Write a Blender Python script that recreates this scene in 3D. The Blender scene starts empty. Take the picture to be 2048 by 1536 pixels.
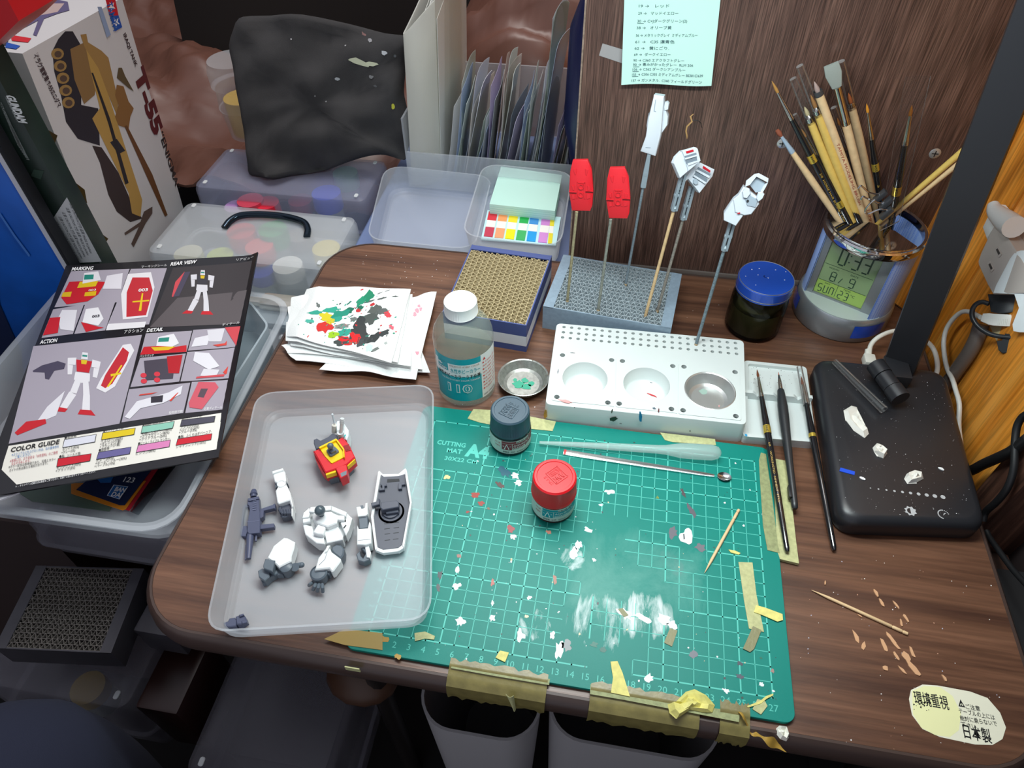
import bpy, bmesh, math, random
from mathutils import Vector, Matrix, noise
from mathutils.geometry import tessellate_polygon
PI = math.pi
S = 0.01                      # everything below is written in centimetres
sc = bpy.context.scene
COL = sc.collection
# ---------------------------------------------------------------- camera, sky, lights, exposure
RM = ((0.98600521, 0.16655846, -0.00720826), (0.11788409, -0.7271279, -0.67630493), (-0.11788563, 0.66599046, -0.73658651))
CC = Vector((13.40271, -18.19165, 47.037))
FP = 1404.3243
cd = bpy.data.cameras.new('camera'); cam = bpy.data.objects.new('camera', cd); COL.objects.link(cam)
cam.matrix_world = Matrix(((RM[0][0], -RM[1][0], -RM[2][0], CC.x*S), (RM[0][1], -RM[1][1], -RM[2][1], CC.y*S), (RM[0][2], -RM[1][2], -RM[2][2], CC.z*S), (0, 0, 0, 1)))
cd.sensor_width = 36; cd.lens = FP/2048*36; cd.clip_start = 0.01; cd.clip_end = 50
sc.camera = cam
wd = bpy.data.worlds.new('room_air'); sc.world = wd; wd.use_nodes = True
wd.node_tree.nodes['Background'].inputs[0].default_value = (0.86, 0.88, 1.0, 1)
wd.node_tree.nodes['Background'].inputs[1].default_value = 0.44
def area(name, loc, rot, sx, sy, w, col):
    l = bpy.data.lights.new(name, 'AREA'); l.shape = 'RECTANGLE'; l.size = sx*S; l.size_y = sy*S; l.energy = w; l.color = col
    o = bpy.data.objects.new(name, l); COL.objects.link(o); o.location = Vector(loc)*S; o.rotation_euler = rot; return o
area('desk_lamp_light', (15, 19, 42.6), (0, 0, 0), 30, 4, 1.5, (0.87, 0.99, 0.985))
area('fill_light', (-8, 96, 165), (-.25, 0, 0), 60, 60, 13, (1.0, 0.97, 0.93))  # unseen fill light added overhead to brighten the background and left side
sc.view_settings.view_transform = 'Standard'; sc.view_settings.look = 'None'
sc.view_settings.gamma = 1; sc.view_settings.use_curve_mapping = False
sc.view_settings.exposure = 0.35
sc.cycles.transparent_max_bounces = 32
sc.cycles.caustics_reflective = False; sc.cycles.caustics_refractive = False

# ---------------------------------------------------------------- photo survey: where a sight line meets a real plane
def _ray(px, py):
    a = ((px-1024)/FP, (py-768)/FP, 1.0)
    return Vector([sum(RM[k][j]*a[k] for k in range(3)) for j in range(3)])
def W(px, py, z=-.3):
    d = _ray(px, py); return CC + d*((z-CC.z)/d.z)
def WY(px, py, y):
    d = _ray(px, py); return CC + d*((y-CC.y)/d.y)
def WX(px, py, x):
    d = _ray(px, py); return CC + d*((x-CC.x)/d.x)
def WP(px, py, p, n):
    d = _ray(px, py); n = Vector(n); return CC + d*((Vector(p)-CC).dot(n)/d.dot(n))
def XY(pts, z, o=(0, 0), s=1):
    return [tuple(W(o[0]+s*a, o[1]+s*b, z)[:2]) for a, b in pts]

# ---------------------------------------------------------------- materials
def lin(c):
    if isinstance(c, str): c = [int(c[i:i+2], 16)/255 for i in (0, 2, 4)]
    return tuple((v/12.92 if v <= .04045 else ((v+.055)/1.055)**2.4) for v in c[:3]) + (1,)
MAT = {}
def nodes(m):
    m.use_nodes = True; return m.node_tree.nodes, m.node_tree.links
def mat(name, col, rough=.5, metal=0, spec=.5, bump=0, bs=60, var=0, vs=8, emit=0, coat=0, alpha=None, trl=0):
    if name in MAT: return MAT[name]
    m = bpy.data.materials.new(name); N, L = nodes(m); p = N['Principled BSDF']
    p.inputs['Base Color'].default_value = lin(col); p.inputs['Roughness'].default_value = rough
    p.inputs['Metallic'].default_value = metal; p.inputs['Specular IOR Level'].default_value = spec
    p.inputs['Coat Weight'].default_value = coat
    if emit: p.inputs['Emission Color'].default_value = lin(col); p.inputs['Emission Strength'].default_value = emit
    tc = N.new('ShaderNodeTexCoord')
    if var:
        n = N.new('ShaderNodeTexNoise'); n.inputs['Scale'].default_value = vs*10; n.inputs['Detail'].default_value = 5
        L.new(tc.outputs['Object'], n.inputs['Vector'])
        h = N.new('ShaderNodeHueSaturation'); h.inputs['Color'].default_value = lin(col)
        r = N.new('ShaderNodeMapRange'); r.inputs['From Min'].default_value = .3; r.inputs['From Max'].default_value = .7
        r.inputs['To Min'].default_value = 1-var; r.inputs['To Max'].default_value = 1+var
        L.new(n.outputs['Fac'], r.inputs['Value']); L.new(r.outputs[0], h.inputs['Value']); L.new(h.outputs[0], p.inputs['Base Color'])
    if bump:
        n2 = N.new('ShaderNodeTexNoise'); n2.inputs['Scale'].default_value = bs*10; n2.inputs['Detail'].default_value = 4
        L.new(tc.outputs['Object'], n2.inputs['Vector'])
        b = N.new('ShaderNodeBump'); b.inputs['Strength'].default_value = bump; b.inputs['Distance'].default_value = .0005
        L.new(n2.outputs['Fac'], b.inputs['Height']); L.new(b.outputs[0], p.inputs['Normal'])
    out = N['Material Output']; last = p.outputs[0]
    if trl:
        t = N.new('ShaderNodeBsdfTranslucent'); t.inputs[0].default_value = lin(col)
        mx = N.new('ShaderNodeMixShader'); mx.inputs[0].default_value = trl
        L.new(last, mx.inputs[1]); L.new(t.outputs[0], mx.inputs[2]); last = mx.outputs[0]
    if alpha is not None:
        t = N.new('ShaderNodeBsdfTransparent'); mx = N.new('ShaderNodeMixShader'); mx.inputs[0].default_value = alpha
        L.new(t.outputs[0], mx.inputs[1]); L.new(last, mx.inputs[2]); last = mx.outputs[0]
    if last is not p.outputs[0]: L.new(last, out.inputs[0])
    MAT[name] = m; return m
def glass(name, tint='f4fbf8', rough=.04, f=1.0):
    if name in MAT: return MAT[name]
    m = bpy.data.materials.new(name); N, L = nodes(m); N.remove(N['Principled BSDF'])
    t = N.new('ShaderNodeBsdfTransparent'); t.inputs[0].default_value = lin(tint)
    g = N.new('ShaderNodeBsdfGlossy'); g.inputs['Roughness'].default_value = rough
    fr = N.new('ShaderNodeLayerWeight'); fr.inputs[0].default_value = .25*f
    mx = N.new('ShaderNodeMixShader'); L.new(fr.outputs['Fresnel'], mx.inputs[0]); L.new(t.outputs[0], mx.inputs[1]); L.new(g.outputs[0], mx.inputs[2])
    L.new(mx.outputs[0], N['Material Output'].inputs[0]); MAT[name] = m; return m
def wood(name, c1, c2, c3, axis, scale, rough=.4, bump=.25, fine=1.0, lo=.78, hi=1.12, st=.08):
    m = bpy.data.materials.new(name); N, L = nodes(m); p = N['Principled BSDF']
    tc = N.new('ShaderNodeTexCoord'); mp = N.new('ShaderNodeMapping')
    sv = [scale]*3; sv[axis] = scale*.045; mp.inputs['Scale'].default_value = sv
    L.new(tc.outputs['Object'], mp.inputs[0])
    n = N.new('ShaderNodeTexNoise'); n.inputs['Scale'].default_value = 1; n.inputs['Detail'].default_value = 7; n.inputs['Roughness'].default_value = .65; n.inputs['Distortion'].default_value = .35
    L.new(mp.outputs[0], n.inputs['Vector'])
    cr = N.new('ShaderNodeValToRGB'); e = cr.color_ramp.elements
    e[0].position = .34; e[0].color = lin(c1); e[1].position = .68; e[1].color = lin(c3)
    x = e.new(.5); x.color = lin(c2)
    L.new(n.outputs['Fac'], cr.inputs[0])
    n2 = N.new('ShaderNodeTexNoise'); n2.inputs['Scale'].default_value = 4.5*fine; n2.inputs['Detail'].default_value = 3
    mp2 = N.new('ShaderNodeMapping'); sv2 = [scale*1.2]*3; sv2[axis] = scale*st; mp2.inputs['Scale'].default_value = sv2
    L.new(tc.outputs['Object'], mp2.inputs[0]); L.new(mp2.outputs[0], n2.inputs['Vector'])
    r = N.new('ShaderNodeMapRange'); r.inputs['From Min'].default_value = .38; r.inputs['From Max'].default_value = .62; r.inputs['To Min'].default_value = lo; r.inputs['To Max'].default_value = hi
    L.new(n2.outputs['Fac'], r.inputs['Value'])
    h = N.new('ShaderNodeHueSaturation'); L.new(r.outputs[0], h.inputs['Value']); L.new(cr.outputs[0], h.inputs['Color']); L.new(h.outputs[0], p.inputs['Base Color'])
    b = N.new('ShaderNodeBump'); b.inputs['Strength'].default_value = bump; b.inputs['Distance'].default_value = .0006
    L.new(n2.outputs['Fac'], b.inputs['Height']); L.new(b.outputs[0], p.inputs['Normal'])
    p.inputs['Roughness'].default_value = rough; MAT[name] = m; return m
desk_wood = wood('desk_veneer', '4c3125', '664533', '7c5742', 0, 60, .36, .3, 1.0, .84, 1.1, .06)
panel_wood = wood('panel_veneer', '4c3730', '5f473e', '70564b', 2, 90, .42, .5, 2.2, .5, 1.4, .03)
gold_wood = wood('golden_oak', 'd47c20', 'f5a03c', 'ffb95a', 2, 50, .4, .4, 1.0, .7, 1.1, .04)
edge_m = mat('desk_edging', '4a3a34', .35)
white_pl = mat('white_plastic', 'd3dbd9', .3)
white_part = mat('white_kit_plastic', 'e6eaea', .4)
grey_pl = mat('grey_kit_plastic', '5b6670', .4)
dark_pl = mat('dark_grey_kit_plastic', '4a4f5c', .4)
red_pl = mat('red_kit_plastic', 'd0202a', .35)
yellow_pl = mat('yellow_kit_plastic', 'f0c808', .4)
lightgrey_pl = mat('light_grey_paint', 'c9d2d8', .45)
steel = mat('polished_steel', 'c4c6c4', .28, .65)
chrome = mat('chrome', 'd8d8d8', .06, 1)
black_pl = mat('black_plastic', '222428', .35, bump=.05, bs=80)
black_gl = mat('black_lacquer', '141416', .18)
frost = mat('frosted_plastic', 'e6ecf2', .32, alpha=.3, trl=.2)
frost2 = mat('frosted_plastic_dense', 'd5e2ea', .3, alpha=.65, trl=.25)
clear_pl = glass('clear_plastic', 'fbfbfb', .5, .9)
clear_case = mat('smoky_clear_case', '8c8a94', .2, alpha=.28, trl=.2)
skewer_wood = mat('bamboo', 'd9b98a', .6, var=.12, vs=20)
white_txt = mat('white_ink', 'f2f2f0', .5); black_txt = mat('black_ink', '151515', .5)
def ink(c, rough=.45): return mat('ink_'+c, c, rough)

# ---------------------------------------------------------------- mesh helpers
def rrect(x0, x1, y0, y1, r, n=6):
    o = []
    for cx, cy, a in ((x1-r, y1-r, 0), (x0+r, y1-r, 90), (x0+r, y0+r, 180), (x1-r, y0+r, 270)):
        for k in range(n+1):
            t = math.radians(a+90*k/n); o.append((cx+r*math.cos(t), cy+r*math.sin(t)))
    return o
def ccw(p):
    a = sum(p[i][0]*p[(i+1) % len(p)][1]-p[(i+1) % len(p)][0]*p[i][1] for i in range(len(p)))
    return list(p) if a > 0 else list(reversed(p))
def roundpoly(p, r, n=6):
    p = [Vector(q[:2]) for q in ccw(p)]; o = []
    for i, q in enumerate(p):
        a = (p[i-1]-q).normalized(); b = (p[(i+1) % len(p)]-q).normalized()
        ang = a.angle(b); d = min(r/math.tan(ang/2), (p[i-1]-q).length*.48, (p[(i+1) % len(p)]-q).length*.48)
        s, e = q+a*d, q+b*d
        for k in range(n+1):
            t = k/n; o.append(tuple(s*(1-t)**2+q*2*t*(1-t)*.75+q*2*t*(1-t)*.25+e*t*t))
    return o
def offset(p, d):
    p = [Vector(q[:2]) for q in ccw(p)]; o = []
    for i, q in enumerate(p):
        a = (q-p[i-1]).normalized(); b = (p[(i+1) % len(p)]-q).normalized()
        na = Vector((-a.y, a.x)); nb = Vector((-b.y, b.x)); m = (na+nb)
        if m.length < 1e-6: m = na
        m = m.normalized(); o.append(tuple(q+m*(d/max(.3, m.dot(na)))))
    return o
_fc = {}
def glyphs(body, bold=0.0, shear=0.0, res=2):
    k = (body, bold, shear, res)
    if k not in _fc:
        c = bpy.data.curves.new('t', 'FONT'); c.body = body; c.size = 1; c.offset = bold; c.shear = shear; c.resolution_u = res
        o = bpy.data.objects.new('t', c); COL.objects.link(o)
        dg = bpy.context.evaluated_depsgraph_get(); m = bpy.data.meshes.new_from_object(o.evaluated_get(dg))
        _fc[k] = ([tuple(v.co[:2]) for v in m.vertices], [tuple(q.vertices) for q in m.polygons])
        bpy.data.objects.remove(o); bpy.data.meshes.remove(m)
    return _fc[k]
class B:
    def __init__(s, *mats):
        s.v = []; s.f = []; s.mi = []; s.m = 0; s.mats = list(mats); s.T = None
    def use(s, m):
        if m not in s.mats: s.mats.append(m)
        s.m = s.mats.index(m); return s
    def add(s, vs, fs):
        n = len(s.v)
        s.v += [(s.T @ Vector(v)) if s.T else Vector(v) for v in vs]
        s.f += [tuple(i+n for i in f) for f in fs]; s.mi += [s.m]*len(fs); return s
    def loft(s, rings, c0=True, c1=True, closed=True):
        n = len(rings[0]); vs = [p for r in rings for p in r]; fs = []
        for k in range(len(rings)-1):
            for i in range(n if closed else n-1):
                j = (i+1) % n; fs.append((k*n+i, k*n+j, (k+1)*n+j, (k+1)*n+i))
        if c0: fs.append(tuple(reversed(range(n))))
        if c1: fs.append(tuple(range((len(rings)-1)*n, len(rings)*n)))
        return s.add(vs, fs)
    def prism(s, pts, z0, z1, bev=0):
        p = ccw(pts)
        if bev:
            q = offset(p, bev)
            return s.loft([[(a, b, z0) for a, b in p], [(a, b, z1-bev) for a, b in p], [(a, b, z1) for a, b in q]])
        return s.loft([[(a, b, z0) for a, b in p], [(a, b, z1) for a, b in p]])
    def taper(s, p0, z0, p1, z1):
        return s.loft([[(a, b, z0) for a, b in ccw(p0)], [(a, b, z1) for a, b in ccw(p1)]])
    def box(s, x0, x1, y0, y1, z0, z1, bev=0, r=0):
        if r: return s.prism(rrect(x0, x1, y0, y1, r), z0, z1, bev)
        if bev:
            e = bev; bm = bmesh.new(); bmesh.ops.create_cube(bm, size=1)
            for v in bm.verts: v.co = Vector(((x0+x1)/2+v.co.x*(x1-x0), (y0+y1)/2+v.co.y*(y1-y0), (z0+z1)/2+v.co.z*(z1-z0)))
            bmesh.ops.bevel(bm, geom=bm.edges[:], offset=e, segments=2, affect='EDGES', profile=.6)
            bm.verts.index_update(); vs = [tuple(v.co) for v in bm.verts]; fs = [tuple(v.index for v in f.verts) for f in bm.faces]; bm.free()
            return s.add(vs, fs)
        return s.add([(x0, y0, z0), (x1, y0, z0), (x1, y1, z0), (x0, y1, z0), (x0, y0, z1), (x1, y0, z1), (x1, y1, z1), (x0, y1, z1)],
                     [(0, 3, 2, 1), (4, 5, 6, 7), (0, 1, 5, 4), (1, 2, 6, 5), (2, 3, 7, 6), (3, 0, 4, 7)])
    def lathe(s, prof, seg=24, c=(0, 0, 0), cap=True, rib=0, nr=0):
        rings = []
        for q in prof:
            r, z = q[:2]; k = q[2] if len(q) > 2 else 0
            rings.append([(c[0]+(r*(1-(k if (i % 2) else 0)))*math.cos(2*PI*i/seg), c[1]+(r*(1-(k if (i % 2) else 0)))*math.sin(2*PI*i/seg), c[2]+z) for i in range(seg)])
        return s.loft(rings, cap, cap)
    def tube(s, pts, r, seg=10, cap=True):
        pts = [Vector(p) for p in pts]; rs = r if isinstance(r, (list, tuple)) else [r]*len(pts); rings = []; up = None
        for i, p in enumerate(pts):
            t = (pts[min(i+1, len(pts)-1)]-pts[max(i-1, 0)]).normalized()
            if up is None: up = Vector((0, 0, 1)) if abs(t.z) < .9 else Vector((1, 0, 0))
            a = t.cross(up).normalized(); up = a.cross(t).normalized()
            rings.append([tuple(p+a*rs[i]*math.cos(2*PI*k/seg)+up*rs[i]*math.sin(2*PI*k/seg)) for k in range(seg)])
        return s.loft([list(reversed(q)) for q in rings], cap, cap)
    def ball(s, c, r, sx=1, sy=1, sz=1, seg=14, rg=8):
        pr = [(math.sin(PI*k/rg)*r+1e-4, -math.cos(PI*k/rg)*r) for k in range(rg+1)]
        rings = [[(c[0]+q[0]*sx*math.cos(2*PI*i/seg), c[1]+q[0]*sy*math.sin(2*PI*i/seg), c[2]+q[1]*sz) for i in range(seg)] for q in pr]
        return s.loft(rings)
    def plate(s, outer, holes, z0, z1):
        outer = ccw(outer); hs = [list(reversed(ccw(h))) for h in holes]
        loops = [outer]+hs
        tri = tessellate_polygon([[Vector((a, b, 0)) for a, b in l] for l in loops])
        flat = [p for l in loops for p in l]; n = len(flat)
        vs = [(a, b, z1) for a, b in flat]+[(a, b, z0) for a, b in flat]; fs = []
        for t in tri:
            a, b, c = [flat[i] for i in t]
            cr = (b[0]-a[0])*(c[1]-a[1])-(b[1]-a[1])*(c[0]-a[0])
            if cr < 0: t = t[::-1]
            fs.append(tuple(t)); fs.append(tuple(i+n for i in reversed(t)))
        o = 0
        for l in loops:
            m = len(l)
            for i in range(m): j = (i+1) % m; fs.append((o+i+n, o+j+n, o+j, o+i))
            o += m
        return s.add(vs, fs)
    def sheet(s, fn, nu, nv, th=0, close=True):
        P = [[Vector(fn(i/nu, j/nv)) for i in range(nu+1)] for j in range(nv+1)]
        vs = [p for row in P for p in row]; w = nu+1; fs = [(j*w+i, j*w+i+1, (j+1)*w+i+1, (j+1)*w+i) for j in range(nv) for i in range(nu)]
        if th:
            n = len(vs); N = []
            for j in range(nv+1):
                for i in range(nu+1):
                    du = P[j][min(i+1, nu)]-P[j][max(i-1, 0)]; dv = P[min(j+1, nv)][i]-P[max(j-1, 0)][i]
                    N.append(du.cross(dv).normalized())
            vs = vs+[p-N[k]*th for k, p in enumerate(vs)]
            fs += [tuple(i+n for i in reversed(f)) for f in fs]
            bd = [i for i in range(w)]+[j*w+nu for j in range(1, nv+1)]+[nv*w+i for i in range(nu-1, -1, -1)]+[j*w for j in range(nv-1, 0, -1)]
            for k in range(len(bd)): a, b = bd[k], bd[(k+1) % len(bd)]; fs.append((b, a, a+n, b+n))
        return s.add(vs, fs)
    def poly(s, fn, pts, h=.01):                     # flat print: polygon mapped on a surface
        return s.add([fn(a, b, h) for a, b in pts], [tuple(range(len(pts)))])
    def quad(s, fn, x0, x1, y0, y1, h=.01, n=6):
        vs = [fn(x0+(x1-x0)*i/n, y0+(y1-y0)*j/n, h) for j in range(n+1) for i in range(n+1)]
        return s.add(vs, [(j*(n+1)+i, j*(n+1)+i+1, (j+1)*(n+1)+i+1, (j+1)*(n+1)+i) for j in range(n) for i in range(n)])
    def text(s, fn, body, x, y, size, h=.02, width=None, bold=0.0, shear=0.0, center=False, rot=0, res=2):
        vs, fs = glyphs(body, bold, shear, res)
        if not vs: return s
        x0 = min(v[0] for v in vs); x1 = max(v[0] for v in vs); k = size
        kx = size if width is None else width/(x1-x0)
        c, sn = math.cos(rot), math.sin(rot); out = []
        for a, b in vs:
            u = (a-(x0+x1)/2 if center else a-x0)*kx; v = b*k
            out.append(fn(x+u*c-v*sn, y+u*sn+v*c, h))
        return s.add(out, fs)
def frame(o, u, v):                                   # local 2D frame -> world
    o = Vector(o); u = Vector(u).normalized(); v = Vector(v); v = (v-u*v.dot(u)).normalized(); n = u.cross(v)
    return lambda a, b, h=0: o+u*a+v*b+n*h
def cyl(c, r, up=(0, 0, 1), a0=0.0):                  # wrap on a standing cylinder; a = arc length counter-clockwise
    return lambda a, b, h=0: Vector((c[0]+(r+h)*math.cos(a0+a/r), c[1]+(r+h)*math.sin(a0+a/r), c[2]+b))
def axis(p0, p1, up=(0, 0, 1)):
    p0, p1 = Vector(p0), Vector(p1); z = (p1-p0).normalized(); up = Vector(up)
    x = up.cross(z)
    if x.length < 1e-3: x = Vector((1, 0, 0)).cross(z)
    x.normalize(); y = z.cross(x)
    return Matrix(((x.x, y.x, z.x, p0.x), (x.y, y.y, z.y, p0.y), (x.z, y.z, z.z, p0.z), (0, 0, 0, 1)))
MW = {}
def _tags(o, label, cat, group, kind):
    if label: o['label'] = label
    if cat: o['category'] = cat
    if group: o['group'] = group
    if kind: o['kind'] = kind
def thing(name, label, cat, loc, group=None):
    o = bpy.data.objects.new(name, None); COL.objects.link(o); o.empty_display_size = .01
    o.location = Vector(loc)*S; MW[o.name] = Vector(loc); _tags(o, label, cat, group, None); return o
def obj(name, b, mats=None, parent=None, label=None, cat=None, group=None, kind=None, smooth=40):
    if mats is not None:
        ms = mats if isinstance(mats, (list, tuple)) else [mats]
    else: ms = b.mats
    xs = [v.x for v in b.v]; ys = [v.y for v in b.v]; zs = [v.z for v in b.v]
    if parent is not None: org = MW[parent.name]
    else: org = Vector(((min(xs)+max(xs))/2, (min(ys)+max(ys))/2, min(zs)))
    me = bpy.data.meshes.new(name); me.from_pydata([(v-org)*S for v in b.v], [], b.f)
    for m in ms: me.materials.append(m)
    if len(ms) > 1: me.polygons.foreach_set('material_index', b.mi)
    me.validate()
    if smooth:
        me.polygons.foreach_set('use_smooth', [True]*len(me.polygons))
        try: me.set_sharp_from_angle(angle=math.radians(smooth))
        except Exception: pass
    o = bpy.data.objects.new(name, me); COL.objects.link(o)
    if parent is None: o.location = org*S
    else: o.parent = parent
    MW[o.name] = org; _tags(o, label, cat, group, kind); return o
def tray_mesh(b, rim, r, z0, z1, inset=.8, th=.18, lip=0.0, step=0.0):
    rim = ccw(rim); base = offset(rim, inset)
    o0 = roundpoly(base, r*.85); o1 = roundpoly(rim, r); i1 = roundpoly(offset(rim, th), max(.1, r-th)); i0 = roundpoly(offset(base, th), max(.1, r*.85-th))
    Z = lambda p, z: [(a, c, z) for a, c in p]
    rings = [Z(o0, z0), Z(o1, z1-.05)]
    if lip:
        ol = roundpoly(offset(rim, -lip), r+lip); rings += [Z(ol, z1-.05), Z(ol, z1+.1)]
    else: rings += [Z(o1, z1)]
    rings += [Z(i1, z1+(.1 if lip else 0))]
    if step: rings += [Z(roundpoly(offset(rim, th+.25), r*.9), z0+step), Z(roundpoly(offset(rim, th+.5), r*.9), z0+step-.1)]
    rings += [Z(i0, z0+th)]
    b.loft(rings, True, True); return b
def blob(cx, cy, r, n=11, j=.35, ax=1.0, rot=0.0, rnd=random):
    o = []
    for k in range(n):
        t = 2*PI*k/n; q = r*(1+rnd.uniform(-j, j)); x, y = q*ax*math.cos(t), q/ax*math.sin(t)
        o.append((cx+x*math.cos(rot)-y*math.sin(rot), cy+x*math.sin(rot)+y*math.cos(rot)))
    return o
def catmull(p, n=8):
    p = [Vector(q) for q in p]; q = [p[0]*2-p[1]]+p+[p[-1]*2-p[-2]]; o = []
    for i in range(1, len(q)-2):
        for k in range(n):
            t = k/n; a, b, c, d = q[i-1], q[i], q[i+1], q[i+2]
            o.append(.5*((2*b)+(c-a)*t+(2*a-5*b+4*c-d)*t*t+(3*b-a-3*c+d)*t**3))
    return o+[p[-1]]
# ================================================================= THE SETTING
b = B().box(-140, 120, -80, 190, -52, -50); obj('floor', b, mat('dark_carpet', '0e0b0c', .95, var=.2), kind='structure')
b = B().box(-140, 120, 186, 190, -50, 110); obj('wall_back', b, mat('dark_curtain', '2a1c1b', .9, var=.25, vs=2), kind='structure')
b = B().box(-140, -136, -80, 190, -50, 110); obj('wall_left', b, mat('dark_curtain', '2a1c1b'), kind='structure')
b = B()
for y0, y1 in ((21.0, 39.3), (39.6, 120)): b.box(46.6, 49.6, y0, y1, -50, 90, .1)
obj('wall_right', b, gold_wood, kind='structure')
b = B().box(48.6, 49.6, 22, 120, -50, 90); obj('trim_1', b, mat('joint_brown', '5a3416'), kind='structure')
b = B().box(45.8, 49.5, 17.6, 20.9, -50, 60, .15); obj('trim_2', b, wood('post_brown', '2b1a14', '55382c', '7c5846', 2, 70, .5), kind='structure')
b = B().box(49.4, 56, -80, 21, -50, 90); obj('wall_right', b, mat('dark_curtain', '2a1c1b'), kind='structure')

# ---------------------------------------------------------------- desk
D = thing('desk', 'low desk with dark walnut veneer top and rounded corners', 'desk', (13, 20.5, -50))
b = B(); out = rrect(-17.6, 44.1, -2.3, 43.5, 5.2, 10)
Z = lambda p, z: [(x, y, z) for x, y in p]
b.loft([Z(offset(out, .6), -2.5), Z(offset(out, .45), -.3)]); obj('tabletop', b, desk_wood, D)
b = B(); rg = []
for d, z in ((.8, -2.7), (.2, -2.7), (-.15, -2.3), (-.25, -1.5), (-.15, -.75), (.08, -.42), (.25, -.25), (.42, -.24), (.48, -.42)): rg.append(Z(offset(out, d), z))
b.loft(rg, False, False); b.f.append(tuple(reversed(range(len(out))))); b.mi.append(0)
obj('edge_band', b, edge_m, D)
for x in (-3.2, 40):
    for y in (3, 38):
        obj('leg', B().tube([(x, y, -50), (x, y, -2.6)], 1.0), mat('desk_leg_paint', '1b1716', .4), D)
# the care sticker on the desk
lb = XY([(1818, 1398), (1822, 1380), (1845, 1369), (1875, 1371), (1940, 1383), (1975, 1396), (2000, 1425), (2012, 1455), (2005, 1478), (1985, 1490), (1950, 1489), (1880, 1474), (1845, 1458), (1824, 1430)], -.28)
st = obj('care_sticker', B().prism(lb, -.3, -.275), mat('sticker_paper', 'e9e6cf', .5), D, label='cream oval care sticker with black lettering')
def fsk(p0, p1, z):       # frame from two surveyed points of a line of writing on the desk plane
    a, c = W(*p0, z), W(*p1, z); u = (c-a).normalized(); return frame(a, u, Vector((-u.y, u.x, 0))), (c-a).length
b = B(); f0, w0 = fsk((1888, 1461), (1824, 1380), -.28)
b.use(mat('sticker_yellow', 'ecebb2', .5)); pe = XY([(1824, 1382), (1848, 1372), (1880, 1374), (1905, 1392), (1922, 1425), (1918, 1460), (1900, 1474), (1870, 1470), (1842, 1455), (1826, 1428)], -.27)
b.prism(pe, -.275, -.27)
b.use(black_txt)
f0, w0 = fsk((1830, 1406), (1899, 1418), -.27); b.text(f0, '環境重視', 0, 0, .95, 0.004, w0, .012)
f0, w0 = fsk((1917, 1412), (1930, 1414.5), -.27); b.text(f0, '△', 0, 0, .55, .004, w0*1.05, .03); b.text(f0, '!', w0*.42, .07, .3, .004, .07, .04)
f0, w0 = fsk((1932, 1417), (1961, 1422), -.27); b.text(f0, 'ご注意', 0, 0, .36, .004, w0, .01)
f0, w0 = fsk((1918, 1424), (1990, 1438), -.27); b.text(f0, 'テーブルの上には', 0, -.05, .36, .004, w0, .01)
f0, w0 = fsk((1920, 1437), (1994, 1449), -.27); b.text(f0, '絶対に乗らないで', 0, -.1, .36, .004, w0, .01)
f0, w0 = fsk((1922, 1449), (1957, 1455), -.27); b.text(f0, '下さい。', 0, -.12, .36, .004, w0, .01)
f0, w0 = fsk((1928, 1470), (1984, 1482), -.27); b.text(f0, '日本製', 0, -.1, .95, .004, w0, .015)
random.seed(5)
for k in range(34):
    a = W(1822+abs(random.gauss(0, 14))+random.uniform(0, 34), 1398+random.gauss(0, 9)+14*random.random(), -.27); b.prism(blob(a.x, a.y, random.uniform(.015, .06), 6), -.27, -.266)
obj('lettering', b, None, D)

# ---------------------------------------------------------------- brown panel behind the desk
P = thing('back_panel', 'tall brown woodgrain panel standing along the back of the desk', 'panel', (26, 44.2, -.3))
b = B().box(9.0, 42.7, 43.45, 44.9, -.25, 62, .06); obj('board', b, panel_wood, P)
b = B().box(8.85, 9.0, 43.4, 44.9, -.25, 62); obj('edge_strip', b, mat('worn_edge', '8d7b6d', .6, var=.3, vs=40), P)
b = B().box(9.0, 42.7, 43.25, 43.46, -.28, .18, .04); obj('bottom_strip', b, mat('grey_strip', '6d6560', .4), P)
for px, py in ((1870, 307), (1565, 287)):
    q = WY(px, py, 43.45); b = B(steel)
    b.T = axis(q+Vector((0, .1, 0)), q+Vector((0, -1, 0))); b.lathe([(.02, 0), (.48, 0), (.48, .1), (.36, .17), (.02, .17)], 20)
    b.use(black_pl).box(-.28, .28, -.045, .045, .165, .18).box(-.045, .045, -.28, .28, .165, .18)
    obj('screw', b, None, P)
for i, cr in enumerate(([(1387, 228), (1381, 233), (1384, 243), (1374, 253), (1372, 262), (1374, 272), (1374, 278)], [(1384, 240), (1396, 241), (1402, 246), (1404, 256)])):
    b = B(); pts = [WY(x, y, 43.44) for x, y in cr]; b.tube(pts, [.03]+[.09 if i == 0 else .03]*(len(pts)-2)+[.02], 5); obj('crack', b, mat('bare_chipboard', 'c9a06a', .9) if i == 0 else black_txt, P)
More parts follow.
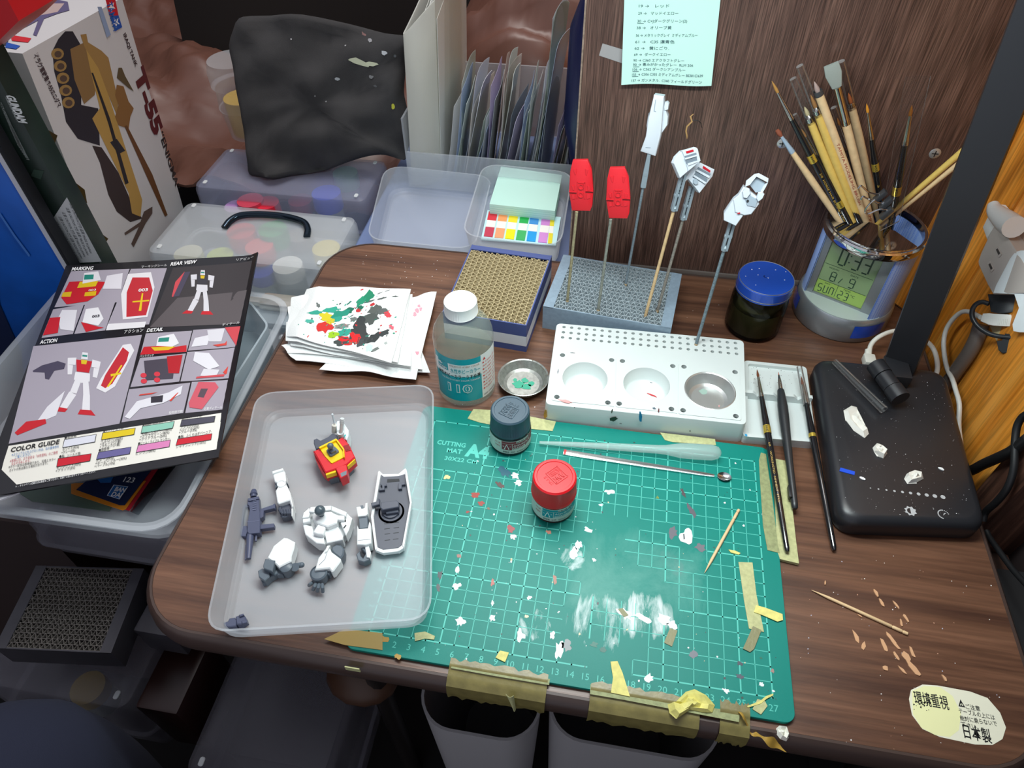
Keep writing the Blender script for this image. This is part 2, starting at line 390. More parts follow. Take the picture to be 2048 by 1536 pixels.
# mint note taped to the panel
nt = [WY(1250, -40, 43.3), WY(1243, 167, 43.0), WY(1423, 167, 43.0), WY(1445, -40, 43.3)]
N_ = thing('sticky_note', 'mint green paper note with handwritten list stuck on the brown panel', 'note', (16, 43.3, 19.5))
def fnote(u, v, h=0):
    p = nt[1].lerp(nt[2], u).lerp(nt[0].lerp(nt[3], u), v); c = .35*(1-v)**3*math.sin(u*5.5)*.5
    return p+Vector((0, -.03-.25*(1-v)**2-h, c*.6*(1-v)))
b = B(mat('mint_paper', 'bfe8dc', .7)); b.sheet(lambda u, v: fnote(u, v), 12, 10, -.02); obj('paper', b, None, N_)
b = B(mat('pen_ink', '2c5560', .6)); random.seed(3)
L_ = [('19 →   レッド', 0), ('29 →   マッドイエロー', 0), ('30 → C×Jダークグリーン(2)', 1), ('38 →   オリーブ黄', 0), ('56 → メタリックグレイ  ミディアムブルー', 0), ('61 →   C35 濃青色', 0), ('62 →   黄にごり.', 0), ('69 →  ダークイエロー', 0), ('90 → C360 エアクラフトグレー', 0), ('90 → 青みがかったグレー  RLM 206', 1), ('106 → C362 ダークシアンブルー', 1), ('155 → C306 C335 ミディアムグレー BS381C/639', 1), ('157 → ガンメタル.  C340 フィールドグリーン', 0)]
fn = lambda a, c, h=0: fnote(a, c, h)
ys = (8, 22, 37, 50, 65, 78, 91, 104, 116, 125, 135, 146, 159)
for (t, ul), y in zip(L_, ys):
    v = 1-(y+40)/207; x = .16-.05*(y/167); wv = min(.78, .026*len(t)+.06)
    b.text(fn, t, x, v-.01, .036, .06, wv, .0)
    if ul: b.poly(fn, [(x, v-.022), (x+.07, v-.022), (x+.07, v-.017), (x, v-.017)], .06)
obj('handwriting', b, None, N_)
b = B(); q = [WY(1205, 87, 43.4), WY(1198, 111, 43.4), WY(1246, 127, 43.4), WY(1248, 100, 43.4)]
b.add([tuple(p+Vector((0, .04, 0))) for p in q]+[tuple(p+Vector((0, -.01, 0))) for p in q], [(4, 5, 6, 7), (0, 3, 2, 1), (0, 1, 5, 4), (1, 2, 6, 5), (2, 3, 7, 6), (3, 0, 4, 7)])
obj('tape_strip', b, mat('grey_tape', '9c9a9a', .6, bump=.3, bs=100), label='short grey tape strip beside the mint note on the brown panel', cat='tape')

# ================================================================= CUTTING MAT
MT = thing('cutting_mat', 'green cutting mat with turquoise centimetre grid and paint stains', 'cutting mat', (13.5, 9.5, -.3))
def mat_material():
    m = bpy.data.materials.new('mat_green'); N, L = nodes(m); p = N['Principled BSDF']; p.inputs['Roughness'].default_value = .42; p.inputs['Specular IOR Level'].default_value = .22
    tc = N.new('ShaderNodeTexCoord'); col = None
    def smear(cx, cy, rx, ry, lo, hi, amt, tint, scale, prev, stretch=(1, 1, 1), rotz=0):
        mp = N.new('ShaderNodeMapping'); mp.vector_type = 'TEXTURE'; mp.inputs['Location'].default_value = ((cx-13.5)*S, (cy-9.5)*S, .003); mp.inputs['Rotation'].default_value = (0, 0, rotz); mp.inputs['Scale'].default_value = (rx*S, ry*S, 1)
        L.new(tc.outputs['Object'], mp.inputs[0])
        g = N.new('ShaderNodeTexGradient'); g.gradient_type = 'SPHERICAL'; L.new(mp.outputs[0], g.inputs[0])
        mp2 = N.new('ShaderNodeMapping'); mp2.inputs['Rotation'].default_value = (0, 0, -rotz); mp2.inputs['Scale'].default_value = stretch; L.new(tc.outputs['Object'], mp2.inputs[0])
        n = N.new('ShaderNodeTexNoise'); n.inputs['Scale'].default_value = scale; n.inputs['Detail'].default_value = 8; n.inputs['Roughness'].default_value = .7; n.inputs['Distortion'].default_value = .6
        L.new(mp2.outputs[0], n.inputs['Vector'])
        a = N.new('ShaderNodeMath'); a.operation = 'ADD'; L.new(n.outputs['Fac'], a.inputs[0])
        gs = N.new('ShaderNodeMapRange'); gs.inputs['From Max'].default_value = .6; gs.inputs['To Min'].default_value = -.6; gs.inputs['To Max'].default_value = 0; L.new(g.outputs['Fac'], gs.inputs['Value']); L.new(gs.outputs[0], a.inputs[1])
        r = N.new('ShaderNodeMapRange'); r.inputs['From Min'].default_value = lo; r.inputs['From Max'].default_value = hi; r.inputs['To Max'].default_value = amt; L.new(a.outputs[0], r.inputs['Value'])
        mx = N.new('ShaderNodeMix'); mx.data_type = 'RGBA'; L.new(r.outputs[0], mx.inputs[0])
        if prev is None: mx.inputs[6].default_value = lin('0f8276')
        else: L.new(prev, mx.inputs[6])
        mx.inputs[7].default_value = lin(tint); return mx.outputs[2]
    col = smear(10, 10, 30, 30, .35, .8, .35, '0a7266', 25, None)
    col = smear(17.5, 7, 9, 8, .36, .72, .5, '76b0a4', 18, col)
    col = smear(15.6, 3.2, 4.6, 4.2, .46, .62, .75, 'dfeceb', 30, col, (2.4, .55, 1), .45)
    col = smear(18.6, 4.2, 4.0, 3.6, .47, .64, .8, 'eef4f4', 30, col, (2.6, .6, 1), .55)
    col = smear(11.2, 2.4, 2.2, 2.6, .47, .62, .7, 'e4efee', 40, col, (2, .7, 1), .3)
    col = smear(13.2, 7.8, 1.8, 2.2, .47, .62, .65, 'dcebea', 45, col)
    col = smear(20.3, 8.6, 2.6, 1.6, .42, .7, .6, '6c7f7f', 30, col, (1, .6, 1), -.8)
    L.new(col, p.inputs['Base Color'])
    n = N.new('ShaderNodeTexNoise'); n.inputs['Scale'].default_value = 900; L.new(tc.outputs['Object'], n.inputs[0])
    bp = N.new('ShaderNodeBump'); bp.inputs['Strength'].default_value = .12; bp.inputs['Distance'].default_value = .0003; L.new(n.outputs['Fac'], bp.inputs['Height']); L.new(bp.outputs[0], p.inputs['Normal'])
    return m
obj('mat_sheet', B().prism(rrect(-1.35, 28.3, -1.4, 20.6, .7), -.3, 0, .02), mat_material(), MT)
gl = mat('grid_line', '4cc0b0', .5); b = B(gl)
def line(x0, y0, x1, y1, w): b.box(min(x0, x1)-w/2, max(x0, x1)+w/2, min(y0, y1)-w/2, max(y0, y1)+w/2, .001, .008)
random.seed(11)
def worn(x, y): return (((x-17.6)/6)**2+((y-6.8)/5.6)**2 < 1 or ((x-17)/5)**2+((y-2)/2.5)**2 < .8) and noise.noise(Vector((x*.33, y*.33, 2.5))) > -.04
for i in range(28):
    w = .095 if i % 5 == 0 or i == 27 else .048
    for j in range(19):
        if i < 5 and j >= 14 and i > 0: continue
        if worn(i, j+.5): continue
        line(i, j, i, j+1, w)
for j in range(20):
    w = .095 if j % 5 == 0 or j == 19 else .048
    for i in range(27):
        if i < 5 and j > 14 and j < 19: continue
        if worn(i+.5, j): continue
        line(i, j, i+1, j, w if not (j == 14 and i < 5) else .095)
obj('grid_lines', b, None, MT, kind='stuff')
b = B(gl); F0 = frame((0, 0, 0), (1, 0, 0), (0, 1, 0))
for n_ in range(1, 28): b.text(F0, str(n_), n_, -.85, .62, .006, None, 0, 0, True)
for n_ in range(1, 19): b.text(F0, str(n_), -.55, n_-.2, .55, .006, None, 0, 0, True, rot=-PI/2)
b.text(F0, 'CUTTING', .75, 16.55, .62, .006, 2.45, .03); b.text(F0, 'MAT', 1.75, 15.85, .62, .006, 1.3, .03); b.text(F0, 'A4', 3.35-.05, 15.75, 1.75, .006, 2.0, .05); b.text(F0, '30X22 CM', 1.75, 15.05, .55, .006, 2.75, .02)
obj('lettering', b, None, MT)
# dried paint on the mat
b = B(); random.seed(21)
spots = [(1008, 944, 16, '145a6c', 1.6, -.5), (1030, 952, 10, 'f4f6f6', 1.7, -.4), (1036, 965, 9, 'f4f6f6', 1, 0), (1000, 970, 9, '4a2e2a', 1.8, -.5), (951, 991, 10, '962818', 1.4, -.2), (962, 1006, 7, '962818', 1, .3), (935, 1024, 4, '942018', 1.2, 0), (1023, 1058, 10, '96343a', 1, 0), (1026, 1074, 7, 'eef2f2', 1.1, 0), (1097, 1065, 6, 'b8745e', 1, 0), (893, 954, 8, 'd8c88a', 1.2, .4), (977, 1017, 4, '77593f', 1, 0), (918, 1112, 5, '9a6a60', 1, 0), (880, 1150, 8, '3c4348', .45, .1), (877, 1175, 7, '4a4f52', .5, .1), (915, 1140, 6, 'f4f7f7', .6, .2), (912, 1172, 9, 'f4f7f7', 1.2, .1), (921, 1243, 10, 'e4efee', 1, 0), (984, 1236, 7, 'eef4f4', 1, 0), (985, 1206, 5, 'eef4f4', .7, 0), (1059, 1195, 5, 'f0f5f5', 1, 0), (1053, 1233, 4, 'e8d9ab', 1, 0), (1040, 1270, 12, 'eef4f4', .6, .2), (1118, 1300, 14, 'e4eeee', .5, -.1), (1105, 1270, 6, 'eff5f5', .6, 0), (1134, 1290, 11, '8a8f90', .9, 0), (1188, 1120, 5, 'dfe9e9', 1, 0), (1148, 1106, 13, 'e9f2f2', .7, .2), (1158, 1090, 10, 'cfe0ea', .7, 0), (1176, 1060, 8, 'dbe8e8', 1.8, -.4), (1220, 984, 9, 'cfe6e3', 1.7, 0), (1202, 1010, 5, 'c4e0dc', 1.5, 0), (1366, 985, 8, '4d4347', .35, .35), (1383, 1022, 12, '5a5660', .3, .5), (1345, 1065, 15, '63606a', .8, 0), (1400, 1095, 12, '66666e', 1.3, 0), (1250, 1228, 13, 'f2f6f6', 2.0, -.5), (1285, 1236, 12, 'f2f6f6', 2.2, -.3), (1330, 1240, 14, 'eef4f4', 1.2, -.6), (1345, 1250, 11, 'e6efef', 1.4, -.5), (1480, 1327, 5, '3d4852', 1.3, 0), (1479, 1353, 6, '4a4f5c', 1.5, 0), (1387, 1310, 8, '6c6f78', 1, 0), (1522, 1316, 3, '0f6b55', 1.4, 0), (1545, 1342, 4, 'a07f78', 1, 0), (1522, 1368, 5, 'e4efee', 1, 0), (1298, 1356, 9, 'eef3f3', 1.1, -.3), (1252, 1378, 5, 'aab0b8', 1, 0), (1452, 1382, 6, 'e8f0f0', 1.5, -.4), (760, 1280, 12, 'b08a34', 1.6, .2), (735, 1275, 9, 'b8923e', 1.4, -.3), (796, 1313, 6, 'b08a34', 1.5, -.3), (985, 1165, 6, 'b05a50', .4, .1), (1110, 1160, 7, 'a06a58', .4, .2), (1217, 1005, 2, 'c4c6a0', 1, 0), (1315, 995, 4, '6f8a3c', 1, 0), (1188, 1290, 7, '0f6a5a', 1.2, 0), (1205, 1300, 7, '0c5f52', 1.3, .4), (1500, 980, 2, 'e6e6e6', 1, 0)]
for px, py, r, c, ax, rt in spots:
    p = W(px, py, 0); b.use(ink(c)); k = r/33; b.prism(blob(p.x, p.y, k, 15, .42, ax**.5, rt), .008, .014)
for k in range(150):
    x, y = random.uniform(4.5, 27.5), random.uniform(-1, 19.5); b.use(ink(random.choice(('e9eeee', 'f4f4f4', '1d5a50', '274a44', 'd5c9a0', 'b8c4c4', '3a3f44')))); b.prism(blob(x, y, random.choice((.025, .035, .05, .08)), 6, .4), .008, .013)
obj('paint_spatter', b, None, MT, kind='stuff')
# white blob with a grey seam
b = B(ink('f2f5f6')); p = XY([(1383, 1062), (1377, 1055), (1370, 1059), (1368, 1066), (1360, 1067), (1357, 1074), (1361, 1083), (1371, 1086), (1378, 1090), (1384, 1086), (1385, 1072)], 0); b.prism(roundpoly(p, .15, 2), 0, .05, .02)
b.use(ink('55585c')); b.prism(XY([(1366, 1068), (1369, 1068), (1370, 1078), (1367, 1079)], .05), .05, .06)
obj('putty_flake', b, None, label='white putty flake on the mat left of the toothpick', cat='putty')

# masking tape
tape_m = mat('masking_tape', 'b9ba86', .65, bump=.35, bs=90, var=.14, vs=30); tape_o = mat('old_masking_tape', '9aa070', .6, bump=.4, bs=90, var=.2, vs=30, alpha=.9); tape_y = mat('yellow_tape', 'dcd37a', .6, bump=.5, bs=60, var=.12, vs=25)
tapes = [('tape_strip', [(947, 818), (1000, 821), (1112, 843), (1105, 862), (985, 850), (960, 845), (935, 837)], 'tape behind the dark jar, green stained', tape_m, .015, .05),
 ('tape_strip', [(1320, 865), (1430, 878), (1432, 890), (1400, 888), (1345, 884), (1330, 880)], 'tape at the mat top edge under the white palette box', tape_m, .015, .05),
 ('tape_strip', [(1522, 905), (1532, 908), (1545, 1000), (1556, 1090), (1560, 1106), (1535, 1100), (1526, 1050), (1520, 960), (1518, 920)], 'green stained tape strip along the right mat edge', tape_o, .015, .05),
 ('tape_strip', [(1542, 916), (1570, 921), (1582, 990), (1592, 1080), (1598, 1127), (1560, 1118), (1554, 1100), (1550, 1000)], 'pale tape strip on the desk under the brush tips', tape_m, -.27, .02),
 ('tape_strip', [(1477, 1124), (1505, 1125), (1513, 1190), (1528, 1264), (1498, 1257), (1488, 1200)], 'long pale tape piece near the lower right mat corner', tape_m, .015, .05),
 ('tape_strip', [(1506, 1252), (1523, 1260), (1508, 1298), (1500, 1304), (1486, 1297)], 'folded olive tape below the long pale tape piece', mat('olive_tape', '85835c', .5, bump=.5, bs=50), .05, .09),
 ('tape_strip', [(1512, 1210), (1530, 1215), (1565, 1228), (1566, 1240), (1555, 1243), (1525, 1230), (1508, 1224)], 'yellow and grey tape scrap crossing the right grid line', tape_y, .06, .11),
 ('tape_strip', [(829, 1266), (850, 1263), (870, 1272), (868, 1279), (850, 1277), (830, 1282)], 'small curled tape scrap near the four centimetre mark', tape_m, .015, .09),
 ('tape_strip', [(1000, 1301), (1018, 1305), (1010, 1324), (991, 1315)], 'tiny reddish tape scrap beside the nine centimetre mark', tape_y, .015, .1),
 ('tape_strip', [(1221, 1323), (1235, 1322), (1245, 1345), (1260, 1393), (1222, 1385), (1226, 1355)], 'red stained tape strip covering the seventeen centimetre mark', tape_y, .06, .1),
 ('tape_strip', [(1340, 1256), (1355, 1261), (1344, 1293), (1328, 1285)], 'small olive tape square on the white smears', mat('olive_tape', '85835c'), .015, .05),
 ('tape_strip', [(1236, 1218), (1245, 1216), (1257, 1230), (1248, 1234)], 'tiny olive tape scrap on the white paint', mat('olive_tape', '85835c'), .015, .05),
 ('tape_strip', [(1515, 1398), (1530, 1402), (1535, 1412), (1522, 1429), (1505, 1418)], 'grey striped tape scrap beside the twenty seven mark', tape_m, .015, .07),
 ('tape_strip', [(1494, 1412), (1520, 1402), (1532, 1392), (1547, 1387), (1546, 1391), (1534, 1397), (1522, 1407), (1496, 1415)], 'thin curled yellow tape thread beside the twenty seven mark', tape_y, .07, .1),
 ('tape_strip', [(648, 1278), (690, 1258), (765, 1266), (765, 1300), (690, 1290)], 'amber glue stained tape at the lower left mat corner', mat('amber_tape', 'b79a52', .35, alpha=.75), .015, .05),
 ('tape_scrap', [(1457, 1099), (1470, 1101), (1481, 1106), (1478, 1109), (1462, 1105)], 'tiny rolled yellow tape crumb above the long pale tape', tape_y, .01, .09)]
for nm, pts, lab, m, z0, z1 in tapes:
    obj(nm, B().prism(XY(pts, z1), z0, z1), m, label=lab, cat='tape')
# strips wrapped over the front edge of the desk
def wrap(pxs, drop, lab, m, x_ragged=3):
    p = [W(x, y, .03) for x, y in pxs]; x0, x1 = min(q.x for q in p), max(q.x for q in p); y1 = max(q.y for q in p)
    prof = [(y1, .03), (-1.4, .03), (-1.6, -.12), (-2.1, -.2), (-2.55, -.5), (-2.68, -1.5), (-2.6, -drop)]
    random.seed(int(x0*10)); rg = [random.uniform(-.3, .3) for _ in range(30)]
    def fn(u, v):
        k = v*(len(prof)-1); i = min(int(k), len(prof)-2); t = k-i; y = prof[i][0]*(1-t)+prof[i+1][0]*t; z = prof[i][1]*(1-t)+prof[i+1][1]*t
        x = x0+(x1-x0)*u
        if v > .8: z += rg[int(u*20)]*(v-.8)*5
        if v < .1: y += rg[int(u*20)+5]*.5
        return (x, y, z+.012)
    return obj('tape_strip', B().sheet(fn, 20, 18, .02), m, label=lab, cat='tape')
gold_tape = mat('gold_tape', '7a7040', .35, var=.2, vs=12, bump=.2, bs=40)
wrap([(900, 1325), (1097, 1350)], 2.3, 'long tape strip wrapped over the desk edge below marks seven to twelve', gold_tape)
wrap([(1183, 1362), (1400, 1400)], 2.2, 'tape strip wrapped over the desk edge left of the crumpled yellow tape', gold_tape)
wrap([(1440, 1400), (1500, 1425)], 2.0, 'tape strip wrapped over the desk edge right of the crumpled yellow tape', gold_tape)
for pts, lab in (([(905, 1321), (1000, 1334), (1100, 1358), (1098, 1370), (990, 1352), (902, 1336)], 'green grey tape strip on the mat under marks seven to twelve'), ([(1181, 1368), (1260, 1385), (1400, 1412), (1480, 1424), (1478, 1444), (1380, 1425), (1250, 1400), (1180, 1388)], 'green grey tape strip on the mat under marks sixteen to twenty four')):
    obj('tape_strip', B().prism(XY(pts, .04), .012, .035), tape_o, label=lab, cat='tape')
def crumple(pts, z, amp, seed, m, lab, name='tape_scrap', cat='tape'):
    random.seed(seed); q = XY(pts, z); cx = sum(a for a, _ in q)/len(q); cy = sum(c for _, c in q)/len(q)
    b = B(); rings = []
    for k, (s_, dz) in enumerate(((1, 0), (1, .06), (.75, .35), (.45, .2), (.2, .5))):
        rings.append([(cx+(a-cx)*s_+random.uniform(-.06, .06), cy+(c-cy)*s_+random.uniform(-.06, .06), z+dz*amp+(random.uniform(-.1, .3)*amp if k > 1 else 0)) for a, c in ccw(q)])
    b.loft(rings); return obj(name, b, m, label=lab, cat=cat, smooth=20)
crumple([(1336, 1409), (1352, 1403), (1370, 1385), (1390, 1380), (1412, 1390), (1428, 1412), (1424, 1424), (1405, 1424), (1380, 1420), (1352, 1436), (1340, 1425)], .04, .7, 4, tape_y, 'crumpled yellow tape wad stuck over the twenty two mark')
for k, (a, c, r) in enumerate(((1375, 1386, 9), (1400, 1390, 6))):
    p = W(a, c, .4)
b = B(); pth = [W(1476, 1424, .1), W(1490, 1440, -.1), W(1505, 1457, -.2), W(1522, 1470, -.2), W(1545, 1478, -.3), W(1562, 1484, -.5)]
pth = catmull(pth, 5); b.sheet(lambda u, v: tuple(pth[int(u*(len(pth)-1))]+Vector((v*.25, -v*.5+.1*math.sin(u*17), .28*math.sin(u*11+v*2)))), len(pth)-1, 3, .02)
obj('tape_strip', b, mat('amber_tape2', 'a8863c', .35), label='torn amber tape curling off the desk edge at the lower right mat corner', cat='tape')
crumple([(1552, 1458), (1560, 1452), (1572, 1455), (1578, 1470), (1574, 1482), (1562, 1478), (1554, 1468)], -.35, .6, 8, mat('white_fluff', 'e8e8dc', .8), 'white crumb of dried glue at the mat corner on the desk edge', 'glue_crumb', 'crumb')
for px, lab in ((1025, 'curled tape end hanging from the desk edge below mark twelve'),):
    b = B(); a = WY(1012, 1388, -2.75); c = WY(1027, 1418, -2.9); b.sheet(lambda u, v: tuple(a.lerp(c, v)+Vector((u*.5*(1-.7*v), -.15*math.sin(u*3.1), 0))), 5, 5, .02); 
    obj('tape_scrap', b, tape_m, label=lab, cat='tape')
for a_, c_, lab in (((690, 1335), (720, 1342), 'small tape piece on the desk edge left of the wrapped tape'),):
    p = WY(*a_, -2.6); q = WY(*c_, -2.6); obj('tape_scrap', B().box(p.x, q.x, -2.62, -2.55, p.z-.35, p.z+.15), tape_m, label=lab, cat='tape')
# ================================================================= ON THE DESK
def PD(px, py, dist): return CC+_ray(px, py).normalized()*dist
# ---- bottle of thinner
c = Vector((1.86, 23.58, -.3)); T = thing('thinner_bottle', 'clear bottle with white ribbed cap and teal label numbered 110', 'bottle', c)
b = B(); b.T = Matrix.Translation(c)
b.lathe([(.01, .02), (2.2, .02), (2.55, .3), (2.58, .8), (2.58, 6.6), (2.45, 7.4), (2.05, 8.2), (1.5, 8.75), (1.2, 9.0), (1.12, 9.3), (1.12, 9.8)], 40, cap=False); obj('bottle_glass', b, mat('bottle_glass', 'a9b9ac', .05, alpha=.26), T)
b = B(); b.T = Matrix.Translation(c); b.lathe([(.01, .12), (2.1, .12), (2.45, .4), (2.48, .9), (2.48, 5.3), (.01, 5.3)], 36, cap=False); obj('liquid', b, mat('thinner_liquid', 'a6b4a2', .1, alpha=.16, trl=.4), T)
b = B(); b.T = Matrix.Translation(c); b.lathe([(1.3, 9.15), (1.38, 9.2), (1.38, 9.25, .04), (1.36, 10.2, .04), (1.34, 10.3), (1.2, 10.42), (.01, 10.42)], 88); obj('cap', b, mat('bottle_cap_white', 'eef2f0', .4), T)
a0 = math.atan2(CC.y-c.y, CC.x-c.x); f_0 = cyl(c, 2.585, a0=a0); fn = lambda a, b_, h=0: f_0(a, 1+(b_-1)*1.2, h)
b = B(mat('label_teal', '12a5b2', .4)); b.quad(fn, -3.1, 1.35, 1.0, 5.3, .01, 16)
b.use(mat('label_white', 'eef3f2', .45)); b.quad(fn, 1.35, 3.4, .95, 5.35, .01, 12).quad(fn, -3.1, 1.35, 3.55, 4.75, .015, 16)
b.use(mat('label_teal', '12a5b2')); b.quad(fn, -2.7, -1.55, 4.0, 4.75, .02, 8)
obj('label', b, None, T)
b = B(ink('b08a74')); b.text(fn, 'AQUEOUS HOBBY COLOR', -1.4, 4.5, .24, .03, 2.6)
b.use(mat('label_teal', '12a5b2')); b.text(fn, '水性ホビーカラー', -1.35, 3.95, .46, .03, 2.6, .012)
b.use(black_txt); b.text(fn, '水性ホビーカラーうすめ液', -2.7, 3.42, .42, .035, 3.95, .012)
b.use(white_txt); b.text(fn, 'AQUEOUS HOBBY COLOR THINNER', -2.3, 3.12, .22, .03, 3.5); b.text(fn, '110', -1.75, 1.95, 1.15, .03, 2.2, .05); b.text(fn, 'Mr.', -2.6, 4.4, .34, .04, .6, .02); b.text(fn, 'HOBBY', -2.6, 4.08, .28, .04, 1.0, .02)
b.use(mat('label_teal', '12a5b2')); b.text(fn, '110', -1.72, 1.97, 1.08, .035, 2.12, .0)
b.use(ink('d8322c')); b.text(fn, '▲', 1.55, 4.75, .35, .03, .3)
for k in range(9): b.text(fn, '■ 火気厳禁 注意' if k % 2 == 0 else '換気 保管 用途', 1.5, 4.45-.33*k, .18, .03, 1.6)
b.use(black_txt); b.text(fn, 'GSI CREOS', 1.5, 1.15, .22, .03, 1.5)
obj('lettering', b, None, T)
# ---- metal dish with green paint
def dish(c, lab, r=2.33, h=.95, green=True, name='metal_dish', cat='dish', m=steel):
    T = thing(name, lab, cat, c); b = B(); b.T = Matrix.Translation(c)
    b.lathe([(.01, 0), (r*.68, 0), (r*.8, .15), (r*.96, h-.08), (r*1.0, h), (r*.97, h+.03), (r*.93, h-.02), (r*.76, .22), (r*.64, .1), (.01, .1)], 44, cap=False); obj('dish_body', b, m, T, smooth=22)
    random.seed(8); b = B()
    if green:
        b.use(mat('wet_green', '4aa88a', .1)); 
        for x, y, q in ((-.4, -.2, .5), (.35, -.35, .42), (.75, .05, .3), (.1, .35, .3), (-.8, .25, .2)): b.prism(blob(c.x+x, c.y+y, q, 12, .25), c.z+.1, c.z+.125)
        b.use(ink('7d6a52'))
        for k in range(40): t = random.uniform(0, 6.28); q = random.uniform(.8, .97)*r; b.prism(blob(c.x+q*math.cos(t), c.y+q*math.sin(t), .04, 5), c.z+(q/r-.76)/.2*h+.1, c.z+(q/r-.76)/.2*h+.14)
    else:
        b.use(ink('9db8ac')); b.prism(blob(c.x-.35, c.y+.75, .35, 12, .2), c.z+.1, c.z+.105)
        b.use(ink('d89a9a')); b.prism(blob(c.x+.95, c.y-.75, .1, 6, .3, .6), c.z+.1, c.z+.11)
    obj('paint_residue', b, None, T); return T
dish(Vector((6.84, 24.77, -.3)), 'round metal dish with wet green paint beside the thinner bottle', m=mat('worn_tin', 'a2a49e', .32, .6, var=.2, vs=30))
# ---- paint jars
def jar(c, cap_c, lab, lblcol, code, r=1.72, cap_r=1.66, spin=0.0, emb=0.0, capang=0.0):
    T = thing('paint_jar', lab, 'paint jar', c); b = B(); b.T = Matrix.Translation(c)
    b.lathe([(.01, .02), (r*.9, .02), (r, .15), (r, 1.95), (r*.95, 2.15), (.01, 2.15)], 36, cap=False); obj('glass_body', b, mat('jar_'+cap_c, '24262c' if cap_c != 'red' else '5a1214', .12), T)
    cm = mat('cap_'+cap_c, '3c5462' if cap_c != 'red' else 'd81a24', .35)
    b = B(cm); b.T = Matrix.Translation(c); h = 4.0
    b.lathe([(cap_r*.96, 2.05), (cap_r*1.03, 2.12), (cap_r*1.03, 2.3, 0), (cap_r*1.01, 2.4, .035), (cap_r*.99, h-.3, .035), (cap_r*.97, h-.12), (cap_r*.9, h), (cap_r*.8, h), (cap_r*.78, h-.05), (.01, h-.05)], 96)
    fc = frame(c+Vector((0, 0, h-.05)), (math.cos(capang), math.sin(capang), 0), (-math.sin(capang), math.cos(capang), 0)); obj('cap', b, None, T)
    b = B(cm); s2 = .85
    def bar(x0, y0, x1, y1, w=.045):
        p, q = Vector((x0, y0)), Vector((x1, y1)); n = Vector((-(q-p).y, (q-p).x)).normalized()*w
        pts = [p+n, q+n, q-n, p-n]; b.loft([[tuple(fc(a.x, a.y, 0)) for a in ccw(pts)], [tuple(fc(a.x, a.y, .05)) for a in ccw(pts)]], False)
    for q in ((-.75, -.6, .35, -.6), (.35, -.6, .35, .6), (.35, .6, -.75, .6), (-.75, .6, -.75, -.6)): bar(*q)
    for q in ((-.65, .05, -.5, .5), (-.5, .5, -.35, .05), (-.35, .05, -.2, .5), (-.2, .5, -.05, .05), (0, .05, 0, .5), (0, .5, .25, .5), (.25, .5, .25, .28), (.25, .28, 0, .28), (.08, .28, .25, .05)): bar(*q, w=.04)
    n0 = len(b.v); vs, fs = glyphs('HOBBY', .02); x0 = min(v[0] for v in vs); x1 = max(v[0] for v in vs)
    for off in (.05,): b.add([fc(-.68+(a-x0)/(x1-x0)*.98, -.5+q*.62, off) for a, q in vs], fs)
    vs, fs = glyphs('SP-1.5', .02); x0 = min(v[0] for v in vs); x1 = max(v[0] for v in vs)
    b.add([fc(.5+q*.3, .45-(a-x0)/(x1-x0)*.9, .04) for a, q in vs], fs)
    obj('embossed_mark', b, None, T)
    a0 = math.atan2(CC.y-c.y, CC.x-c.x)+spin; fn = cyl(c, r+.005, a0=a0)
    b = B(mat('label_pale', 'd5dcd4', .45)); b.quad(fn, -2.6, 2.6, .35, 1.95, .01, 18)
    b.use(ink(lblcol)); b.quad(fn, -.95, .25, 1.66, 1.9, .02, 6).quad(fn, -.95, -.1, .85, 1.62, .02, 5).quad(fn, -.05, 2.3, .95, 1.62, .02, 12).quad(fn, 1.5, 2.4, 1.66, 1.9, .02, 6)
    b.use(black_txt).quad(fn, -2.4, 1.2, .28, .35, .02, 12)
    obj('label', b, None, T)
    b = B(black_txt); b.text(fn, 'HUG '+code, .3, 1.67, .27, .03, 1.15, .01); b.text(fn, '新橙色  光沢', -.85, .5, .22, .03, 1.0); b.text(fn, 'GUNDAM COLOR 10ml', .3, .5, .22, .03, 1.5)
    b.use(white_txt); b.text(fn, 'AQUEOUS', .02, 1.3, .27, .03, 1.6, .01); b.text(fn, 'GUNDAM COLOR', .02, 1.0, .27, .035, 1.95, .01)
    for q in ((0, .9, -.3, -.1), (-.9, -.2, -.12, .8)): pass
    st_ = [(-.53+.34*math.cos(PI/2+k*PI*.8), 1.22+.34*math.sin(PI/2+k*PI*.8)) for k in range(5)]
    for k in range(5):
        p, q = Vector(st_[k]), Vector(st_[(k+1) % 5]); n = Vector((-(q-p).y, (q-p).x)).normalized()*.03; b.poly(fn, [tuple(p+n), tuple(q+n), tuple(q-n), tuple(p-n)], .03)
    b.use(ink('c8303a')); b.text(fn, '火気 注意', -1.6, 1.5, .2, .03, .5); b.text(fn, '有害性', -1.6, 1.1, .2, .03, .5)
    obj('lettering', b, None, T); return T
jar(Vector((6.82, 17.97, 0)), 'slate', 'paint jar with slate blue ribbed cap and dark red label', '8e2f3c', '07', 1.72, 1.62, .12, capang=1.2)
jar(Vector((11.19, 12.1, 0)), 'red', 'paint jar with red ribbed cap and teal label on the mat', '1896a4', '04', 1.66, 1.68, .1, capang=-2.3)
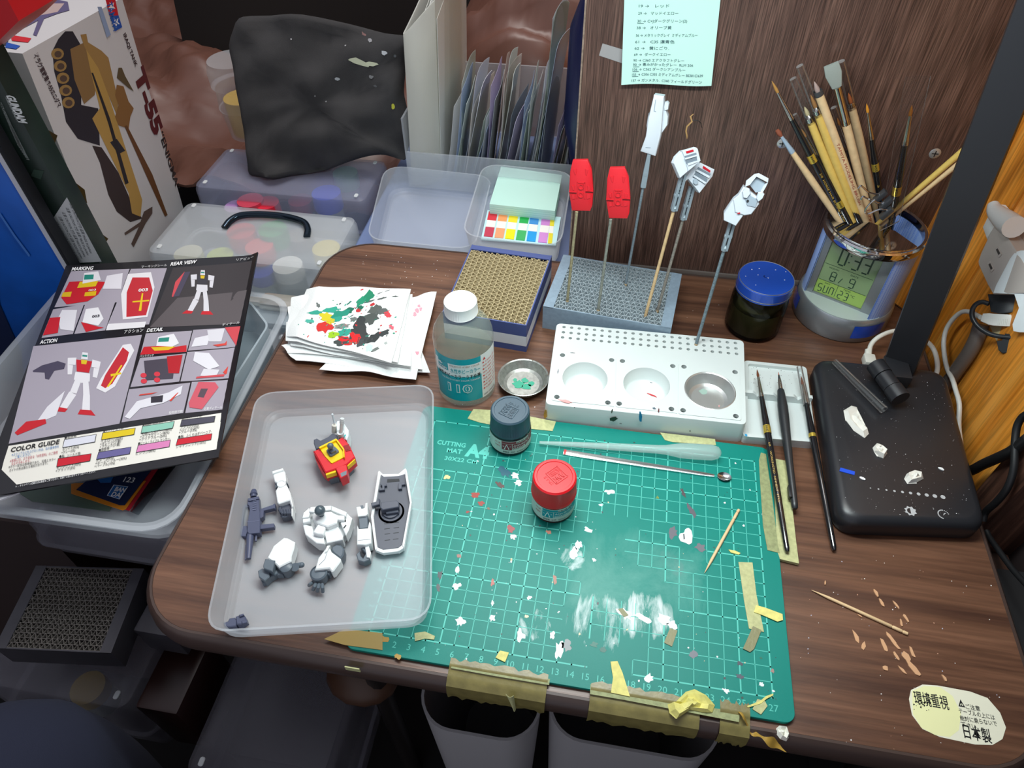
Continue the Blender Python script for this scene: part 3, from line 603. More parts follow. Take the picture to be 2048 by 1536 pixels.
# ---- jar with blue lid and dirty water
c = Vector((27.8, 36.09, -.3)); T = thing('rinse_jar', 'glass jar of dark dirty water with a blue metal lid', 'jar', c)
b = B(); b.T = Matrix.Translation(c); b.lathe([(.01, .02), (2.3, .02), (2.6, .35), (2.62, .9), (2.6, 3.8), (2.4, 4.5), (2.2, 4.9)], 36, cap=False); obj('glass_body', b, glass('jar_glass', 'dde2dc', .08, 1.0), T)
b = B(); b.T = Matrix.Translation(c); b.lathe([(.01, .25), (2.2, .25), (2.5, .6), (2.5, 3.1), (.01, 3.1)], 32, cap=False); obj('dirty_water', b, mat('dirty_water', '5c5838', .12), T)
b = B(mat('blue_lid', '2452bc', .25, .2, coat=.4)); b.T = Matrix.Translation(c); b.lathe([(2.5, 4.75), (2.56, 4.8), (2.56, 5.9), (2.45, 6.02), (.01, 6.02)], 44)
b.use(mat('scratched_rim', 'a9adb4', .35, .7)); b.lathe([(2.575, 4.95), (2.59, 5.0), (2.575, 5.05)], 44, cap=False).lathe([(2.46, 6.01), (2.5, 6.03), (2.52, 5.98)], 44, cap=False)
b.use(ink('0a1a4a')); b.prism([(-.3, .2), (-.1, .35), (-.2, .1), (.1, -.1), (-.2, 0)], 6.02, 6.03)
b.use(white_txt); random.seed(2)
for k in range(9): b.prism(blob(random.uniform(-2, 2), random.uniform(-1.3, 1.3), .05, 5), 6.02, 6.03)
obj('lid', b, None, T)
# ---- white palette box with wells
zt = 1.9; o4 = (1090, 640); s4 = 410/2048
def p4(x, y, z=zt): return W(o4[0]+s4*x, o4[1]+s4*y, z)
top = [tuple(p4(*q)[:2]) for q in ((118, 32), (1985, 205), (2010, 1045), (5, 840))]
T = thing('palette_box', 'white plastic paint palette with round wells and rows of small holes', 'palette', ((top[0][0]+top[2][0])/2, (top[0][1]+top[2][1])/2, -.3))
holes = []
def circ(c, r, n=16): return [(c[0]+r*math.cos(2*PI*k/n), c[1]+r*math.sin(2*PI*k/n)) for k in range(n)]
for (a, e) in (((190, 70), (1902, 230)), ((184, 122), (1908, 284)), ((176, 174), (1914, 338))):
    A, E = p4(*a), p4(*e)
    for k in range(23): q = A.lerp(E, k/22); holes.append(circ(q, .165, 12))
wells = [p4(399, 588), p4(1014, 648), p4(1647, 708)]; WR = (1.98, 2.02, 2.08)
lc = [(175, 356), (118, 773), (665, 405), (627, 830), (773, 415), (740, 840), (1275, 465), (1262, 893), (1387, 472), (1378, 907), (1897, 525), (1905, 965)]
big = [circ(w, r+.02, 40) for w, r in zip(wells, WR)]+[circ(p4(*q), .25, 14) for q in lc]
ro = roundpoly(top, .5, 6); b = B(); b.plate(ro, holes+big, zt-.35, zt)
bo = roundpoly(offset(top, -.12), .5, 6); b.loft([[(x, y, -.3) for x, y in bo], [(x, y, zt-.05) for x, y in roundpoly(offset(top, -.02), .5, 6)], [(x, y, zt) for x, y in ro]], True, False)
b.prism(offset(ro, .2), -.28, .35); b.plate(offset(ro, .2), [circ(w, r-.05, 40) for w, r in zip(wells, WR)], .95, 1.15)
obj('body', b, white_pl, T)
lids = [[(120, 310), (708, 362), (694, 868), (680, 872), (665, 865), (62, 808)], [(712, 363), (1330, 420), (1322, 935), (1312, 942), (1295, 932), (700, 872)], [(1335, 421), (1945, 478), (1962, 1010), (1345, 945), (1328, 935)]]
for k, q in enumerate(lids):
    lp = roundpoly([tuple(p4(*w_)[:2]) for w_ in q], .25, 3); lp = offset(lp, .015)
    hs = [circ(wells[k], WR[k], 40)]+[circ(p4(*w_), .24, 14) for w_ in lc[4*k:4*k+4]]
    b = B(); b.plate(lp, hs, zt, zt+.07)
    w_ = wells[k]; r = WR[k]; d = 1.25
    if k < 2: b.lathe([(r, zt+.07), (r-.22, zt-d+.15), (r-.4, zt-d), (.01, zt-d), (.01, zt-d-.1), (r-.3, zt-d-.1), (r-.1, zt-d+.1), (r+.01, zt)], 44, (w_.x, w_.y, 0), False)
    obj('well_lid', b, white_pl, T)
b = B(); random.seed(9)
def dab(q, r, col, z=zt+.072, ax=1, rot=0): p = p4(*q, z); b.use(ink(col)); b.prism(blob(p.x, p.y, r, 12, .3, ax, rot), z, z+.012)
dab((1048, 600), .32, '4a5558', zt-1.24, 1.3, -.9); dab((1068, 750), .2, 'c03038', zt-1.24, 2.2, -.4); dab((870, 800), .2, '30343a', zt-1.2, 1.6, -.7); dab((1090, 883), .13, '55636e'); dab((1137, 900), .13, '5a2228', ax=.5); dab((200, 810), .3, 'e59a98', ax=2.2, rot=-.1); dab((275, 328), .1, '4a4044', ax=2); dab((130, 515), .12, '6a6670', ax=.4)
dab((1125, 500), .1, '222428', zt-.5, 1.8)
front = top[3], top[2]
def fr(px, py, r, col, ax=1, rot=0):
    n = Vector((front[1][1]-front[0][1], -(front[1][0]-front[0][0]), 0)).normalized(); p0 = Vector((*front[0], 0))+n*.13
    q = WP(px, py, p0, n); F = frame(q, Vector((front[1][0]-front[0][0], front[1][1]-front[0][1], 0)), (0, 0, 1)); pts = blob(0, 0, r, 12, .2, ax, rot)
    b.use(ink(col)); b.loft([[tuple(F(x, y, 0)) for x, y in pts], [tuple(F(x, y, .02)) for x, y in pts]])
fr(1227, 838, .3, '36402f', 1.15, .7); fr(1224, 822, .13, '4a3a28', .5); fr(1281, 833, .3, '2a8cc0', .45, .15); fr(1241, 847, .05, '333333', 2); fr(1091, 828, .3, 'c98a2c', .5); fr(1380, 862, .05, '333333'); fr(1149, 815, .05, '333333')
obj('paint_marks', b, None, T)
dish(Vector((wells[2].x, wells[2].y, zt+.07-1.15)), 'shiny steel dish set in the right well of the white palette', r=2.2, h=1.15, green=False)
# ---- white tray lid right of the palette
q = [(1488, 722), (1612, 735), (1632, 886), (1485, 874)]
T = thing('palette_tray', 'low white tray with notched brush rest, right of the palette box', 'tray', W(1560, 800, .0))
b = B(); b.prism(roundpoly(XY(q, .5), .4, 4), -.3, .25, .08)
o_ = roundpoly(XY(q, .5), .4, 4); i_ = roundpoly(offset(XY(q, .5), .35), .3, 4); b.plate(o_, [i_], .2, .6); obj('tray_body', b, white_pl, T)
b = B(); a_, e_ = W(1492, 778, 1.5), W(1629, 790, 1.5); prof = []
N = 40
for k in range(N+1):
    t = k/N; h = 1.4-.4*sum(max(0, 1-abs(t-x)/.07) for x in (.2, .5, .8)); prof.append((t, h))
lo = [a_.lerp(e_, t) for t, h in prof]
b.loft([[(p.x, p.y+dy, (.1 if low else prof[i][1]-.35)) for i, p in enumerate(lo)] for dy, low in ((0, 1), (0, 0), (.35, 0), (.35, 1))], False, False, closed=False)
obj('brush_rest', b, white_pl, T)
b = B(ink('4a4046')); random.seed(6)
for k in range(60):
    p = W(random.uniform(1500, 1605), random.uniform(730, 775), .26); b.prism(blob(p.x, p.y, random.uniform(.015, .04), 5), .26, .266)
b.use(ink('2a9ad0')); p = W(1492, 870, .61); b.prism(blob(p.x, p.y, .12, 7), .6, .61); obj('paint_specks', b, None, T)

# ---- cardboard skewer stands
def stand(lab, q, zt_, m_box, m_core, m_face=None, rows=16, waves=17, along='y', strips=('l', 'r'), zb=-.3, depth=.9, thing_name='skewer_stand', bow=0, sw=1.0):
    P4 = [W(*p, zt_) for p in q]        # back-left, back-right, front-right, front-left
    cx = sum((p.x for p in P4))/4; cy = sum((p.y for p in P4))/4
    T = thing(thing_name, lab, 'cardboard stand', (cx, cy, zb))
    def F(u, v, z=zt_): p = P4[3].lerp(P4[2], u).lerp(P4[0].lerp(P4[1], u), v); return (p.x, p.y, z)
    Lx = (P4[2]-P4[3]).length; Ly = (P4[0]-P4[3]).length; tx, ty = .12/Lx, .12/Ly; b = B(m_box)
    def wall(u0, u1, v0, v1, z0=zb, z1=zt_, mm=None):
        b.use(mm or m_box); pts = [F(u0, v0), F(u1, v0), F(u1, v1), F(u0, v1)]; b.loft([[(x, y, z0) for x, y, _ in pts], [(x, y, z1) for x, y, _ in pts]])
    wall(0, tx, 0, 1); wall(1-tx, 1, 0, 1); wall(tx, 1-tx, 0, ty, zb, zt_-.03); wall(tx, 1-tx, 1-ty, 1, zb, zt_-.03); wall(tx, 1-tx, ty, 1-ty, zb, zt_-depth, mat('dim_'+m_box.name, '3a3c3c', .9))  # box floor coloured dark: the shade deep in the core cells is painted
    if 'l' in strips: wall(tx, sw/Lx, 0, 1, zt_-.12, zt_)
    if 'r' in strips: wall(1-sw/Lx, 1-tx, 0, 1, zt_-.12, zt_)
    if 'b' in strips: wall(tx, 1-tx, 1-.75/Ly, 1-ty, zt_-.1, zt_+.02)
    obj('box', b, None, T)
    u0 = (sw/Lx if 'l' in strips else tx*1.3); u1 = 1-(sw/Lx if 'r' in strips else tx*1.3); v0 = ty*1.2; v1 = 1-(.8/Ly if 'b' in strips else ty*1.2)
    b = B(m_core); g = lambda s_, t_: (u0+(u1-u0)*s_, v0+(v1-v0)*t_)
    random.seed(len(lab)); hw = .022
    def ribbon(pts):
        P = [Vector(F(*p)) for p in pts]; L_, R_ = [], []
        for i, p in enumerate(P):
            d = (P[min(i+1, len(P)-1)]-P[max(i-1, 0)]).normalized(); n = Vector((-d.y, d.x, 0))*hw; L_.append(p+n); R_.append(p-n)
        zz = [zt_-.06+random.uniform(-.03, .03)+.02*math.sin(i*.7) for i in range(len(P))]
        b.loft([[(p.x, p.y, zt_-depth) for p in L_], [(p.x, p.y, z) for p, z in zip(L_, zz)], [(p.x, p.y, z) for p, z in zip(R_, zz)], [(p.x, p.y, zt_-depth) for p in R_]], False, False, closed=False)
    for r_ in range(rows+1):
        t = r_/rows; seg = 14
        ribbon([g(t, k/seg) if along == 'y' else g(k/seg, t) for k in range(seg+1)])
        if r_ < rows:
            ph = random.random()*6.28; n = waves*8; pts = []
            for k in range(n+1):
                a = k/n; w_ = (t+(.5+.44*math.sin(ph+a*waves*2*PI))/rows); pts.append(g(w_, a) if along == 'y' else g(a, w_))
            ribbon(pts)
    obj('corrugated_core', b, None, T, kind='stuff'); return T, P4, F
kraft = mat('kraft_edges', 'c4b48c', .8); blue_card = mat('blue_card', '48578f', .5); grey_card = mat('grey_painted_card', '8598a8', .7, var=.08, vs=30, bump=.2); grey_core = mat('grey_painted_core', 'a9b6bc', .8, var=.1, vs=30)
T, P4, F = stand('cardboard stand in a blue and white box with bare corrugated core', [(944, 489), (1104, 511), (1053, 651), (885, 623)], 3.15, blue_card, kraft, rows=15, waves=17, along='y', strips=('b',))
nf = (P4[2]-P4[3]).cross(Vector((0, 0, 1))).normalized(); fnf = frame(Vector((P4[3].x, P4[3].y, -.3)), P4[2]-P4[3], (0, 0, 1)); Lx = (P4[2]-P4[3]).length
b = B(mat('white_card', 'dfe3ea', .5)); b.quad(fnf, 0, Lx, .75, 2.0, .01, 1); fnr = frame(Vector((P4[2].x, P4[2].y, -.3)), P4[1]-P4[2], (0, 0, 1)); b.quad(fnr, 0, (P4[1]-P4[2]).length, .75, 2.0, .01, 1); obj('white_band', b, None, T)
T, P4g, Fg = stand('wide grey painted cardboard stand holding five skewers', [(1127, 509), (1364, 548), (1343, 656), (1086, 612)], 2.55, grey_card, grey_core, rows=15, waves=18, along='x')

# ---- skewers and the parts on them
grey_skw = mat('grey_painted_skewer', '7f8f98', .6, var=.2, vs=60)
def skewer(base, top, lab, m, r=.14, zb=2.2, clip=None, tipm=None):
    T = thing('skewer', lab, 'skewer', base); b = B(m); d = (top-base)
    b.tube([base, base+d*.5, top], [r, r*.98, r*.95], 10); obj('stick', b, None, T)
    b = B(tipm or skewer_wood); b.tube([base-d.normalized()*.25, base+d.normalized()*.02, base+d.normalized()*.12], [r*.7, r*1.05, r*1.04], 8); obj('bare_tip', b, None, T)
    if clip:
        M = axis(top-d.normalized()*.3, top+d, clip[1]); b = B(clip[2]); b.T = M; L = clip[0]
        for s_ in (-1, 1):
            pr = [(-.22, 0), (.22, 0), (.22, L*.45), (.14, L), (-.14, L), (-.22, L*.45)]
            b.loft([[(x, s_*.06, z) for x, z in pr], [(x, s_*.26, z) for x, z in pr]])
            for k in range(5): z = L*(.5+.09*k); b.add([(-.15, s_*.06, z), (.15, s_*.06, z), (.15, s_*.06, z+.09), (-.15, s_*.06, z+.09), (-.15, s_*.01, z+.045), (.15, s_*.01, z+.045)], [(0, 1, 5, 4), (2, 3, 4, 5)])
        b.tube([(0, -.3, L*.42), (0, .3, L*.42)], .17, 12); b.lathe([(.2, -.1), (.25, 0), (.25, .25), (.1, .4)], 12)
        obj('clip', b, None, T)
    return T
p3 = lambda x, y: (1080+.34507*x, 170+.34507*y)
def slab(b, pts, p, n, th, tp=None, inset=0.0):
    n = Vector(n).normalized(); Q = [WP(*q, p, n) for q in pts]
    a = sum(((Q[i]-Q[0]).cross(Q[(i+1) % len(Q)]-Q[0])).dot(n) for i in range(len(Q)))
    if a < 0: Q.reverse()
    c = sum(Q, Vector())/len(Q); R = [c+(q-c)*(1-inset) for q in Q]
    return b.loft([[tuple(q-n*th) for q in Q], [tuple(q) for q in Q]] if not inset else [[tuple(q-n*th) for q in Q], [tuple(q-n*inset*.8) for q in Q], [tuple(q) for q in R]])
bases = [W(*p3(158, 1253), 2.5), W(*p3(337, 1305), 2.5), W(*p3(497, 1155), 2.5), W(*p3(612, 1335), 2.5), W(*p3(681, 1308), 2.5), W(*p3(905, 1503), 1.9)]
def up(base, q, lean): return WY(*p3(*q), base.y+lean)
dirty = mat('stained_skewer', '9a9272', .6, var=.25, vs=40); tops = [up(bases[0], (213, 735), .4), up(bases[1], (410, 780), .4), up(bases[2], (632, 400), .6), up(bases[3], (785, 690), .5), up(bases[4], (838, 745), .5), up(bases[5], (1090, 880), .8)]
skewer(bases[0], tops[0], 'stained skewer holding the left red sole plate', dirty); skewer(bases[1], tops[1], 'greyish skewer holding the second red sole plate', mat('stained_skewer2', '868a80', .6, var=.25, vs=40))
clipg = mat('grey_clip', '98a6b0', .4, .2)
skewer(bases[2], bases[2]+(tops[2]-bases[2])*.8, 'tall grey skewer with alligator clip holding the white shin part', grey_skw, .13, clip=(3.1, (0, 1, 0), clipg))
skewer(bases[3], bases[3]+(tops[3]-bases[3])*.98, 'bare wooden skewer with clip holding the left white foot part', skewer_wood, .15, clip=(3.2, (1, .2, 0), clipg))
skewer(bases[4], bases[4]+(tops[4]-bases[4])*.98, 'speckled grey skewer with clip holding the right white foot part', mat('speckled_skewer', '8a857c', .6, var=.3, vs=60), .14, clip=(3.0, (1, .2, 0), clipg))
skewer(bases[5], bases[5]+(tops[5]-bases[5])*.92, 'grey skewer with alligator clip standing in the palette holes', mat('blue_grey_skewer', '6f8088', .6, var=.3, vs=60), .15, clip=(3.0, (1, 0, 0), clipg))
def sole(px0, lab, dx, dy, p):
    n = (-.05, -1, .25); T = thing('sole_plate', lab, 'model part', p)
    o = [(190, 437), (275, 435), (298, 490), (308, 612), (302, 700), (290, 730), (185, 728), (168, 620), (175, 500)]
    sh = lambda L_: [p3(a+dx, c_+dy) for a, c_ in L_]
    n = Vector(n).normalized(); b = B(red_pl); slab(b, sh(o), p, n, .45, inset=.06); obj('plate', b, None, T)
    b = B(red_pl); q = Vector(p)+n*.03
    for x, y in ((238, 590), (237, 637)):
        c0 = WP(*p3(x+dx, y+dy), q, n); b.T = axis(c0-n*.05, c0+n); b.lathe([(.24, 0), (.24, .12), (.17, .12), (.15, .05), (.01, .05)], 20); b.T = None
    for L_ in ([(213, 563), (262, 565), (262, 572), (220, 570)], [(213, 563), (219, 563), (217, 660), (211, 658)], [(255, 565), (262, 565), (263, 660), (256, 660)], [(168, 617), (212, 620), (212, 624), (168, 621)], [(262, 612), (308, 615), (308, 619), (262, 616)], [(183, 583), (200, 584), (199, 610), (190, 608)], [(275, 583), (290, 590), (289, 612), (276, 612)], [(185, 635), (200, 632), (202, 660), (186, 662)], [(272, 630), (292, 634), (292, 655), (272, 662)], [(192, 488), (212, 486), (207, 520), (203, 520)], [(262, 486), (280, 490), (270, 522), (266, 520)]):
        slab(b, sh(L_), q+n*.03, n, .06)
    obj('raised_detail', b, None, T)
    b = B(mat('red_seam', '6a080c', .5))
    for L_ in ([(168, 625), (212, 628), (212, 631), (168, 628)], [(262, 620), (308, 622), (308, 625), (262, 623)]): slab(b, sh(L_), q+n*.01, n, .03)
    obj('seam', b, None, T)
sole(0, 'red sole plate on the leftmost skewer', 0, 0, tops[0]); sole(0, 'red sole plate on the second skewer from the left', 215, 44, tops[1])
# white shin part
def partgrp(name, lab, p, n, pieces):
    n = Vector(n).normalized(); T = thing(name, lab, 'model part', p)
    for nm, m, L_ in pieces:
        b = B(m)
        for pts, off, th, ins in L_: slab(b, [p3(*q) for q in pts], Vector(p)+n*off, n, th, inset=ins)
        obj(nm, b, None, T)
    return T
wp = mat('primer_white', 'c6ced6', .4); wg = mat('primer_grey', '98a5b0', .5)
partgrp('shin_part', 'tall white shin part on the skewer below the note', tops[2], (-.15, -1, .3), [
 ('shell', wp, [([(660, 57), (718, 66), (716, 110), (700, 290), (668, 412), (582, 384), (612, 300), (628, 190)], .3, 1.1, .07), ([(716, 110), (742, 180), (738, 235), (700, 290), (705, 180)], -.1, .8, .1), ([(628, 165), (617, 235), (622, 290), (640, 230)], -.1, .8, .1)]),
 ('top_joint', wp, [([(722, 100), (738, 95), (748, 108), (742, 145), (722, 152), (716, 130)], 0, .5, .15)]),
 ('panel_line', wg, [([(668, 85), (672, 85), (664, 150), (672, 151), (671, 154), (659, 153)], .34, .05, 0), ([(612, 360), (642, 362), (642, 365), (611, 363)], .34, .05, 0)])])
rw = mat('red_window', 'b81828', .4)
partgrp('foot_part', 'white foot part with red slot on the bare wooden skewer', up(bases[3], (850, 480), .5), (.35, -1, .45), [
 ('shell', wp, [([(825, 385), (905, 362), (915, 370), (932, 440), (860, 500), (842, 430)], .3, .5, .04), ([(825, 385), (842, 430), (860, 500), (812, 542), (775, 455), (790, 420)], .15, .6, .06)]),
 ('dark_slots', mat('slot_grey', '6f7b86', .5), [([(838, 412), (905, 392), (908, 402), (842, 424)], .33, .05, 0), ([(843, 433), (908, 415), (912, 440), (862, 462), (850, 458)], .33, .05, 0)]),
 ('rib', wp, [([(840, 425), (908, 405), (909, 413), (843, 433)], .4, .1, 0), ([(855, 455), (912, 438), (914, 446), (860, 468)], .38, .1, 0)]),
 ('red_slot', rw, [([(845, 385), (888, 374), (892, 385), (850, 397)], .34, .03, 0)])])
partgrp('foot_part', 'white foot part with red slot on the speckled grey skewer', up(bases[4], (930, 560), .5), (.35, -1, .45), [
 ('shell', wp, [([(930, 450), (1012, 490), (1000, 530), (925, 627), (905, 600), (860, 545), (880, 520)], .3, .7, .04), ([(930, 450), (880, 520), (838, 565), (850, 530), (900, 462)], .2, .6, .06)]),
 ('dark_slots', mat('slot_grey', '6f7b86'), [([(918, 475), (990, 515), (982, 530), (908, 490)], .33, .05, 0), ([(905, 500), (972, 545), (960, 575), (885, 535)], .33, .05, 0)]),
 ('rib', wp, [([(910, 488), (985, 528), (980, 540), (903, 498)], .42, .12, 0), ([(893, 520), (965, 565), (958, 574), (888, 530)], .42, .12, 0)]),
 ('socket', wg, [([(890, 550), (905, 543), (918, 552), (918, 572), (903, 580), (889, 570)], .45, .2, .1)]),
 ('red_slot', rw, [([(947, 468), (988, 496), (986, 508), (943, 482)], .34, .03, 0)])])
partgrp('leg_part', 'white leg part with open frame on the skewer in the palette', up(bases[5], (1170, 700), .8), (-.1, -1, .35), [
 ('shell', wp, [([(1120, 665), (1150, 640), (1180, 590), (1265, 655), (1270, 690), (1225, 750), (1185, 757), (1130, 738)], .3, .9, .06), ([(1120, 665), (1140, 735), (1180, 755), (1135, 818), (1065, 785), (1065, 745)], .2, .9, .06), ([(1245, 520), (1270, 516), (1325, 545), (1322, 565), (1255, 530), (1215, 580), (1190, 590), (1195, 560)], .35, .35, .04), ([(1322, 565), (1310, 590), (1290, 625), (1278, 618), (1300, 580)], .35, .3, .04)]),
 ('inner_frame', wg, [([(1215, 580), (1255, 535), (1305, 565), (1285, 615), (1250, 625)], .1, .3, .04), ([(1185, 655), (1215, 640), (1265, 665), (1250, 710), (1200, 700)], .36, .1, .06)]),
 ('round_joint', wp, [([(1190, 595), (1215, 605), (1222, 630), (1200, 660), (1178, 655), (1172, 620)], .5, .3, .15), ([(1265, 625), (1290, 620), (1302, 635), (1290, 660), (1265, 680), (1252, 660)], .5, .3, .15)]),
 ('hole', mat('dark_hole', '22262a', .6), [([(1197, 668), (1206, 664), (1213, 672), (1205, 682), (1197, 679)], .4, .03, 0)]),
 ('red_mark', rw, [([(1143, 742), (1160, 738), (1160, 746), (1145, 748)], .34, .03, 0)])])
# ================================================================= TRAY WITH MODEL PARTS
rim = [tuple(W(*q, 2.5)[:2]) for q in ((513, 785), (868, 768), (863, 1239), (407, 1265))]
T = thing('parts_tray', 'frosted plastic tray of unpainted robot kit parts lying half on the cutting mat', 'tray', (-5, 9, .02))
b = B(); tray_mesh(b, rim, 1.7, .02, 2.5, .75, .14, 0, .55); obj('tray_body', b, frost, T)
o6 = (400, 760); s6 = .34508
def slabs(name, lab, pieces, o=o6, s=s6, cat='model part', extra=None, z0=.2):
    c = pieces[0][2][0][0][0]; T = thing(name, lab, cat, W(o[0]+s*c[0], o[1]+s*c[1], z0))
    for nm, m, L_ in pieces:
        b = B(m)
        for pts, za, zb, bev in L_: b.prism(XY(pts, zb, o, s), za, zb, bev)
        obj(nm, b, None, T)
    if extra: extra(T)
    return T
c6 = lambda x, y, z: W(o6[0]+s6*x, o6[1]+s6*y, z)
gun_m = mat('gunmetal_plastic', '4b5068', .4)
def shield_x(T):
    b = B(grey_pl); c = c6(1110, 770, .5)
    b.lathe([(1.0, 0), (1.0, .1), (.85, .1), (.85, .2), (.65, .2), (.65, .35), (.01, .35)], 30, c)
    obj('boss', b, dark_pl, T)
slabs('shield', 'coffin shaped shield lying face down with dark grey inside', [
 ('rim', white_part, [([(1037, 523), (1060, 545), (1150, 543), (1190, 510), (1197, 520), (1227, 710), (1182, 972), (1150, 992), (1062, 1003), (1015, 985), (990, 790), (1030, 535)], .2, .55, .03), ([(1190, 510), (1200, 530), (1227, 710), (1216, 712), (1190, 560)], .5, 1.0, .02), ([(1227, 710), (1182, 972), (1172, 955), (1216, 712)], .5, 1.0, .02), ([(1037, 523), (1047, 545), (1005, 790), (990, 790)], .5, .9, .02), ([(990, 790), (1005, 790), (1027, 975), (1015, 985)], .5, .9, .02), ([(1015, 985), (1027, 970), (1062, 985), (1062, 1003)], .5, .8, .02), ([(1062, 988), (1148, 978), (1150, 992), (1062, 1003)], .5, .8, .02), ([(1148, 975), (1172, 955), (1182, 972), (1150, 992)], .5, .9, .02)]),
 ('inner_panel', mat('shield_inside', '50545f', .45), [([(1050, 548), (1065, 560), (1150, 556), (1185, 545), (1205, 560), (1215, 712), (1172, 955), (1148, 972), (1062, 982), (1030, 968), (1006, 790)], .5, .6, .01)]),
 ('slot', mat('dark_hole', '22262a'), [([(1085, 575), (1155, 572), (1157, 588), (1084, 594)], .6, .615, 0)]),
 ('hook', dark_pl, [([(1045, 603), (1080, 600), (1083, 612), (1070, 614), (1070, 636), (1040, 640), (1036, 630), (1055, 626), (1055, 613)], .6, .85, .03), ([(1150, 598), (1185, 592), (1190, 604), (1170, 608), (1170, 630), (1150, 632), (1148, 620)], .6, .85, .03)]),
 ('grip', dark_pl, [([(1048, 708), (1140, 697), (1152, 708), (1152, 735), (1060, 752), (1045, 740)], .9, 1.45, .05), ([(990, 712), (1030, 700), (1032, 686), (1042, 688), (1040, 720), (995, 732)], 1.0, 1.3, .04), ([(1070, 750), (1150, 738), (1150, 765), (1080, 775)], .6, 1.1, .04)]),
 ('panel_tick', mat('dark_hole', '22262a'), [([(x, y), (x+32, y-4), (x+32, y-1), (x, y+3)], .6, .612, 0) for x, y in ((1068, 832), (1122, 826), (1068, 862), (1122, 856), (1070, 892), (1120, 886), (1070, 928), (1118, 922))])], extra=shield_x)
sr = .143266; orf = (470, 920); cr_ = lambda x, y, z: W(orf[0]+sr*x, orf[1]+sr*y, z)
def rifle_x(T):
    b = B(gun_m); b.tube([cr_(215, 1000, .65), cr_(212, 1080, .65), cr_(190, 1380, .6)], [.2, .28, .17], 14); b.tube([cr_(160, 1190, .55), cr_(150, 1395, .5)], .08, 8); obj('barrel', b, None, T)
    b = B(gun_m); b.tube([cr_(262, 520, .7), cr_(262, 490, .7), cr_(262, 480, .7), cr_(264, 420, .7)], [.22, .22, .3, .18], 14); obj('scope', b, None, T)
    b = B(gun_m); b.tube([cr_(300, 1000, .6), cr_(290, 1135, .6)], .09, 8); obj('rod', b, None, T)
slabs('toy_rifle', 'dark grey toy rifle lying along the left side of the parts tray', [
 ('receiver', gun_m, [([(178, 535), (328, 505), (340, 640), (345, 700), (350, 870), (345, 1015), (200, 1030), (170, 1000), (172, 870), (205, 700), (195, 640), (172, 615)], .35, .95, .03), ([(178, 535), (328, 505), (332, 540), (182, 570)], .9, 1.05, .02)]),
 ('carry_frame', gun_m, [([(70, 1020), (110, 640), (132, 640), (108, 920), (165, 915), (175, 1000), (155, 1035), (150, 1065), (78, 1062)], .35, .8, .03), ([(110, 640), (165, 610), (220, 620), (212, 660), (150, 655), (128, 680)], .35, .8, .03)]),
 ('magazine', gun_m, [([(345, 700), (402, 702), (395, 785), (355, 815), (345, 800)], .35, .85, .03)]),
 ('grip', gun_m, [([(330, 690), (400, 665), (520, 625), (550, 605), (562, 612), (563, 690), (545, 672), (410, 705), (330, 740)], .4, .8, .03), ([(290, 905), (340, 900), (540, 882), (548, 895), (545, 938), (350, 965), (290, 975)], .4, .8, .03)]),
 ('relief', mat('gun_relief', '6a6f88', .4), [([(245, y), (295, y-6), (296, y+3), (246, y+9)], .95, 1.0, 0) for y in (570, 600, 630, 660, 690)]+[([(200, 560), (292, 545), (292, 552), (200, 568)], 1.05, 1.08, 0), ([(160, 862), (340, 845), (340, 850), (160, 868)], .95, .965, 0)])], orf, sr, extra=rifle_x)
def elbow(T):
    b = B(white_part); c = cr_(648, 332, 1.3); b.lathe([(.34, -.3), (.34, .05), (.26, .08), (.24, .02), (.01, .02)], 22, c); obj('elbow_joint', b, None, T)
    b = B(dark_pl)
    for x in (668, 707, 745, 775): b.tube([cr_(x-20, 700, .9), cr_(x-5, 750, 1.0), cr_(x-10, 790, .7)], .12, 8)
    b.tube([cr_(640, 650, .8), cr_(625, 690, .9), cr_(650, 740, .9)], .14, 8); obj('finger', b, None, T)
slabs('arm_part', 'white arm part with dark grey hand beside the toy rifle', [
 ('upper_arm', white_part, [([(515, 155), (668, 110), (690, 158), (700, 170), (712, 290), (650, 330), (600, 325), (552, 298), (530, 210)], .3, 1.2, .06), ([(515, 155), (668, 110), (675, 140), (522, 190)], 1.1, 1.35, .04)]),
 ('forearm', white_part, [([(565, 430), (602, 365), (720, 345), (770, 450), (808, 640), (790, 655), (762, 562), (610, 612), (590, 590)], .3, 1.3, .06)]),
 ('elbow_core', grey_pl, [([(555, 300), (600, 320), (600, 370), (565, 390)], .3, .9, 0), ([(690, 300), (722, 290), (735, 330), (700, 340)], .3, .9, 0)]),
 ('hand', dark_pl, [([(620, 615), (760, 570), (790, 650), (795, 770), (700, 800), (650, 800), (620, 740), (608, 660)], .25, .85, .05)]),
 ('cuff', white_part, [([(770, 570), (808, 640), (798, 785), (788, 780), (785, 650), (760, 590)], .3, 1.1, .02)])], orf, sr, extra=elbow)
def waist_x(T):
    b = B(mat('joint_grey', '4d5a62', .25)); c = c6(703, 778, 2.0); b.tube([c-Vector((0, 0, .5)), c+Vector((0, 0, .35))], .2, 10); b.ball(c+Vector((0, 0, .5)), .4, seg=20, rg=12); obj('ball_joint', b, None, T)
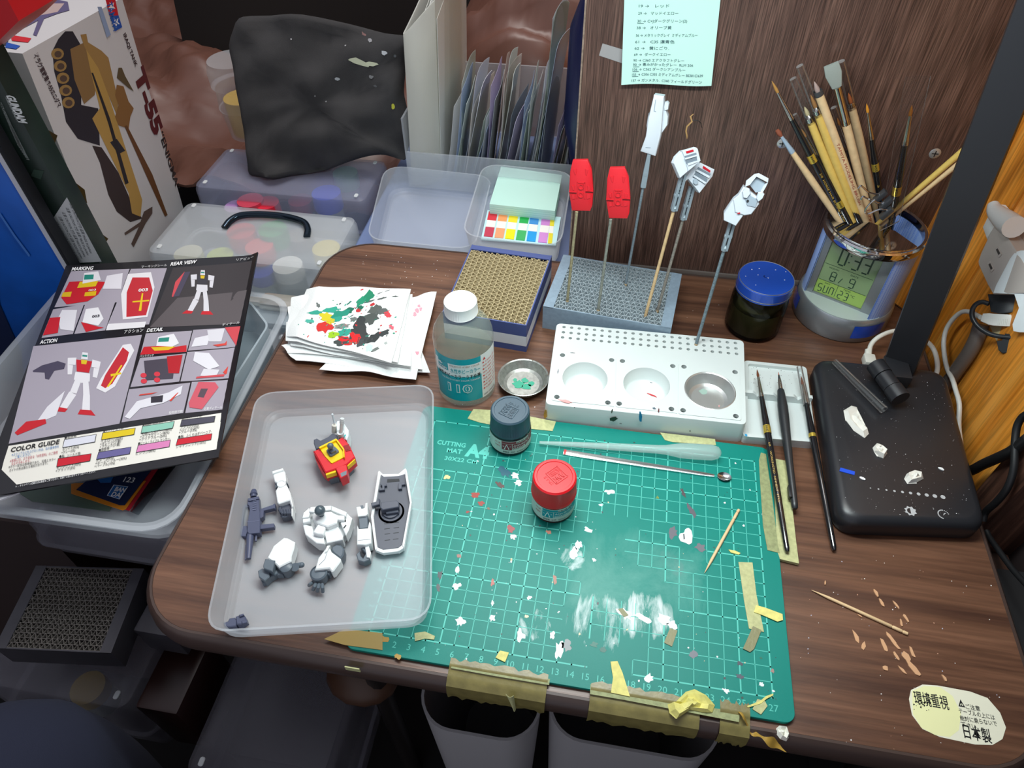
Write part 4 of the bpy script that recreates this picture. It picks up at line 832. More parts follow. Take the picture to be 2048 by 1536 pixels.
slabs('waist_part', 'white waist block with grey ball joint in the middle of the parts tray', [
 ('core', white_part, [([(600, 790), (645, 735), (760, 730), (850, 768), (878, 800), (850, 880), (820, 925), (735, 950), (680, 950), (605, 880)], .2, 1.0, .05), ([(655, 770), (760, 760), (800, 790), (790, 830), (740, 850), (680, 830), (650, 800)], 1.0, 1.9, .08)]),
 ('top_plate', white_part, [([(640, 735), (760, 727), (758, 752), (655, 765), (632, 762)], 1.5, 1.85, .04), ([(762, 728), (850, 765), (845, 790), (760, 755)], 1.5, 1.85, .04), ([(600, 768), (632, 740), (640, 760), (630, 795), (592, 800)], 1.3, 1.7, .04), ([(594, 805), (638, 798), (640, 820), (596, 828)], 1.2, 1.6, .04), ([(785, 782), (838, 785), (835, 812), (790, 808)], 1.5, 1.8, .04)]),
 ('front_skirt', white_part, [([(593, 830), (650, 848), (658, 885), (690, 900), (716, 905), (722, 950), (675, 945), (610, 895)], .3, 1.35, .05), ([(728, 855), (800, 850), (828, 905), (825, 925), (735, 945), (722, 890)], .3, 1.4, .05)]),
 ('centre_block', white_part, [([(692, 818), (738, 822), (722, 870), (712, 895), (680, 892), (655, 882)], 1.2, 1.75, .06)]),
 ('side_skirt', white_part, [([(848, 770), (882, 800), (862, 868), (845, 900), (815, 830), (830, 780)], .6, 1.55, .05)]),
 ('vent', mat('dark_hole', '22262a'), [([(830, 855), (845, 838), (849, 843), (834, 862)], 1.55, 1.57, 0), ([(838, 808), (846, 808), (846, 822), (838, 822)], 1.55, 1.57, 0)])], extra=waist_x)
def leg1(T):
    b = B(grey_pl); b.lathe([(.45, 0), (.45, .9), (.3, 1.0), (.01, 1.0)], 20, c6(515, 1115, .25)); b.tube([c6(535, 1080, .7), c6(590, 1072, .8)], [.2, .2], 10); b.ball(c6(590, 1072, .8), .2); b.tube([c6(550, 1085, .4), c6(550, 1085, 1.0)], .3, 12); obj('peg_joint', b, None, T)
slabs('leg_part', 'white thigh part with dark grey knee and peg at the lower left of the tray', [
 ('shell', white_part, [([(485, 912), (505, 914), (550, 938), (545, 975), (530, 1020), (528, 1050), (458, 1085), (430, 1060), (388, 1030), (425, 960)], .4, 1.4, .08)]),
 ('side_plate', white_part, [([(545, 940), (555, 960), (540, 1010), (525, 1000), (530, 1052), (520, 1055)], .3, 1.0, .03)]),
 ('knee', grey_pl, [([(378, 1035), (435, 1045), (428, 1075), (420, 1110), (368, 1092), (365, 1075)], .5, 1.5, .05), ([(335, 1105), (360, 1090), (405, 1110), (402, 1140), (375, 1165), (340, 1140)], .3, 1.1, .05), ([(350, 1150), (385, 1150), (390, 1172), (360, 1178)], .2, .7, .04), ([(380, 1095), (450, 1100), (450, 1120), (400, 1150)], .3, .9, .05), ([(435, 1085), (490, 1100), (480, 1130), (445, 1130)], .3, .8, .05), ([(535, 975), (553, 950), (552, 985), (540, 1000)], .3, .9, .04)])], extra=leg1)
def leg2(T):
    b = B(grey_pl); b.lathe([(.62, 0), (.62, .75), (.52, .85), (.5, .75), (.01, .78)], 26, c6(700, 1145, .3)); obj('disc_joint', b, None, T)
    b = B(grey_pl)
    for a, e in (((650, 1175), (632, 1190)), ((672, 1180), (655, 1215)), ((690, 1185), (680, 1225)), ((708, 1185), (712, 1228))): b.tube([c6(*a, .7), c6((a[0]+e[0])/2, (a[1]+e[1])/2, .85), c6(*e, .5)], .13, 8)
    obj('finger', b, None, T)
slabs('leg_part', 'white shoulder part with round dark joint and fingers at the tray bottom', [
 ('shell', white_part, [([(735, 965), (745, 955), (762, 995), (815, 1035), (815, 1050), (775, 1105), (762, 1110), (748, 1090), (665, 1100), (685, 1030)], .4, 1.35, .08)]),
 ('clip', white_part, [([(735, 960), (755, 957), (738, 990), (722, 1000)], .8, 1.5, .03)]),
 ('shoulder', grey_pl, [([(765, 965), (790, 952), (815, 955), (835, 975), (832, 1010), (815, 1035), (775, 1005), (760, 985)], .3, 1.25, .1)]),
 ('panel_line', mat('panel_line', '8b9298', .5), [([(735, 1000), (738, 1000), (725, 1040), (690, 1075), (688, 1072), (722, 1038)], 1.35, 1.36, 0)]),
 ('wrist', grey_pl, [([(650, 1105), (690, 1098), (670, 1130), (645, 1125)], .3, .9, .04), ([(735, 1100), (760, 1110), (750, 1130), (735, 1125)], .3, .9, .04)])], extra=leg2)
slabs('arm_part', 'white forearm part with open dark hand right against the shield', [
 ('upper_arm', white_part, [([(905, 735), (930, 732), (935, 745), (955, 740), (958, 712), (970, 710), (972, 775), (960, 785), (915, 790)], .3, 1.2, .04)]),
 ('elbow', grey_pl, [([(918, 785), (970, 780), (975, 855), (925, 862)], .3, 1.0, .04), ([(928, 728), (945, 725), (948, 742), (932, 745)], .4, 1.1, 0)]),
 ('forearm', white_part, [([(910, 838), (920, 862), (972, 858), (980, 820), (988, 830), (992, 945), (960, 955), (908, 952)], .3, 1.35, .05)]),
 ('panel_line', mat('panel_line', '8b9298'), [([(914, 928), (988, 921), (988, 924), (914, 931)], 1.35, 1.36, 0)]),
 ('hand', grey_pl, [([(930, 975), (975, 958), (988, 1000), (985, 1040), (950, 1055), (915, 1045), (905, 1010), (925, 990), (932, 1020), (945, 1032), (960, 1005), (945, 985)], .3, .95, .05)]),
 ('hand_back', white_part, [([(955, 965), (978, 960), (990, 1000), (985, 1030), (965, 1025), (962, 1000)], .6, 1.1, .04)])])
slabs('hand_part', 'tiny dark grey hand and forearm lying in the lower left tray corner', [
 ('forearm', gun_m, [([(135, 1405), (160, 1398), (170, 1380), (200, 1375), (215, 1390), (210, 1425), (165, 1432), (140, 1425)], .2, .75, .06)]),
 ('palm', gun_m, [([(205, 1370), (245, 1355), (262, 1370), (270, 1395), (240, 1415), (212, 1415)], .2, .85, .06)]),
 ('finger', gun_m, [([(225, 1360), (250, 1353), (255, 1362), (230, 1372)], .8, 1.0, .03), ([(240, 1395), (272, 1390), (272, 1405), (245, 1412)], .6, .95, .03)])])
so = (620, 820); ss = .104167; ct = lambda x, y, z: W(so[0]+ss*x, so[1]+ss*y, z)
def torso_x(T):
    b = B(grey_pl); b.tube([ct(390, 740, 2.3), ct(390, 690, 2.8)], .2, 10); b.ball(ct(392, 690, 2.9), .26, seg=16); obj('neck_ball', b, None, T)
    b = B(mat('thruster_white', 'cfd3d4', .35)); p = [ct(590, 450, 1.9), ct(598, 380, 2.3), ct(612, 230, 3.1), ct(618, 165, 3.4)]; b.tube(p, [.16, .15, .15, .17], 12); b.tube([p[0]-Vector((0, 0, .3)), p[0]+Vector((0, 0, .15))], [.3, .28], 16)
    for k in (.62, .72, .82): q = p[1].lerp(p[3], k); b.tube([q, q+(p[3]-p[1]).normalized()*.05], .19, 12)
    obj('vernier', b, None, T)
    b = B(mat('ivory_part', 'd8d3c8', .4)); b.tube([ct(465, 420, 1.2), ct(470, 290, 1.9)], .22, 10); b.use(lightgrey_pl); b.tube([ct(470, 250, 2.0), ct(430, 90, 2.9)], [.09, .07], 8); b.ball(ct(430, 88, 2.92), .1); obj('antenna', b, None, T)
slabs('torso_part', 'red and yellow chest block with dark backpack at the top of the parts tray', [
 ('chest', red_pl, [([(60, 785), (180, 735), (300, 700), (540, 560), (620, 512), (745, 650), (865, 900), (700, 1050), (500, 1130), (290, 1200), (172, 975)], .7, 1.9, .08), ([(60, 790), (172, 975), (290, 1230), (200, 1130), (110, 960)], .5, 1.5, .02)]),
 ('cockpit', red_pl, [([(490, 1120), (600, 1060), (700, 1050), (718, 1165), (715, 1245), (585, 1312), (555, 1250)], .9, 1.95, .04)]),
 ('cockpit_window', mat('window_grey', '6d7880', .4), [([(583, 1215), (703, 1160), (700, 1240), (605, 1285)], 1.95, 1.97, 0)]),
 ('collar', yellow_pl, [([(165, 710), (495, 545), (520, 560), (655, 745), (662, 900), (640, 910), (425, 1018), (400, 1010), (280, 880)], 1.8, 2.0, .03), ([(165, 710), (495, 545), (500, 580), (190, 735)], 2.0, 2.2, .02), ([(495, 545), (520, 560), (655, 745), (662, 900), (640, 905), (632, 760), (500, 580)], 2.0, 2.2, .02)]),
 ('neck_base', grey_pl, [([(310, 770), (345, 735), (470, 690), (545, 765), (548, 790), (410, 878), (375, 870)], 2.0, 2.2, .04), ([(370, 770), (460, 735), (500, 770), (410, 812)], 2.2, 2.45, .04)]),
 ('vent', yellow_pl, [([(293, 1190), (500, 1128), (500, 1190), (305, 1252)], 1.3, 1.75, .03), ([(698, 1022), (850, 905), (866, 950), (718, 1080)], 1.3, 1.75, .03)]),
 ('backpack', dark_pl, [([(72, 565), (130, 540), (180, 575), (205, 580), (350, 510), (430, 440), (520, 480), (540, 560), (190, 720), (115, 750), (70, 640)], .3, 1.6, .05)]),
 ('foot_block', grey_pl, [([(340, 1245), (540, 1200), (540, 1290), (370, 1332)], .2, .9, .05), ([(720, 1080), (820, 1040), (825, 1095), (725, 1180)], .2, .9, .05)]),
 ('helmet', mat('helmet_white', 'e2eeee', .35), [([(500, 240), (520, 205), (575, 200), (585, 270), (575, 390), (510, 412)], .6, 1.9, .06), ([(655, 250), (740, 380), (735, 480), (700, 565), (660, 540), (640, 480), (640, 300)], .5, 1.8, .1)]),
 ('visor', ink('1ba7a8'), [([(655, 490), (690, 460), (688, 490), (660, 520)], 1.8, 1.83, 0)]),
 ('side_socket', mat('deep_red', '8a0c12', .5), [([(640, 690), (745, 655), (780, 770), (690, 790)], 1.9, 1.96, 0), ([(690, 730), (735, 715), (740, 755), (705, 768)], 1.96, 1.98, 0)])], so, ss, extra=torso_x)

# ================================================================= PAPER TOWELS
def towel_mat():
    m = bpy.data.materials.new('paper_towel'); N, L = nodes(m); p = N['Principled BSDF']; p.inputs['Base Color'].default_value = lin('eef1ef'); p.inputs['Roughness'].default_value = .95
    tc = N.new('ShaderNodeTexCoord'); v = N.new('ShaderNodeTexVoronoi'); v.inputs['Scale'].default_value = 900; L.new(tc.outputs['Object'], v.inputs['Vector'])
    bp = N.new('ShaderNodeBump'); bp.inputs['Strength'].default_value = .35; bp.inputs['Distance'].default_value = .0004; L.new(v.outputs[0], bp.inputs['Height']); L.new(bp.outputs[0], p.inputs['Normal']); return m
tow = towel_mat()
T = thing('paper_towel', 'stack of folded white paper towels covered with paint smears', 'paper towel', W(700, 680))
def fold(q, z, amp, seed, th=.06):
    P4 = [W(*p, z) for p in q]       # TL TR BR BL
    def fn(u, v, h=0):
        p = P4[3].lerp(P4[2], u).lerp(P4[0].lerp(P4[1], u), v)
        w_ = amp*(math.sin(u*5+seed)*.5+math.sin(v*7+u*3+seed*2)*.35+noise.noise(Vector((u*3, v*3, seed)))*1.3)
        e = -(z-.1)*max(0, .12-u)/.12*.8-.0*(v)
        d = .35*amp*math.sin(u*9+seed)*(max(0, .25-v)/.25)
        return Vector((p.x+.25*math.sin(v*9+seed)*max(0, .2-u), p.y+d+.3*math.sin(u*6+seed)*max(0, .3-v), p.z+w_*.9+e*.5+h))
    return fn
lay = [([(575, 700), (800, 705), (830, 745), (600, 716)], .1, .15, 3), ([(563, 690), (820, 640), (860, 745), (590, 722)], .3, .12, 1), ([(570, 640), (825, 600), (845, 738), (575, 700)], .55, .14, 5), ([(575, 610), (825, 590), (822, 735), (578, 688)], .85, .16, 2.2), ([(582, 590), (822, 580), (796, 728), (568, 676)], 1.15, .16, 2.6)]
for q, z, a_, sd in lay:
    fn = fold(q, z, a_, sd); b = B().sheet(lambda u, v: tuple(fn(u, v)), 34, 30, .06); obj('towel_layer', b, tow, T, smooth=60)
topq = [(612, 571), (822, 579), (783, 728), (570, 665)]; fn = fold(topq, 1.45, .17, 2.9)
obj('towel_layer', B().sheet(lambda u, v: tuple(fn(u, v)), 40, 36, .06), tow, T, smooth=60)
TL, TR, BR, BL = [Vector(q) for q in topq]
def uvp(px, py):       # inverse bilinear by iteration
    u = v = .5
    for _ in range(14):
        q = BL.lerp(BR, u).lerp(TL.lerp(TR, u), v); du = (BR-BL).lerp(TR-TL, v); dv = (TL.lerp(TR, u)-BL.lerp(BR, u)); e = Vector((px, py))-q
        det = du.x*dv.y-du.y*dv.x; u += (e.x*dv.y-e.y*dv.x)/det; v += (du.x*e.y-du.y*e.x)/det
    return u, v
b = B(); random.seed(14)
def smearp(px, py, r, col, ax=1, rot=0, n=15, j=.3):
    pts = blob(px, py, r, n, j, math.sqrt(ax), rot); b.use(ink(col, .7)); uv = [uvp(*p) for p in pts]; c = uvp(px, py)
    if any(not (0.01 < u < .99 and .01 < v < .99) for u, v in uv): return
    b.add([fn(*c, .03)]+[fn(u, v, .03) for u, v in uv], [(0, 1+k, 1+(k+1) % n) for k in range(n)])
for a in ((650, 582, 10, '0c7a5a', 1.3, .1), (737, 595, 11, '0f8460', 1.6, -.8), (722, 604, 9, '14906c', 2.4, -.8), (697, 622, 8, '0c6b55', 1.8, -.4), (680, 628, 12, '1a8f78', 2.6, -.2), (660, 620, 9, '2aa38a', 3, -.15), (630, 627, 8, '2a9e88', 3.5, -.1), (672, 638, 9, '2a9e88', 2.2, -.2), (720, 618, 6, '0e6a52', 1.5, -.6), (620, 645, 6, '48b09c', 2.5, .05), (652, 634, 10, 'd8c820', 1.5, .3), (660, 643, 8, 'd8c41c', 1, 0), (653, 654, 13, 'd32a26', 1.5, -.1), (655, 673, 15, 'e0cc16', 1.3, .1), (640, 678, 11, 'e2d01a', 1.2, 0), (668, 671, 8, '9cc81c', 1.8, 0), (690, 668, 10, '2aa08c', 2, -.1), (645, 690, 8, 'cdda5a', .8, 0), (625, 673, 9, 'e24a5a', .9, .4), (685, 655, 9, '7f8480', 3.2, -.15), (664, 692, 12, '555b5a', 1.8, -.3), (686, 686, 11, '3f4645', 2, -.2), (718, 655, 15, '34393a', .7, .2), (720, 672, 18, '383c3c', .8, .3), (727, 682, 12, '3a3f3f', .8, .5), (742, 640, 13, '4c5350', 1.6, -.5), (750, 622, 10, '585e5a', 2, -.3), (765, 628, 9, '5c6260', 2, -.2), (740, 605, 4, '596360', 6, -.25), (765, 600, 4, '58605c', 5, -.25), (790, 597, 3, '58605c', 4, -.1), (748, 680, 12, '2f3536', 2.4, -.5), (765, 672, 9, '353a3b', 2.6, -.3), (725, 690, 8, '40474a', 2.4, -.5), (713, 677, 12, 'd81c20', .9, .3), (690, 684, 11, 'da1e22', 1.9, .3), (706, 693, 6, 'd81c20', .5, .1), (711, 705, 3, 'd83a3a', .25, -.15), (718, 712, 3, 'd83a3a', .2, -.1), (716, 652, 7, 'c8282c', .8, 0), (718, 622, 5, 'c8282c', 1.2, -.6), (775, 634, 6, 'd8404a', 1.6, .6), (783, 660, 5, 'e06070', 1.6, .7), (745, 612, 4, 'c02a30', 1.4, -.6), (752, 703, 5, '6a716e', 3, -.4), (741, 711, 6, '6a716e', 2.4, -.5), (772, 690, 3, 'a8b0ac', 1, 0), (636, 612, 4, '6c7370', 1.5, .9), (740, 700, 7, 'c2ded2', 1, 0), (708, 640, 6, '6e7471', 1.6, -.3), (698, 607, 3, '2f7a68', 5, -.6), (760, 588, 2, '6a716e', 9, -.45), (775, 583, 2, '6a716e', 8, -.35)):
    smearp(*a)
for k in range(120):
    t = random.gauss(0, 1); px, py = random.gauss(700, 50), random.gauss(650, 30); smearp(px, py, random.uniform(.6, 2.2), random.choice(('3aa48e', '2f9a84', '4a504e', 'd03034', '5c6260', '168a6a')), random.uniform(1, 4), random.uniform(-.8, -.1), 6)
obj('paint_smear', b, None, T, kind='stuff')
T = thing('paper_towel', 'single thin paper towel with pink stains under the paint smeared stack', 'paper towel', W(840, 680))
tq = [(800, 598), (874, 590), (832, 759), (640, 735)]; f2 = fold(tq, .35, .2, 4.2)
obj('towel_layer', B().sheet(lambda u, v: tuple(f2(u, v)+Vector((0, 0, .5*u*v))), 30, 30, .05), tow, T, smooth=60)
b = B(ink('f6a0ae', .8)); TL, TR, BR, BL = [Vector(q) for q in tq]; random.seed(4)
for px, py, r in ((834, 630, 5), (838, 620, 3), (829, 636, 4), (841, 626, 3), (834, 714, 4)):
    uv = [uvp(*p) for p in blob(px, py, r, 10, .4)]; 
    if all(0 < u < 1 and 0 < v < 1 for u, v in uv): b.add([f2(u, v)+Vector((0, 0, .5*u*v+.03)) for u, v in uv], [tuple(range(10))])
if b.v: obj('pink_stain', b, None, T)

# ================================================================= BRUSHES AND SMALL TOOLS
def brush(lab, tail, neck, tip, handle, r_tail, r_mid, r_neck, fl=2.0, bl=1.2, bcol='6e3a1c', cap=None, band=None, text=None, tcol='c8a24a', flat=False, name='paint_brush', cat='brush', ferr=None, blunt=False, twrot=PI):
    tail, neck, tip = Vector(tail), Vector(neck), Vector(tip); d = (tip-tail).normalized(); T = thing(name, lab, cat, tail)
    Lh = (tip-tail).length-fl-bl; M = axis(tail, tip); b = B(handle); b.T = M
    b.lathe([(.01, 0), (r_tail*.7, .05), (r_tail, .35), (r_mid*.9, Lh*.45), (r_mid, Lh*.8), (r_neck, Lh)], 14); obj('handle', b, None, T)
    b = B(ferr or mat('ferrule', 'c6c3bd', .2, 1)); b.T = M; rf = r_neck
    b.lathe([(rf*1.02, Lh-.05), (rf*1.1, Lh+.1), (rf*.98, Lh+.2), (rf*1.06, Lh+.3), (rf*.95, Lh+.4), (rf*(.9 if flat else .55), Lh+fl)], 14); obj('ferrule', b, None, T)
    b = B(mat('bristle_'+bcol, bcol, .7, bump=.3, bs=200)); b.T = M
    if flat:
        b.T = M@Matrix.Rotation(twrot+PI/2, 4, 'Z')
        b.loft([[(x, y, Lh+fl) for x, y in rrect(-rf*1.1, rf*1.1, -.12, .12, .1, 2)], [(x, y, Lh+fl+bl*.6) for x, y in rrect(-rf*1.8, rf*1.8, -.18, .18, .1, 2)], [(x, y, Lh+fl+bl) for x, y in rrect(-rf*1.6, rf*1.6, -.1, .1, .08, 2)]])
    elif blunt: b.lathe([(rf*.55, Lh+fl-.05), (rf*1.0, Lh+fl+bl*.5), (rf*.7, Lh+fl+bl*.95), (.02, Lh+fl+bl)], 10)
    else: b.lathe([(rf*.52, Lh+fl-.05), (rf*.6, Lh+fl+bl*.3), (rf*.3, Lh+fl+bl*.75), (.012, Lh+fl+bl)], 10)
    obj('bristles', b, None, T)
    if cap:
        b = B(clear_pl); b.T = M; r = cap[1]; z0 = Lh+cap[0]; b.lathe([(r, z0), (r*.8, z0+cap[2]), (r*.7, z0+cap[2]), (r*.88, z0)], 14, cap=False); b.lathe([(.01, z0+cap[2]-.02), (r*.8, z0+cap[2])], 14, cap=False); obj('clear_cap', b, None, T)
    fnb = lambda a, c_, h=0, rr=r_mid*1.02, MM=M: MM@Vector(((rr+h)*math.cos(twrot+c_/rr), (rr+h)*math.sin(twrot+c_/rr), a))
    if band:
        b = B(mat('gold_foil', 'cdb24a', .3, .6)); b.T = M; z = Lh*band[0]; r1 = r_mid*1.0+.012
        b.lathe([(r1, z), (r1, z+band[1])], 14, cap=False); obj('price_band', b, None, T)
    if text:
        b = B(ink(tcol)); b.text(lambda a, c_, h=0: fnb(Lh*text[1]-a, c_, h), text[0], 0, -.06, text[3] if len(text) > 3 else .2, .012, text[2]); 
        if band: b.use(black_txt); b.text(lambda a, c_, h=0: fnb(Lh*band[0]+band[1]*.9-a, c_, h), '¥440' if '440' in lab or 'left' in lab else '¥55', 0, -.08, .26, .02, band[1]*.8)
        obj('lettering', b, None, T)
    return T
def cam_rot(tail, tip):     # angle on the handle that faces the viewer
    M = axis(Vector(tail), Vector(tip)); l = M.inverted().to_3x3()@(CC-Vector(tail)); return math.atan2(l.y, l.x)
def pb(lab, tail, tip, **k): return brush(lab, tail, tip, tip, twrot=cam_rot(tail, tip), **k)
lac = mat('black_handle', '18191c', .16, coat=.4)
pb('black fine brush with gold price band, leftmost of the three lying on the white tray', W(1575, 1105, .25), W(1514, 739, 1.45), handle=lac, r_tail=.2, r_mid=.3, r_neck=.2, fl=2.2, bl=.9, band=(.73, .8), text=('6/0     WORKINGTED  NINNENT  STRIL', .66, 5.6, .2))
pb('thin black brush in a clear cap, rightmost of the three lying on the white tray', W(1669, 1102, -.05), W(1602, 752, 1.45), handle=lac, r_tail=.2, r_mid=.29, r_neck=.2, fl=2.0, bl=1.0, band=(.74, .35), cap=(-.2, .3, 4.2))
tail, tip = W(1590, 1018, .35), W(1557, 744, 1.6); T = thing('weeding_tool', 'black fat handled tool pen with a clip, middle of the three on the white tray', 'tool', tail); M = axis(tail, tip); L_ = (tip-tail).length
b = B(mat('matte_black_grip', '2a2d30', .35)); b.T = M; b.lathe([(.15, 0), (.24, .12), (.26, .5), (.29, L_*.3), (.42, L_*.62), (.43, L_*.72), (.3, L_-2.1), (.26, L_-2.0), (.01, L_-2.0)], 20); obj('handle', b, None, T)
b = B(mat('ferrule', 'c6c3bd')); b.T = M; b.lathe([(.2, L_-2.02), (.16, L_-1.0), (.06, L_-.35), (.01, L_-.3)], 14); obj('ferrule', b, None, T)
b = B(ink('b04a28')); b.T = M; b.lathe([(.05, L_-.35), (.01, L_)], 8); obj('tip', b, None, T)
b = B(black_pl); q = W(1579, 985, .5); b.box(q.x-.12, q.x+.12, q.y-.55, q.y+.55, .3, .75, .04); obj('clip', b, None, T)
# loose clear cap tube on the lamp foot
a_, e_ = W(1668, 722, 2.2), W(1768, 820, 2.15); b = B(clear_pl); b.T = axis(a_, e_); L_ = (e_-a_).length
b.lathe([(.26, 0), (.36, L_), (.33, L_), (.23, .05)], 16, cap=False).lathe([(.23, .02), (.01, .02)], 16, cap=False).lathe([(.34, L_), (.37, L_), (.37, L_-.1)], 16, cap=False); obj('brush_cap', b, None, label='empty clear brush cap tube lying on the black lamp foot', cat='cap')
# pipette
a_, e_ = W(1079, 885, .35), W(1442, 906, .75); b = B(mat('pipette_plastic', 'f0f8f6', .2, alpha=.34, trl=.3)); b.T = axis(a_, e_); L_ = (e_-a_).length
b.lathe([(.12, 0), (.2, L_*.15), (.3, L_*.4), (.36, L_*.66), (.4, L_*.7), (.62, L_*.78), (.66, L_*.84), (.66, L_*.95), (.5, L_*.985), (.2, L_)], 22); obj('pipette', b, None, label='translucent plastic pipette lying across the top of the mat', cat='pipette')
# stirring spoon
a_, e_ = W(1127, 904, .12), W(1452, 955, .12); b = B(mat('spoon_steel', 'cfd3d4', .2, 1, bump=.1, bs=150)); d = (e_-a_).normalized(); n = Vector((-d.y, d.x, 0)); L_ = (e_-a_).length
sec = [(0, .28), (.05, .3), (.5, .26), (.88, .18), (.93, .12)]
b.loft([[tuple(a_+d*L_*t+n*w_*k+Vector((0, 0, zz))) for k, zz in ((-1, -.09), (1, -.09), (.9, .03), (0, .07), (-.9, .03))] for t, w_ in sec])
c = e_-d*.15+Vector((0, 0, .02))
b.T = Matrix.Translation(c)@Matrix.Rotation(math.atan2(d.y, d.x), 4, 'Z')
rg = [[(r*1.35*math.cos(t)+.0, r*math.sin(t), z) for t in [2*PI*k/20 for k in range(20)]] for r, z in ((.12, -.1), (.32, -.03), (.42, .1), (.4, .12), (.3, .02), (.1, -.05))]; b.loft(rg); b.T = None
b.use(ink('c8383c')); b.loft([[tuple(a_+d*t+n*w_*k+Vector((0, 0, zz))) for k, zz in ((-1, .035), (1, .035), (0, .075))] for t, w_ in ((.02, .26), (.22, .26))])
obj('stirring_spoon', b, None, label='steel stirring spoon with a small round bowl lying on the mat', cat='spoon')
for a, e, lab in (((1409, 1146, .09), (1478, 1019, .12), 'wooden toothpick lying on the green mat'), ((1623, 1180, -.2), (1816, 1268, -.18), 'wooden toothpick lying on the brown desk among shavings')):
    a_, e_ = W(*a), W(*e); b = B(mat('toothpick_wood', 'e2c294', .6)); b.T = axis(a_, e_); L_ = (e_-a_).length
    b.lathe([(.01, 0), (.05, .4), (.11, 1.2), (.12, L_*.5), (.12, L_-1.1), (.08, L_-1.05), (.12, L_-.98), (.12, L_-.42), (.07, L_-.36), (.12, L_-.3), (.11, L_-.03), (.01, L_)], 10); obj('toothpick', b, None, label=lab, cat='toothpick')
b = B(mat('wood_shaving', 'd0a078', .8)); random.seed(7)
for px, py, r, ax, rot in ((1713, 1274, 9, .6, .3), (1727, 1290, 7, .7, -.5), (1782, 1275, 7, .5, .5), (1788, 1285, 9, .5, .5), (1770, 1293, 9, .4, .3), (1793, 1312, 6, .6, .5), (1811, 1312, 8, .8, .6), (1816, 1322, 6, .4, .4), (1825, 1305, 6, .5, .2), (1828, 1337, 9, .5, .6), (1772, 1337, 5, 1, 0), (1804, 1340, 6, .4, .6), (1812, 1236, 6, .6, .3), (1763, 1206, 5, .6, .3), (1751, 1185, 6, .5, .3), (1791, 1208, 5, .4, .5), (1802, 1245, 4, .5, 0), (1889, 1357, 5, .5, .5), (1650, 1166, 4, .5, -.2), (1720, 1232, 3, .5, .9)):
    p = W(px, py, -.25); b.prism(blob(p.x, p.y, r/30, 7, .4, max(ax, .55), rot), -.295, -.25+.003*len(b.v)/16)
obj('wood_shavings', b, None, label='scattered pale wood shavings on the desk around the toothpick', cat='shavings', kind='stuff')
b = B(); 
for k in range(170):
    px, py = random.choice(((random.uniform(1560, 2010), random.uniform(1110, 1500)), (random.uniform(900, 1560), random.uniform(560, 900)), (random.uniform(700, 900), random.uniform(510, 600)))); p = W(px, py, -.28)
    b.use(ink(random.choice(('e6e3e0', 'd8d4d0', 'f4f4f4', 'b8b8c8', 'c89a80')))); r = random.choice((.02, .03, .045)); b.prism(blob(p.x, p.y, r, 5, .3), -.298, -.28)
obj('dust_specks', b, None, label='fine pale dust specks scattered over the brown desk top', cat='dust', kind='stuff')

# ================================================================= DESK LAMP
T = thing('desk_lamp', 'black LED desk lamp with flat slanting arm and touch panel foot', 'lamp', (38, 22, -.3))
fz = 1.7; fo = [W(*q, fz) for q in ((1628, 712), (1893, 738), (1980, 1052), (1682, 1042))]; fo = [tuple(p[:2]) for p in fo]
blk = mat('lamp_black', '25262a', .36, bump=.04, bs=120)
o0 = roundpoly(fo, 1.5, 8); b = B(blk); rg = []
for d, z in ((.1, -.3), (0, -.1), (0, 1.0), (.12, 1.4), (.35, 1.62), (.7, 1.7)): rg.append([(x, y, z) for x, y in roundpoly(offset(fo, d), 1.5, 8)])
b.loft(rg); obj('foot', b, None, T)
h0, h1 = W(1755, 735, 3.2), W(1797, 792, 3.0); b = B(blk); d = (h1-h0); b.tube([h0-d*.1, h0+d*.28], .78, 20).tube([h0+d*.3, h0+d*.72], .74, 20).tube([h0+d*.74, h1+d*.1], .78, 20)
q = W(1790, 765, 1.7); b.box(q.x-1.0, q.x+.9, q.y-.6, q.y+2.0, 1.6, 3.0, .12); obj('hinge', b, None, T)
A = [PD(1776, 735, 70), PD(1850, 501, 63), PD(1956, 244, 57)]; A2 = [PD(1822, 770, 70), PD(1927, 505, 63), PD(2048, 248, 57)]
ua = (A[2]-A[0]); ub = (A2[2]-A2[0]); us = ((ua.normalized()+ub.normalized())/2).normalized(); wv = ((A2[1]-A[1])); wv = (wv-us*wv.dot(us)).normalized()
nn = us.cross(wv).normalized(); nn = nn if nn.dot(CC-A[1]) > 0 else -nn
b = B(blk); base = A[1]-us*((A[1]-A[0]).length+.8); Lt = (41.5-base.z)/us.z; wd_ = (A2[1]-A[1]).length
pr = [(0, 0), (0, 0), (wd_, 0), (wd_+.15, -.25), (wd_+.15, -1.0), (0, -1.0)][1:]
b.loft([[tuple(base+us*t+wv*x+nn*y) for x, y in pr] for t in (0, Lt)])
obj('arm', b, None, T)
top = base+us*Lt+wv*wd_/2; b = B(blk); b.box(-4, top.x+2, 17, 21, 43.2, 44.6, .3); b.box(top.x-1.5, top.x+1.5, top.y-1.2, 19, 41.5, 44, .2); obj('head', b, None, T)
b = B(mat('led_diffuser', 'ffffff', .5, emit=6)); b.box(-2, 28, 17.4, 20.6, 43.12, 43.2); obj('led_panel', b, None, T)
b = B(mat('panel_print', 'b9bbbd', .5))
u0, u1 = W(1741, 976, 1.71), W(1886, 994, 1.71)
for k in range(10): p = u0.lerp(u1, k/9); b.prism(circ(p, .05+.014*k, 14), 1.7, 1.71)
p = W(1821, 1022, 1.7); b.prism([(p.x+(.45 if k % 2 else .34)*math.cos(PI*k/8), p.y+(.45 if k % 2 else .34)*math.sin(PI*k/8)) for k in range(16)], 1.7, 1.71)
p2 = W(1887, 1029, 1.7)
